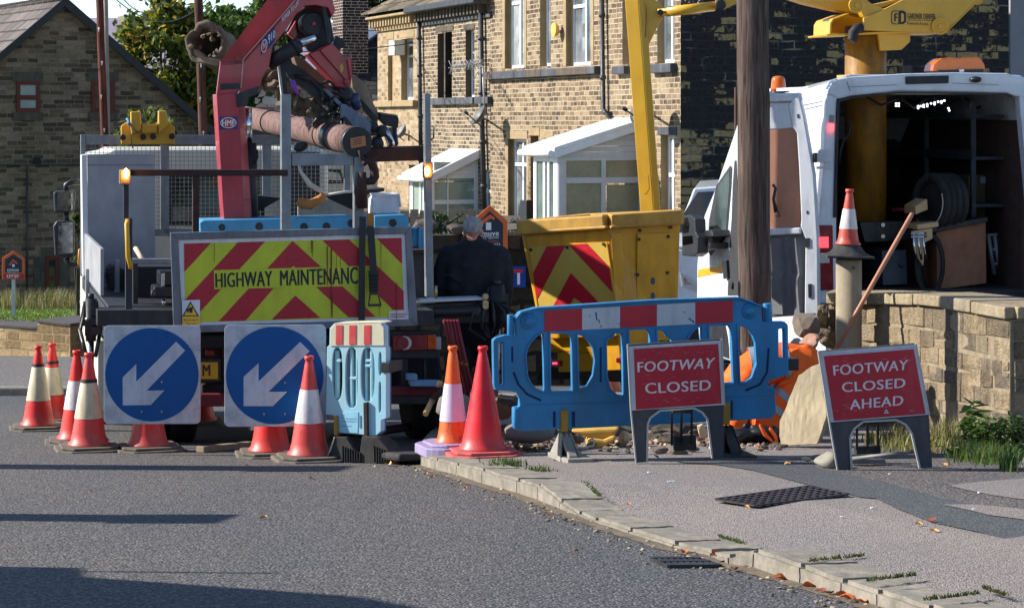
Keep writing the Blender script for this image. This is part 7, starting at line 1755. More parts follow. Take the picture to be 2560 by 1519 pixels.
for ci in range(NC):
 s_=0
 while s_<2.3:
  l_=rw.uniform(.2,.45);z0=gz(16.6);q=[]
  for ss,ff,dz in ((s_+.008,fr_c[ci],.008),(s_+l_-.008,fr_c[ci],.008),(s_+l_-.008,fr_c[ci+1],-.008),(s_+.008,fr_c[ci+1],-.008)):
   p=a+e_*ss;q.append(Vector((p.x,p.y,z0+(WZ[0]-.012-z0)*ff+dz)))
  stone_block(mb,q,en,.005);s_+=l_
mb.build('end_stones',t_)
mb=MB(wcope);s_=-.02
while s_<Ls[-1]-.1:
 l_=min(rw.uniform(.45,.62),Ls[-1]-s_);(p0,z0,n0),(p1,z1,n1)=wat(s_+.006),wat(s_+l_-.006)
 o0,o1=n0*-.045,n1*-.045;dz=rw.uniform(-.006,.006)
 mb.prism([Vector((p0.x,p0.y,z0+dz))+o0,Vector((p1.x,p1.y,z1+dz))+o1,Vector((p1.x,p1.y,z1+dz))+n1*.5,Vector((p0.x,p0.y,z0+dz))+n0*.5],(0,0,.085+rw.uniform(0,.012)));s_+=l_
for k in range(5):
 p0,p1=a+e_*(.5*k+.02),a+e_*(.5*k+.5);mb.prism([Vector((p.x,p.y,WZ[0]))+w_ for p,w_ in ((p0,en*-.04),(p1,en*-.04),(p1,en*.45),(p0,en*.45))],(0,0,.09))
mb.build('coping',t_,bevel=.012)
mb=MB(wst,wmor)
for u,v,sx,sz,sd in ((2050,800,.07,.12,4),(2066,835,.09,.1,8),(2058,772,.05,.05,3),(2078,850,.1,.09,6)):mb.rock(P(u,v,19.2),sx,.12,sz,0,sd,3,.35)
mb.build('broken_end',t_)
mb=MB(wcope);mb.prism([P(*q,19.15)for q in ((2064,731),(2090,730),(2094,757),(2076,755))],Vector((.1,.3,0)));mb.build('loose_coping',t_,bevel=.01)
hw_=M('shovel_handle_wood',S(176,120,92),.55,var=.2,scale=8,dirt=.2,dcol=S(120,80,64),streak=.1)
mb=MB(hw_);A,B=P(2281,533,18.6),P(2160,748,18.45);mb.tube([A,A.lerp(B,.02),B,B+(B-A)*.6],[.014,.019,.019,.02],0,14);tag(mb.build('shovel'),'smooth brown wooden shaft leaning over the wall coping in front of the van','shovel')

# --- the dug up footway: slab, boulders, rubble
slab_m=M('flagstone',S(168,152,122),.85,var=.3,scale=3,bump=.6,bs=26,dirt=.4,dcol=S(150,128,92),streak=1)
SF=Fr(P(2000,1108,15.9),-30)
mb=MB(slab_m);pts=[(2056,905),(2029,916),(2012,930),(1998,938),(1985,968),(1950,1052),(1948,1085),(1951,1112),(2000,1110),(2041,1108),(2062,1050),(2085,985),(2085,905)]
mb.prism([SF.px(u,v,.30*(1112-v)/200)for u,v in pts],SF.ey*.075+Vector((0,0,.0)))
bmesh.ops.triangulate(mb.bm,faces=mb.bm.faces[:]);bmesh.ops.subdivide_edges(mb.bm,edges=mb.bm.edges[:],cuts=7,use_grid_fill=True)
for v_ in mb.bm.verts:v_.co+=Vector((noise.noise(v_.co*6),noise.noise(v_.co*6+Vector((5,0,0))),noise.noise(v_.co*6+Vector((0,7,0)))))*.010+Vector((noise.noise(v_.co*19),noise.noise(v_.co*23),noise.noise(v_.co*21)))*.005
tag(mb.build('flagstone',bevel=.008),'lifted pale flagstone leaning upright between the barrier and the AHEAD sign','paving slab')
bould=M('dark_boulder_stone',S(112,100,88),.9,var=.4,scale=4,bump=.9,bs=20);pinkst=M('pink_stone',S(168,128,110),.9,var=.35,scale=5,bump=.8,bs=24);greyst=M('grey_field_stone',S(142,136,120),.85,var=.2,scale=5,bump=.3,bs=30);brownst=M('brown_rubble',S(128,96,74),.95,var=.4,scale=6,bump=.9,bs=24);palest=M('pale_rubble',S(196,176,138),.95,var=.3,scale=6,bump=.8,bs=24)
def rock(label,u,v,Y,sx,sy,sz,m,seed,group=None,name='stone',rz=0.0,amp=.3,cuts=9):
 mb=MB(m);mb.rock(P(u,v,Y),sx,sy,sz,0,seed,3,amp,False if m is greyst else True,rz,cuts);return tag(mb.build(name),label,'stone',group)
rock('dark angular boulder perched at the broken end of the stone wall',2017,808,18.0,.135,.13,.125,bould,5,rz=.4,cuts=7)
rock('pink brown stone under the dark boulder by the broken wall end',2026,853,17.9,.11,.12,.075,pinkst,11)
rock('rounded grey stone weighing down the foot of the tilted sign',2068,1152,13.9,.075,.1,.062,greyst,21,rz=.5,amp=.12,cuts=4)
rock('small pale stone lying on the footway between the two red signs',2016,1147,14.3,.042,.03,.016,palest,23)
RB='broken stones dug out of the footway'
rb=random.Random(44)
for k,(u,v,Y,sx,sz,m_)in enumerate(((1445,1097,15.8,.075,.05,brownst),(1562,1094,16.1,.08,.085,palest),(1590,1118,15.6,.05,.035,brownst),(1668,1090,16.0,.13,.07,bould),(1650,1125,15.3,.09,.05,bould),(1755,1075,16.2,.06,.08,palest),(1730,1122,15.4,.08,.04,bould),
 (1690,1128,15.2,.1,.045,bould),(1255,1010,17.6,.12,.09,brownst),(1290,1105,15.6,.06,.04,bould),(1320,1112,15.5,.05,.03,bould),(1350,1118,15.4,.04,.025,brownst),(1480,1112,15.5,.06,.04,brownst),(1520,1120,15.4,.05,.025,bould),(1620,1085,16.3,.06,.05,palest),(1790,1118,15.4,.05,.03,brownst),
 (1850,1120,15.5,.05,.025,palest),(1900,1122,15.5,.04,.02,brownst),(1270,1085,15.9,.07,.05,brownst),(1410,1120,15.3,.04,.022,palest))):
 mb=MB(m_);p_=P(u,v,Y);p_.z=max(p_.z,gz(Y)+.1+sz*.15);mb.rock(p_,sx*.85,sx*.75,sz*.85,0,100+k,2,.5,True,rb.uniform(0,3),16);tag(mb.build('stone'),{brownst:'brown lump of rubble heaped behind the blue barrier',palest:'pale broken lump of stone in the dug up footway',bould:'dark broken slab piece at the foot of the barrier'}[m_],'stone',RB)
dome_m=M('grey_spoil_bag',S(118,112,106),.9,var=.25,scale=6,bump=.5,bs=24)
def dome(label,u,v,Y,sx,sz,tilt=0):
 mb=MB(dome_m);c=P(u,v,Y);mb.rock(c,sx,.2,sz,0,int(u),3,.08,False,0,2);return tag(mb.build('sandbag'),label,'sandbag','slumped grey sandbags')
dome('slumped grey sandbag below the end of the blue barrier',1322,1078,15.7,.185,.085);dome('large grey sandbag behind the orange and red cones',1135,1025,17.0,.17,.135)
mb=MB(M('shovel_blade',S(74,56,44),.6,.4,var=.4));mb.prism([P(*q6(*q),17.1)for q in ((395,760),(480,690),(560,660),(600,720),(500,790))],Vector((.03,.04,.02)));tag(mb.build('spade',bevel=.005),'rusty spade head resting on the sandbag beside the orange cone','spade')
mb=MB(raw);mb.tube([P(*q6(495,605),17.2),P(*q6(480,660),17.2)],.022,0,10);mb.tube([P(*q6(430,770),17.15),P(*q6(365,900),17.0)],.022,0,10);tag(mb.build('timber_stake'),'pale timber stake propped by the truck wheel and sandbag','stake')
mb=MB(brownst,dark_steel);mb.rock(P(*q6(1040,830),17.2),.12,.1,.11,0,70,2,.4);mb.prism([P(*q6(*q),17.1)for q in ((1000,755),(1130,770),(1190,830),(1170,838),(1090,810),(1010,800))],Vector((.05,.1,.01)),1);tag(mb.build('pick_head'),'dark pick head lying on brown rubble at the barrier end','tool')
sack=M('yellow_sack',S(206,160,72),.7,var=.2,scale=5,dirt=.3,dcol=S(150,110,60))
mb=MB(sack);mb.prism([P(*q6(*q),15.9)for q in ((1640,1055),(1880,1035),(2075,1030),(2040,1085),(1940,1130),(1800,1110))],Vector((.03,.25,.03)));mb.prism([P(*q6(*q),15.85)for q in ((1800,1112),(1940,1128),(2040,1086),(2060,1130),(1900,1205),(1780,1180))],Vector((0,.2,0)));tag(mb.build('yellow_sack',bevel=.02),'crumpled yellow sack among the rubble under the blue barrier','sack')
mb=MB(M('pale_hose',S(206,186,150),.6));mb.tube([P(*q6(*q),15.3)for q in ((1640,1190),(1760,1195),(1850,1180),(1862,1140),(1840,1115),(1800,1140))],.008,0,8);tag(mb.build('rope_end'),'curl of pale rope beside the yellow sack','rope')
mb=MB(earth_m,pinkst,palest);rs=random.Random(9)
for k in range(420):
 u=rs.uniform(1240,1960);v=rs.gauss(1108,9)+(6 if u<1400 else 0);s_=rs.uniform(.006,.03);p_=GP(u,min(v,1132),.1);mb.rock(p_+Vector((0,0,s_*.3)),s_*1.4,s_*1.2,s_,rs.choice([0,0,0,1,2]),k,1,.4)
for k in range(40):
 u=rs.uniform(1240,1930);p_=GP(u,rs.uniform(1078,1100),.1);mb.rock(p_,rs.uniform(.1,.25),rs.uniform(.1,.2),rs.uniform(.03,.09),0,k+500,2,.5)
o=mb.build('spoil');setting(o,'stuff')
mb=MB(fw_m);A,B=GP(500,1131),GP(625,1118);mb.beam(A+Vector((0,0,.025)),B+Vector((0,0,.025)),.07,.045);tag(mb.build('timber_batten',bevel=.004),'weathered timber batten lying on the road between the two arrow signs','timber')
mb=MB(rust_steel);mb.tube([GP(830,1112)+Vector((0,0,.05)),GP(1085,1092)+Vector((0,0,.12))],.035,0,12);tag(mb.build('steel_pipe'),'rusty steel pipe lying behind the folded barriers towards the kerb','pipe')

# --- drain cover and gully
t_=thing('drain_cover','cast iron slotted cover set in the footway','drain cover',GP(1955,1248,.1))
ci=M('cast_iron',S(56,50,52),.6,.3,var=.4,scale=12,dirt=.3,dcol=S(90,80,76))
c4_=[GP(u,v,.1)+Vector((0,0,.010))for u,v in ((1789,1255),(2022,1222),(2121,1242),(1889,1271))]
bl=lambda s_,t2:(c4_[0]*(1-s_)+c4_[1]*s_)*(1-t2)+(c4_[3]*(1-s_)+c4_[2]*s_)*t2
mb=MB(M('drain_silt',S(120,106,102),.95,var=.4,scale=20));mb.keep=True;mb.face([bl(0,0),bl(0,1),bl(1,1),bl(1,0)]);f=mb.bm.faces[:][0];f.normal_update();
if f.normal.z<0:f.normal_flip()
mb.build('pit',t_)
mb=MB(ci)
for k in range(13):a_,b_=bl(k/12,0),bl(k/12,1);mb.beam(a_+Vector((0,0,.006)),b_+Vector((0,0,.006)),.014,.008)
for k in range(7):a_,b_=bl(0,k/6),bl(1,k/6);mb.beam(a_+Vector((0,0,.0075)),b_+Vector((0,0,.007)),.018,.008)
mb.build('grating',t_)
t_=thing('gully_grate','dark iron gully grate in the gutter at the foot of the kerb','gully grate',GP(1700,1409))
g4=[GP(u,v)+Vector((0,0,.006))for u,v in ((1628,1401),(1752,1401),(1802,1418),(1672,1419))]
gb=lambda s_,t2:(g4[0]*(1-s_)+g4[1]*s_)*(1-t2)+(g4[3]*(1-s_)+g4[2]*s_)*t2
mb=MB(void_m);mb.keep=True;mb.face([gb(0,0),gb(0,1),gb(1,1),gb(1,0)]);f=mb.bm.faces[:][0];f.normal_update()
if f.normal.z<0:f.normal_flip()
mb.build('pit',t_)
mb=MB(dark_steel)
for k in (0,.5,1):mb.beam(gb(0,k)+Vector((0,0,.004)),gb(1,k)+Vector((0,0,.004)),.03,.014)
for k in range(9):mb.beam(gb(k/8,0)+Vector((0,0,.002)),gb(k/8,1)+Vector((0,0,.002)),.012,.012)
mb.build('grating',t_)

# --- plants and leaves at the wall
gr1=[(.035,.075,.014),(.06,.115,.022),(.10,.155,.035),(.045,.085,.016),(.15,.14,.05)]
def patch(cu,cv,su,sv):
 def f(r):
  p=GP(cu+r.gauss(0,su),cv+r.gauss(0,sv),.1);return p.x,p.y,p.z
 return f
def leafy(t_,c,rad,n,size,cols,seed):
 rl=random.Random(seed);V,Fc=[],[];st=[(rl.gauss(0,.5),rl.gauss(0,.5))for _ in range(14)]
 for i in range(n):
  a,b=rl.choice(st);h=rl.random()**.8;k=1+.7*h;x=c.x+(a*k+rl.gauss(0,.14))*rad[0];y=c.y+(b*k+rl.gauss(0,.14))*rad[1];z=c.z+h*rad[2]*(1-.35*(a*a+b*b))+.01
  d=Vector((rl.gauss(0,1),rl.gauss(0,1),rl.uniform(-.35,.8))).normalized();e=d.cross(Vector((rl.gauss(0,.4),rl.gauss(0,.4),1))).normalized();s_=size*rl.uniform(.5,1.4);q=Vector((x,y,z))-t_.location;j=len(V);dr=Vector((0,0,-s_*.3))
  V+=[q,q+d*s_*.5+e*s_*.27,q+d*s_+e*s_*.2+dr*.5,q+d*s_*1.3+dr,q+d*s_-e*s_*.2+dr*.5,q+d*s_*.5-e*s_*.27];Fc+=[(j,j+1,j+2,j+3),(j,j+3,j+4,j+5)]
 me=bpy.data.meshes.new('leaves');me.from_pydata([tuple(v)for v in V],[],Fc);me.materials.append(leafmat('weed_leaf',cols,.3));o=bpy.data.objects.new('leaves',me);COL.objects.link(o);o.parent=t_
pt=thing('weed_clump','bright green weed clump at the foot of the wall corner','plant',GP(2470,1150,.1))
blades('stems',900,patch(2470,1146,38,8),.04,.16,gr1,71,.005,.9,parent=pt);leafy(pt,GP(2465,1140,.1),(.15,.14,.25),520,.045,gr1,72);leafy(pt,GP(2440,1125,.1),(.06,.06,.34),60,.10,gr1[:2],73)
pt=thing('weed_clump','dark leafy weed growing past the frame edge beside the wall end','plant',GP(2550,1150,.1));leafy(pt,GP(2548,1138,.1),(.14,.14,.27),620,.04,[(.02,.045,.012),(.04,.08,.02),(.07,.12,.03)],75)
pt=thing('weed_clump','small tuft of fresh grass on the old tarmac below the wall corner','plant',GP(2525,1176,.1));blades('leaves',150,patch(2522,1174,10,3),.05,.14,gr1,74,.006,.6,parent=pt)
pt=thing('weed_clump','dry straw coloured weeds behind the tilted sign','plant',GP(2250,1120,.1));blades('leaves',620,patch(2255,1114,40,8),.04,.15,[(.16,.14,.05),(.24,.2,.08),(.10,.12,.03),(.3,.25,.12)],75,.006,.6,parent=pt)
pt=thing('weed_clump','tall dry weeds against the wall between sign and green clump','plant',GP(2370,1120,.1));blades('leaves',300,patch(2365,1114,26,7),.05,.24,[(.2,.17,.06),(.28,.23,.1),(.12,.14,.04)],76,.005,.45,parent=pt)
pt=thing('grass_tuft','grass tuft growing on the kerb stones in front of the red cone','grass',GP(1260,1168,.1));blades('leaves',260,patch(1262,1163,24,3),.015,.06,[(.05,.09,.02),(.1,.14,.04)],77,.004,.8,parent=pt)
pt=thing('grass_tuft','sparse moss and grass at the back edge of the kerb','grass',GP(1350,1176,.1));blades('leaves',120,patch(1348,1176,22,1.5),.01,.04,[(.05,.09,.02),(.1,.12,.04)],78,.004,.8,parent=pt)
pt=thing('grass_tuft','weeds in the far gutter seen through the blue barrier','grass',GP(1340,952));blades('leaves',160,lambda r:(lambda p:(p.x,p.y,p.z))(GP(1350+r.gauss(0,22),955+r.gauss(0,2))),.05,.22,gr1,79,.01,.7,parent=pt)
def moss(a):
 (u0,v0),(u1,v1)=a
 def f(r):
  k=r.random();p=GP(u0+(u1-u0)*k+r.gauss(0,3),v0+(v1-v0)*k+r.gauss(0,.8),.085);return p.x,p.y,p.z
 return f
for i,a in enumerate((((2025,1402),(2160,1389)),((2165,1452),(2290,1437)),((1800,1342),(1862,1360)),((2310,1500),(2450,1483)),((1460,1203),(1500,1240)),((2460,1470),(2520,1490)))):
 pt=thing('moss_strip','moss and fine grass growing in a joint of the kerb','moss',GP(a[0][0],a[0][1],.085),'mossy kerb joints');blades('moss',150,moss(a),.004,.02,[(.05,.08,.02),(.08,.10,.03),(.10,.09,.04)],90+i,.004,.9,parent=pt)
lm=[M('leaf_orange',S(200,106,50),.7,var=.3),M('leaf_tan',S(224,170,104),.7,var=.25),M('leaf_brown',S(128,62,40),.7,var=.3)]
def leaf_proto(m,seed):
 rl=random.Random(seed);bm_=MB(m);n=12;pts=[]
 for k in range(n):a=2*math.pi*k/n;r_=.5*(.72+.28*abs(math.cos(1.5*a))+rl.uniform(-.08,.08))*(1.2 if k==0 else 1);pts.append(Vector((r_*math.cos(a),r_*.7*math.sin(a),.18*math.sin(a)**2+.16*math.cos(a*1.0+seed)**2)))
 c=bm_.bm.verts.new((0,0,.03));vs_=[bm_.bm.verts.new(p)for p in pts]
 for k in range(n):f=bm_.bm.faces.new([c,vs_[k],vs_[(k+1)%n]]);f.smooth=True
 bm_.keep=True
 o=bm_.build('fallen_leaf',local=True);return o
protos=[leaf_proto(lm[0],1),leaf_proto(lm[1],2),leaf_proto(lm[2],3)];used=set()
lp=[(660,1298,1,.045),(775,1197,1,.04),(345,1132,0,.05),(972,1164,1,.08),(985,1160,0,.05),(1000,1158,2,.05),(1066,1188,0,.04),(1082,1195,0,.035),(1130,1213,2,.03),(1165,1222,0,.03),(1234,1236,2,.03),(1356,1275,0,.045),(1374,1290,0,.03),(1712,1384,0,.06),(1792,1394,0,.07),
 (1815,1402,0,.05),(1808,1408,2,.04),(1835,1428,0,.05),(1952,1451,0,.06),(2022,1470,0,.06),(2078,1489,2,.05),(2105,1494,0,.06),(2118,1500,0,.06),(2130,1498,2,.05),(2142,1505,0,.05),(2160,1510,0,.045),(2098,1488,2,.04),(2056,1482,2,.05),(1440,1381,0,.03),(618,1166,2,.03),(226,1230,0,.025)]
lf=[(1968,1162,1,.04),(2330,1306,2,.06),(2296,1314,1,.04),(2335,1332,1,.045),(2425,1177,1,.045),(2360,1166,1,.05),(2410,1192,2,.03),(1867,1271,1,.035),(1572,1264,0,.035),(2300,1135,2,.05),(2330,1138,0,.05),(2345,1130,2,.05),(2380,1140,0,.04),(1640,1145,2,.05),(1545,1140,2,.04)]
ll=random.Random(6)
for lst,hh,lab in ((lp,0,'fallen autumn leaf lying on the road by the kerb'),(lf,.1,'fallen autumn leaf lying on the footway')):
 for u,v,k,s_ in lst:
  o=protos[k]if k not in used else protos[k].copy()
  if k in used:COL.objects.link(o)
  used.add(k);o.location=GP(u,v,hh)+Vector((0,0,.008));o.scale=(s_,)*3;o.rotation_euler=(ll.uniform(-.4,.4),ll.uniform(-.4,.4),ll.uniform(0,6.3));tag(o,lab,'leaf','fallen leaves')
mb=MB(wht)
for u,v,a_ in ((1678,1206,.1),(2180,1272,.2),(1622,1183,.3),(2225,1187,.1),(2448,1234,.2),(2434,1276,.3),(2104,1295,0)):p_=GP(u,v,.1);mb.box(p_+Vector((0,0,.008)),.045 if u==1678 else.014,.012,.006,0,Matrix.Rotation(a_,3,'Z'))
setting(mb.build('litter_specks'),'stuff')
mb=MB(bould,greyst,palest);rg=random.Random(31)
for k in range(330):
 i=rg.randrange(4,len(KB)-2);f_=rg.random();q=KB[i].lerp(KB[i+1],f_)-KN[i]*abs(rg.gauss(0,.12));s_=rg.uniform(.004,.012)*(1.5 if rg.random()<.1 else 1);mb.rock(Vector((q.x,q.y,gz(q.y)+s_*.4)),s_*1.3,s_,s_*.8,rg.choice([0,0,1,2]),k,1,.3)
setting(mb.build('gutter_grit'),'stuff')

# --- unseen shapes added out of frame to throw the long shadows
def pillar(label,x,y,h,w_):
 t_=thing('shadow_pillar',label,'shadow caster',(x,y,gz(y)),'unseen pillars added to cast shadows')
 mb=MB(dressed_d);mb.box((x,y,gz(y)+h/2-.2),w_,w_,h+.4);mb.build('shaft',t_,bevel=.02)
 mb=MB(dressed_d);z=gz(y)+h;mb.box((x,y,z+.02),w_+.14,w_+.14,.08);mb.build('cap',t_,bevel=.02)
el=math.tan(R(SUN_EL))
for (u,v,x,w_)in ((760,1171,-6.2,.42),(440,1296,-5.6,.36)):
 g=GP(u,v);pillar('unseen pillar added to cast a road shadow, '+('shorter of the pair' if u==440 else 'taller of the pair'),x,g.y+(g.x-x)*math.tan(R(SUN_AZ)),(g.x-x)*el/math.cos(R(SUN_AZ))*1.0,w_)  # pillar heights set by where the added shadows end on the road
sx_=-5.4
t_=thing('shadow_shed','unseen shed shape added to cast the dark road shadow','shed',(sx_-1.5,8,gz(8)))
def shadow_h(u,v):
 g=GP(u,v);return g.y+(g.x-sx_)*math.tan(R(SUN_AZ)),gz(g.y)+(g.x-sx_)*el/math.cos(R(SUN_AZ))
ends=[shadow_h(-60,1414),shadow_h(205,1418),shadow_h(215,1441),shadow_h(900,1490),shadow_h(1060,1519),shadow_h(1500,1640)]  # outline worked back from the edge of the shadow it casts
mb=MB(fw_m);pts=[Vector((sx_,ends[0][0],gz(9)-.2))]+[Vector((sx_,y,z))for y,z in ends]+[Vector((sx_,ends[-1][0]-1.5,ends[-1][1]+.1)),Vector((sx_,ends[-1][0]-1.5,gz(5)-.2))]
mb.prism(pts,(-2.6,0,0));mb.build('shadow_profile',t_)
y1,z1=shadow_h(690,1432);y0,z0=shadow_h(190,1428);mb=MB(black_plastic);mb.tube([Vector((sx_-.1,y0+.02,z0)),Vector((sx_,y1,z1))],.018,0,6);mb.build('shadow_rod',t_)  # thin rod added to cast the wire-like shadow

# --- people
def ell(mb,pts,radii,side,m=0,seg=20,rnd=True):
 """closed limb or trunk with elliptic sections; `side` is the direction of the first radius"""
 pts=[Vector(p)for p in pts];n=len(pts);side=Vector(side);rings=[]
 if rnd:
  def cap(p,q,r):d=(p-q).normalized();k=min(r);return [(p+d*k*.55,(r[0]*.75,r[1]*.75)),(p+d*k*.9,(r[0]*.3,r[1]*.3))]
  a=cap(pts[0],pts[1],radii[0])[::-1];b=cap(pts[-1],pts[-2],radii[-1])
  pts=[x[0]for x in a]+pts+[x[0]for x in b];radii=[x[1]for x in a]+list(radii)+[x[1]for x in b];n=len(pts)
 for i,p in enumerate(pts):
  t=(pts[min(i+1,n-1)]-pts[max(i-1,0)]).normalized();x=side-t*side.dot(t);x.normalize();y=t.cross(x)
  rings.append([mb.bm.verts.new(p+x*math.cos(2*math.pi*k/seg)*radii[i][0]+y*math.sin(2*math.pi*k/seg)*radii[i][1])for k in range(seg)])
 for i in range(n-1):
  for k in range(seg):f=mb.bm.faces.new([rings[i][k],rings[i][(k+1)%seg],rings[i+1][(k+1)%seg],rings[i+1][k]]);f.material_index=m;f.smooth=True
 mb.bm.faces.new(rings[0][::-1]);mb.bm.faces.new(rings[-1])
def ball(mb,c,rx,ry,rz,rot=None,m=0):
 r=bmesh.ops.create_icosphere(mb.bm,subdivisions=3,radius=1);q=rot or Matrix.Identity(3)
 for v in r['verts']:v.co=q@Vector((v.co.x*rx,v.co.y*ry,v.co.z*rz))+Vector(c)
def fuse(o,voxel,smooth=6):
 r=o.modifiers.new('fuse','REMESH');r.mode='VOXEL';r.voxel_size=voxel;r.use_smooth_shade=True
 if smooth:s=o.modifiers.new('soften','SMOOTH');s.factor=.5;s.iterations=smooth
 return o
def head(mb,c,q,s_=1.0):
 """c: centre of the skull; q: rotation whose -Y is the face"""
 b=lambda x,y,z,rx,ry,rz:ball(mb,c+q@(Vector((x,y,z))*s_),rx*s_,ry*s_,rz*s_,q)
 b(0,.012,.025,.076,.094,.088);b(0,-.03,-.035,.060,.070,.075);b(0,-.055,-.085,.036,.036,.026)
 b(0,-.10,-.025,.014,.022,.026);b(0,-.113,-.038,.016,.014,.011);b(0,-.085,.012,.055,.02,.012)
 b(0,-.092,-.066,.024,.012,.006);b(0,-.090,-.075,.020,.012,.007)
 for sg in (-1,1):b(.078*sg,.012,-.018,.011,.022,.034);b(.034*sg,-.072,-.035,.024,.02,.02)
def eyes(parent,c,q,s_=1.0):
 mb=MB(M('eye',(.7,.7,.7),.2,bump=0),M('iris',(.05,.08,.1),.2,bump=0))
 for sg in (-1,1):ball(mb,c+q@Vector((.031*sg,-.078,-.006))*s_,.012,.010,.010,q)
 return mb.build('eyes',parent)
def hand(mb,w_,d,palm_n,curl=.5,sg=1):
 """a palm, four bent fingers of unequal length and a thumb from the side of the palm"""
 d=Vector(d).normalized();nrm=Vector(palm_n);nrm=(nrm-d*nrm.dot(d)).normalized();sd=d.cross(nrm)*sg
 w_=Vector(w_);ell(mb,[w_,w_+d*.045,w_+d*.09],[(.026,.018),(.040,.016),(.040,.014)],sd)
 for k,L in enumerate((.072,.082,.076,.058)):
  p=w_+d*.092+sd*(.029-.0195*k);a=p;dr=d.copy();pts=[a]
  for j,f in enumerate((.45,.32,.23)):dr=(dr+nrm*curl*(.35+.35*j)).normalized();a=a+dr*L*f;pts.append(a)
  ell(mb,pts,[(.0088,.0088),(.0082,.0082),(.0074,.0074),(.0066,.0066)],sd,seg=10)
 t0=w_+d*.03+sd*.034;t1=t0+(d*.7+sd*.6+nrm*.25).normalized()*.034;t2=t1+(d*.9+nrm*.35+sd*.1).normalized()*.03
 ell(mb,[t0,t1,t2],[(.0125,.0125),(.0105,.0105),(.0085,.0085)],nrm,seg=10)
skin_m=M('skin',S(196,142,118),.55,var=.1,bump=.1);cloth_black=M('black_jacket_cloth',(.021,.024,.03),.8,var=.35,scale=7,bump=.35,bs=14,spec=.25);trou=M('dark_trousers',(.014,.015,.018),.85,var=.3,bump=.4,bs=16);boot=M('work_boot',(.02,.018,.016),.6,var=.3)
def hairmat(name,c1,c2):
 t=NT(name);f=t.noise(t.mapv((1,1,.22)),90,3,.6);return t.out(t.ramp(f,[(.25,c1),(.7,c2)]),.6,t.bump(f,.5,.004),0,Specular_IOR_Level=.35)
YM=18.75;pm=lambda u,v,dy=0.0:P(u,v,YM+dy)
man=thing('person','grey haired person in a black jacket seen from behind beside the truck','person',(pm(1183,800).x,YM,gz(YM)))
hc=pm(1183,577,.0);qh=Matrix.Rotation(R(172),3,'Z')
gnd=gz(YM)
sh={-1:pm(1126,632,.0),1:pm(1246,636,.02)};el_={-1:pm(1103,712,.0),1:pm(1264,722,.02)};wr_={-1:pm(1112,795,.10),1:pm(1258,806,.12)}
hip={-1:pm(1158,800),1:pm(1212,802)}
def foot_pt(sg):p=pm(1150 if sg<0 else 1216,1060);return Vector((p.x,YM+.03*sg,gnd))
kn={sg:hip[sg].lerp(foot_pt(sg),.52)+Vector((0,.05,0))for sg in (-1,1)};an={sg:foot_pt(sg)+Vector((0,0,.09))for sg in (-1,1)}
mb=MB(skin_m);head(mb,hc,qh)
ell(mb,[hc+Vector((0,-.01,-.06)),pm(1185,612),pm(1186,640)],[(.058,.062),(.062,.062),(.09,.075)],(1,0,0))
ell(mb,[pm(1186,628),pm(1186,665),pm(1184,730),pm(1184,775),pm(1185,805)],[(.13,.08),(.165,.105),(.15,.10),(.155,.11),(.15,.11)],(1,0,0))
for sg in (-1,1):
 ell(mb,[sh[sg],el_[sg],wr_[sg]],[(.055,.055),(.042,.042),(.028,.026)],(0,1,0));hand(mb,wr_[sg]+Vector((0,.01,-.01)),(0.02*sg,.25,-1),(-sg,.2,0),.5,sg)
 ell(mb,[hip[sg],kn[sg],an[sg]],[(.085,.09),(.058,.062),(.04,.045)],(1,0,0));ell(mb,[an[sg]+Vector((0,-.04,-.05)),an[sg]+Vector((0,.17,-.06))],[(.04,.035),(.04,.025)],(1,0,0))
fuse(mb.build('body',man),.006,3)
eyes(man,hc,qh)
mb=MB(hairmat('grey_hair',S(110,108,108),S(178,174,170)))
r=bmesh.ops.create_icosphere(mb.bm,subdivisions=5,radius=1)
for v in r['verts']:
 p=v.co.copy();lo=-.40 if p.y>.1 else (.15-.5*(p.y+.2)if p.y>-.55 else.62)
 k=1.0+.05*noise.noise(p*5)+.02*noise.noise(p*14)
 w3=Vector((p.x*.085,p.y*.105+.012,p.z*.098+.026))*k
 if p.z<lo:w3*=.86
 if abs(p.x)>.8 and p.z<.1 and -.3<p.y<.45:w3.x*=.92
 v.co=hc+qh@w3
mb.build('hair',man,smooth=True)
mb=MB(cloth_black)
ell(mb,[pm(1186,618),pm(1186,634),pm(1186,668),pm(1184,720),pm(1183,770),pm(1184,815)],[(.10,.085),(.165,.11),(.205,.14),(.20,.14),(.20,.145),(.205,.15)],(1,0,0),seg=28)
ell(mb,[pm(1186,602),pm(1186,616),pm(1186,630)],[(.078,.075),(.084,.082),(.10,.09)],(1,0,0))
for sg in (-1,1):
 ell(mb,[pm(1186+14*sg,616),pm(1186+40*sg,634),sh[sg]+Vector((-.005*sg,0,-.01))],[(.075,.07),(.085,.085),(.088,.09)],(0,0,1));ell(mb,[pm(1186+46*sg,660),pm(1184+50*sg,720)],[(.10,.12),(.09,.12)],(1,0,0));ell(mb,[sh[sg]+Vector((.01*sg,0,0)),sh[sg].lerp(el_[sg],.5)+Vector((.022*sg,0,0)),el_[sg],el_[sg].lerp(wr_[sg],.5),wr_[sg]],[(.082,.088),(.074,.080),(.064,.07),(.056,.058),(.05,.05)],(0,1,0))
rj=random.Random(8)
for k in range(16):
 a=pm(rj.uniform(1110,1255),rj.uniform(650,800),-.13);d_=Vector((rj.uniform(-.12,.12),.02,rj.uniform(-.1,.02)));ell(mb,[a,a+d_*.5,a+d_],[(.014,.014),(.02,.02),(.012,.012)],(0,1,0),seg=8)
fuse(mb.build('jacket',man),.011,9)
mb=MB(trou)
ell(mb,[pm(1185,790),pm(1185,812),pm(1185,840)],[(.17,.13),(.178,.135),(.17,.13)],(1,0,0))
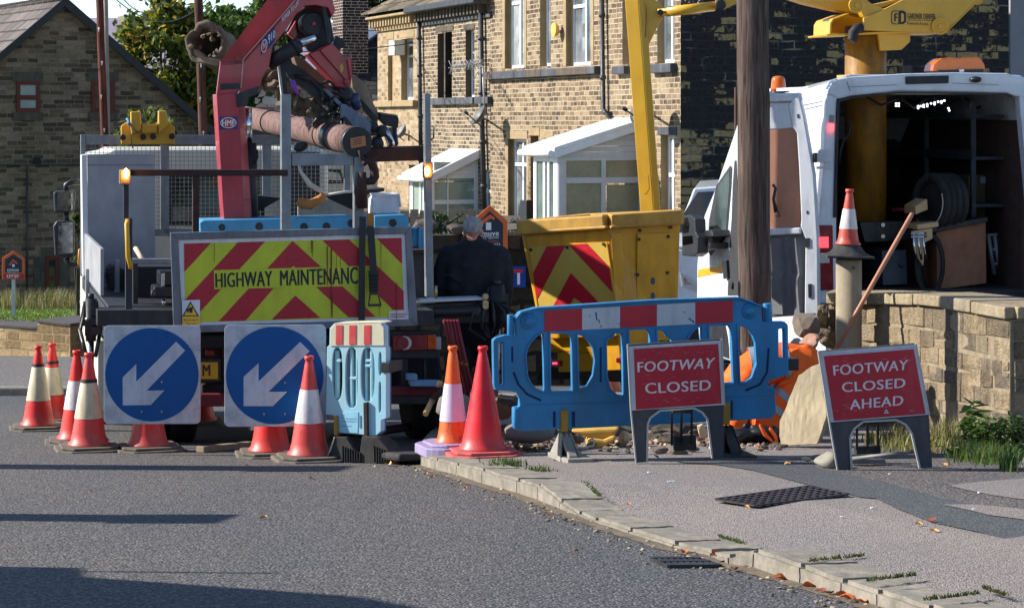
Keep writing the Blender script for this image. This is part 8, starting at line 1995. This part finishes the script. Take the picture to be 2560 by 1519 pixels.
for sg in (-1,1):ell(mb,[hip[sg]+Vector((0,0,-.02)),hip[sg].lerp(kn[sg],.5),kn[sg],kn[sg].lerp(an[sg],.5),an[sg]+Vector((0,0,-.02))],[(.105,.115),(.095,.10),(.08,.082),(.072,.075),(.07,.075)],(1,0,0))
fuse(mb.build('trousers',man),.012,5)
mb=MB(boot)
for sg in (-1,1):f_=foot_pt(sg);ell(mb,[f_+Vector((0,-.08,.05)),f_+Vector((0,.05,.05)),f_+Vector((0,.20,.035))],[(.048,.05),(.052,.05),(.045,.032)],(1,0,0));ell(mb,[f_+Vector((0,-.03,.05)),f_+Vector((0,-.03,.16))],[(.05,.055),(.055,.06)],(1,0,0))
fuse(mb.build('boots',man),.009,3)
YW=16.75;pw=lambda u,v,dy=0.0:P(u,v,YW+dy)
orange=M('hi_vis_orange',S(255,104,22),.7,var=.18,scale=6,bump=.4,bs=16,dirt=.2,dcol=S(170,66,26));reflect=M('reflective_tape',S(150,160,170),.35,.2,var=.15)
wk=thing('person','worker in orange high visibility clothes bent down behind the blue barrier','person',(pw(1930,1000).x,YW,gz(YW)+.1))
gw_=gz(YW)+.1
hp,shd,nk,hc2=pw(2006,922,.05),pw(1848,946,-.02),pw(1812,962,-.02),pw(1786,985,-.02)
qh2=Matrix.Rotation(R(-90),3,'Z')@Matrix.Rotation(R(55),3,'X')
mb=MB(skin_m);head(mb,hc2,qh2)
ell(mb,[hc2+Vector((.03,0,.02)),nk,shd],[(.055,.055),(.058,.058),(.08,.08)],(0,1,0))
ell(mb,[shd,shd.lerp(hp,.5)+Vector((0,0,.05)),hp],[(.14,.09),(.14,.10),(.14,.12)],(0,1,0))
hds={}
for sg in (-1,1):
 s1=shd+Vector((.0,.17*sg,-.02));e1=s1+Vector((-.03,.04*sg,-.26));w1=e1+Vector((-.07,-.06*sg,-.19));hds[sg]=(s1,e1,w1)
 ell(mb,[s1,e1,w1],[(.05,.05),(.04,.04),(.027,.026)],(0,1,0));hand(mb,w1,(-.3,-.1*sg,-1),(.6,-sg,0),.7,sg)
lg={}
for sg in (-1,1):
 h1=hp+Vector((0,.1*sg,-.02));k1=Vector((pw(1905,1060).x,YW+.14*sg,gw_+.13));a1_=Vector((pw(2020,1090).x,YW+.12*sg,gw_+.09));lg[sg]=(h1,k1,a1_)
 ell(mb,[h1,k1],[(.085,.09),(.06,.062)],(0,1,0));ell(mb,[k1,a1_],[(.058,.06),(.04,.044)],(0,1,0))
fuse(mb.build('body',wk),.006,3);eyes(wk,hc2,qh2)
mb=MB(hairmat('brown_hair',S(40,30,24),S(90,70,56)));r=bmesh.ops.create_icosphere(mb.bm,subdivisions=4,radius=1)
for v in r['verts']:
 p=v.co.copy();k=1+.05*noise.noise(p*5);w3=Vector((p.x*.084,p.y*.104+.012,p.z*.097+.027))*k
 if p.z<(-.35 if p.y>.1 else.2-.5*p.y):w3*=.84
 v.co=hc2+qh2@w3
mb.build('hair',wk,smooth=True)
mb=MB(orange)
back=[nk+Vector((.03,0,.0)),shd+Vector((0,0,.02)),shd.lerp(hp,.35)+Vector((0,0,.075)),shd.lerp(hp,.7)+Vector((0,0,.075)),hp+Vector((.03,0,.03))]
ell(mb,back,[(.10,.085),(.19,.115),(.20,.15),(.19,.15),(.185,.14)],(0,1,0),seg=28)
for sg in (-1,1):s1,e1,w1=hds[sg];ell(mb,[s1+Vector((.05,-.03*sg,.03)),s1,s1.lerp(e1,.5),e1,e1.lerp(w1,.5),w1],[(.085,.085),(.085,.085),(.078,.078),(.07,.07),(.06,.06),(.052,.052)],(1,0,0))
rj=random.Random(3)
for k in range(18):a=shd.lerp(hp,rj.uniform(-.05,1))+Vector((0,rj.uniform(-.19,.0),rj.uniform(-.08,.18)));d_=Vector((rj.uniform(-.04,.1),rj.uniform(-.05,.02),rj.uniform(-.12,.04)));ell(mb,[a,a+d_*.5,a+d_],[(.014,.014),(.02,.02),(.012,.012)],(0,1,0),seg=8)
ell(mb,[pw(2010,872),pw(2030,888),pw(2044,905)],[(.035,.05),(.05,.06),(.04,.05)],(0,1,0))
fuse(mb.build('jacket',wk),.011,4)
mb=MB(reflect)
for k in (.22,.72):
 c_=shd.lerp(hp,k)+Vector((0,0,.07));d_=(hp-shd).normalized();mb.tube([c_-d_*.028+(Vector((0,0,0))),c_+d_*.028],.001,0,4)
 x=Vector((0,1,0));y=d_.cross(x);ring=[]
 rr=(.203,.153)
 for e in (-.026,.026):ring.append([c_+d_*e+x*math.cos(a*math.pi/18)*rr[0]+y*math.sin(a*math.pi/18)*rr[1]for a in range(36)])
 for a in range(36):mb.face([ring[0][a],ring[0][(a+1)%36],ring[1][(a+1)%36],ring[1][a]])
mb.build('reflective_band',wk,smooth=True)
mb=MB(orange)
ell(mb,[hp+Vector((-.06,0,.02)),hp+Vector((.07,0,.0))],[(.18,.14),(.175,.135)],(0,1,0))
for sg in (-1,1):h1,k1,a1_=lg[sg];ell(mb,[h1,h1.lerp(k1,.5),k1],[(.11,.11),(.10,.10),(.085,.085)],(0,1,0));ell(mb,[k1,k1.lerp(a1_,.5),a1_],[(.082,.082),(.076,.076),(.068,.068)],(0,1,0))
fuse(mb.build('trousers',wk),.012,4)
mb=MB(reflect)
for sg in (-1,1):
 h1,k1,a1_=lg[sg];d_=(k1-h1).normalized();x=Vector((0,1,0));y=d_.cross(x)
 for k in (.45,.68):
  c_=h1.lerp(k1,k);r_=.112-.02*k;ring=[[c_+d_*e+(x*math.cos(a*math.pi/14)+y*math.sin(a*math.pi/14))*r_ for a in range(28)]for e in (-.024,.024)]
  for a in range(28):mb.face([ring[0][a],ring[0][(a+1)%28],ring[1][(a+1)%28],ring[1][a]])
mb.build('trouser_band',wk,smooth=True)
mb=MB(boot)
for sg in (-1,1):h1,k1,a1_=lg[sg];ell(mb,[a1_+Vector((-.02,0,.02)),a1_+Vector((.05,0,.0)),a1_+Vector((.06,0,-.06))],[(.06,.06),(.058,.055),(.048,.035)],(0,1,0));ell(mb,[a1_+Vector((.04,0,-.04)),a1_+Vector((-.08,0,-.06))],[(.05,.045),(.05,.03)],(0,1,0))
fuse(mb.build('boots',wk),.009,3)
mb=MB(M('black_sack',(.014,.014,.016),.38,var=.3,scale=6,bump=.5,bs=18));rj=random.Random(12)
for k in range(9):ball(mb,pw(rj.uniform(1838,1935),rj.uniform(1078,1098),rj.uniform(-.55,-.35)),rj.uniform(.06,.12),rj.uniform(.06,.1),rj.uniform(.035,.06))
for k in range(22):a=pw(rj.uniform(1832,1940),rj.uniform(1062,1095),-.5);d_=Vector((rj.uniform(.03,.12),rj.uniform(-.05,.02),rj.uniform(-.08,.01)));ell(mb,[a,a+d_*.5,a+d_],[(.008,.008),(.014,.014),(.007,.007)],(0,1,0),seg=8)
o=tag(fuse(mb.build('rubble_sack'),.009,2),'crumpled black plastic sack on the ground beneath the barrier next to the flagstone','sack')
mb=MB(orange)
for pts in ([(1900,1062),(1912,1085),(1930,1102)],[(1925,1070),(1938,1090),(1942,1102)]):ell(mb,[pw(*q,-.62)for q in pts],[(.006,.01),(.008,.014),(.006,.01)],(0,1,0),seg=8)
tag(mb.build('orange_strap'),'orange webbing strap lying over the black sack','strap')
for o in list(COL.objects):
 if o.type=='MESH' and o.name.split('.')[0]in ('groove','panel_ribs','boom_link','hydraulic_hose','pole_step','lamp_brackets','rack_beam','control_lever','mirror_arm','boss','door_gap','tail_lamp','lamp_post','mirror_glass','wheel_arch','side_stake','stake_pin','load_bay_lining','levelling_ram','rear_underrun_bar','subframe','band','clip','rear_lamp','bars','window_surround','boom_joint','end_cap','door_latch','trouser_band','reflective_band','bolts','rivets','loose_cable','door_handle')and o.get('category')is None:islands(o)
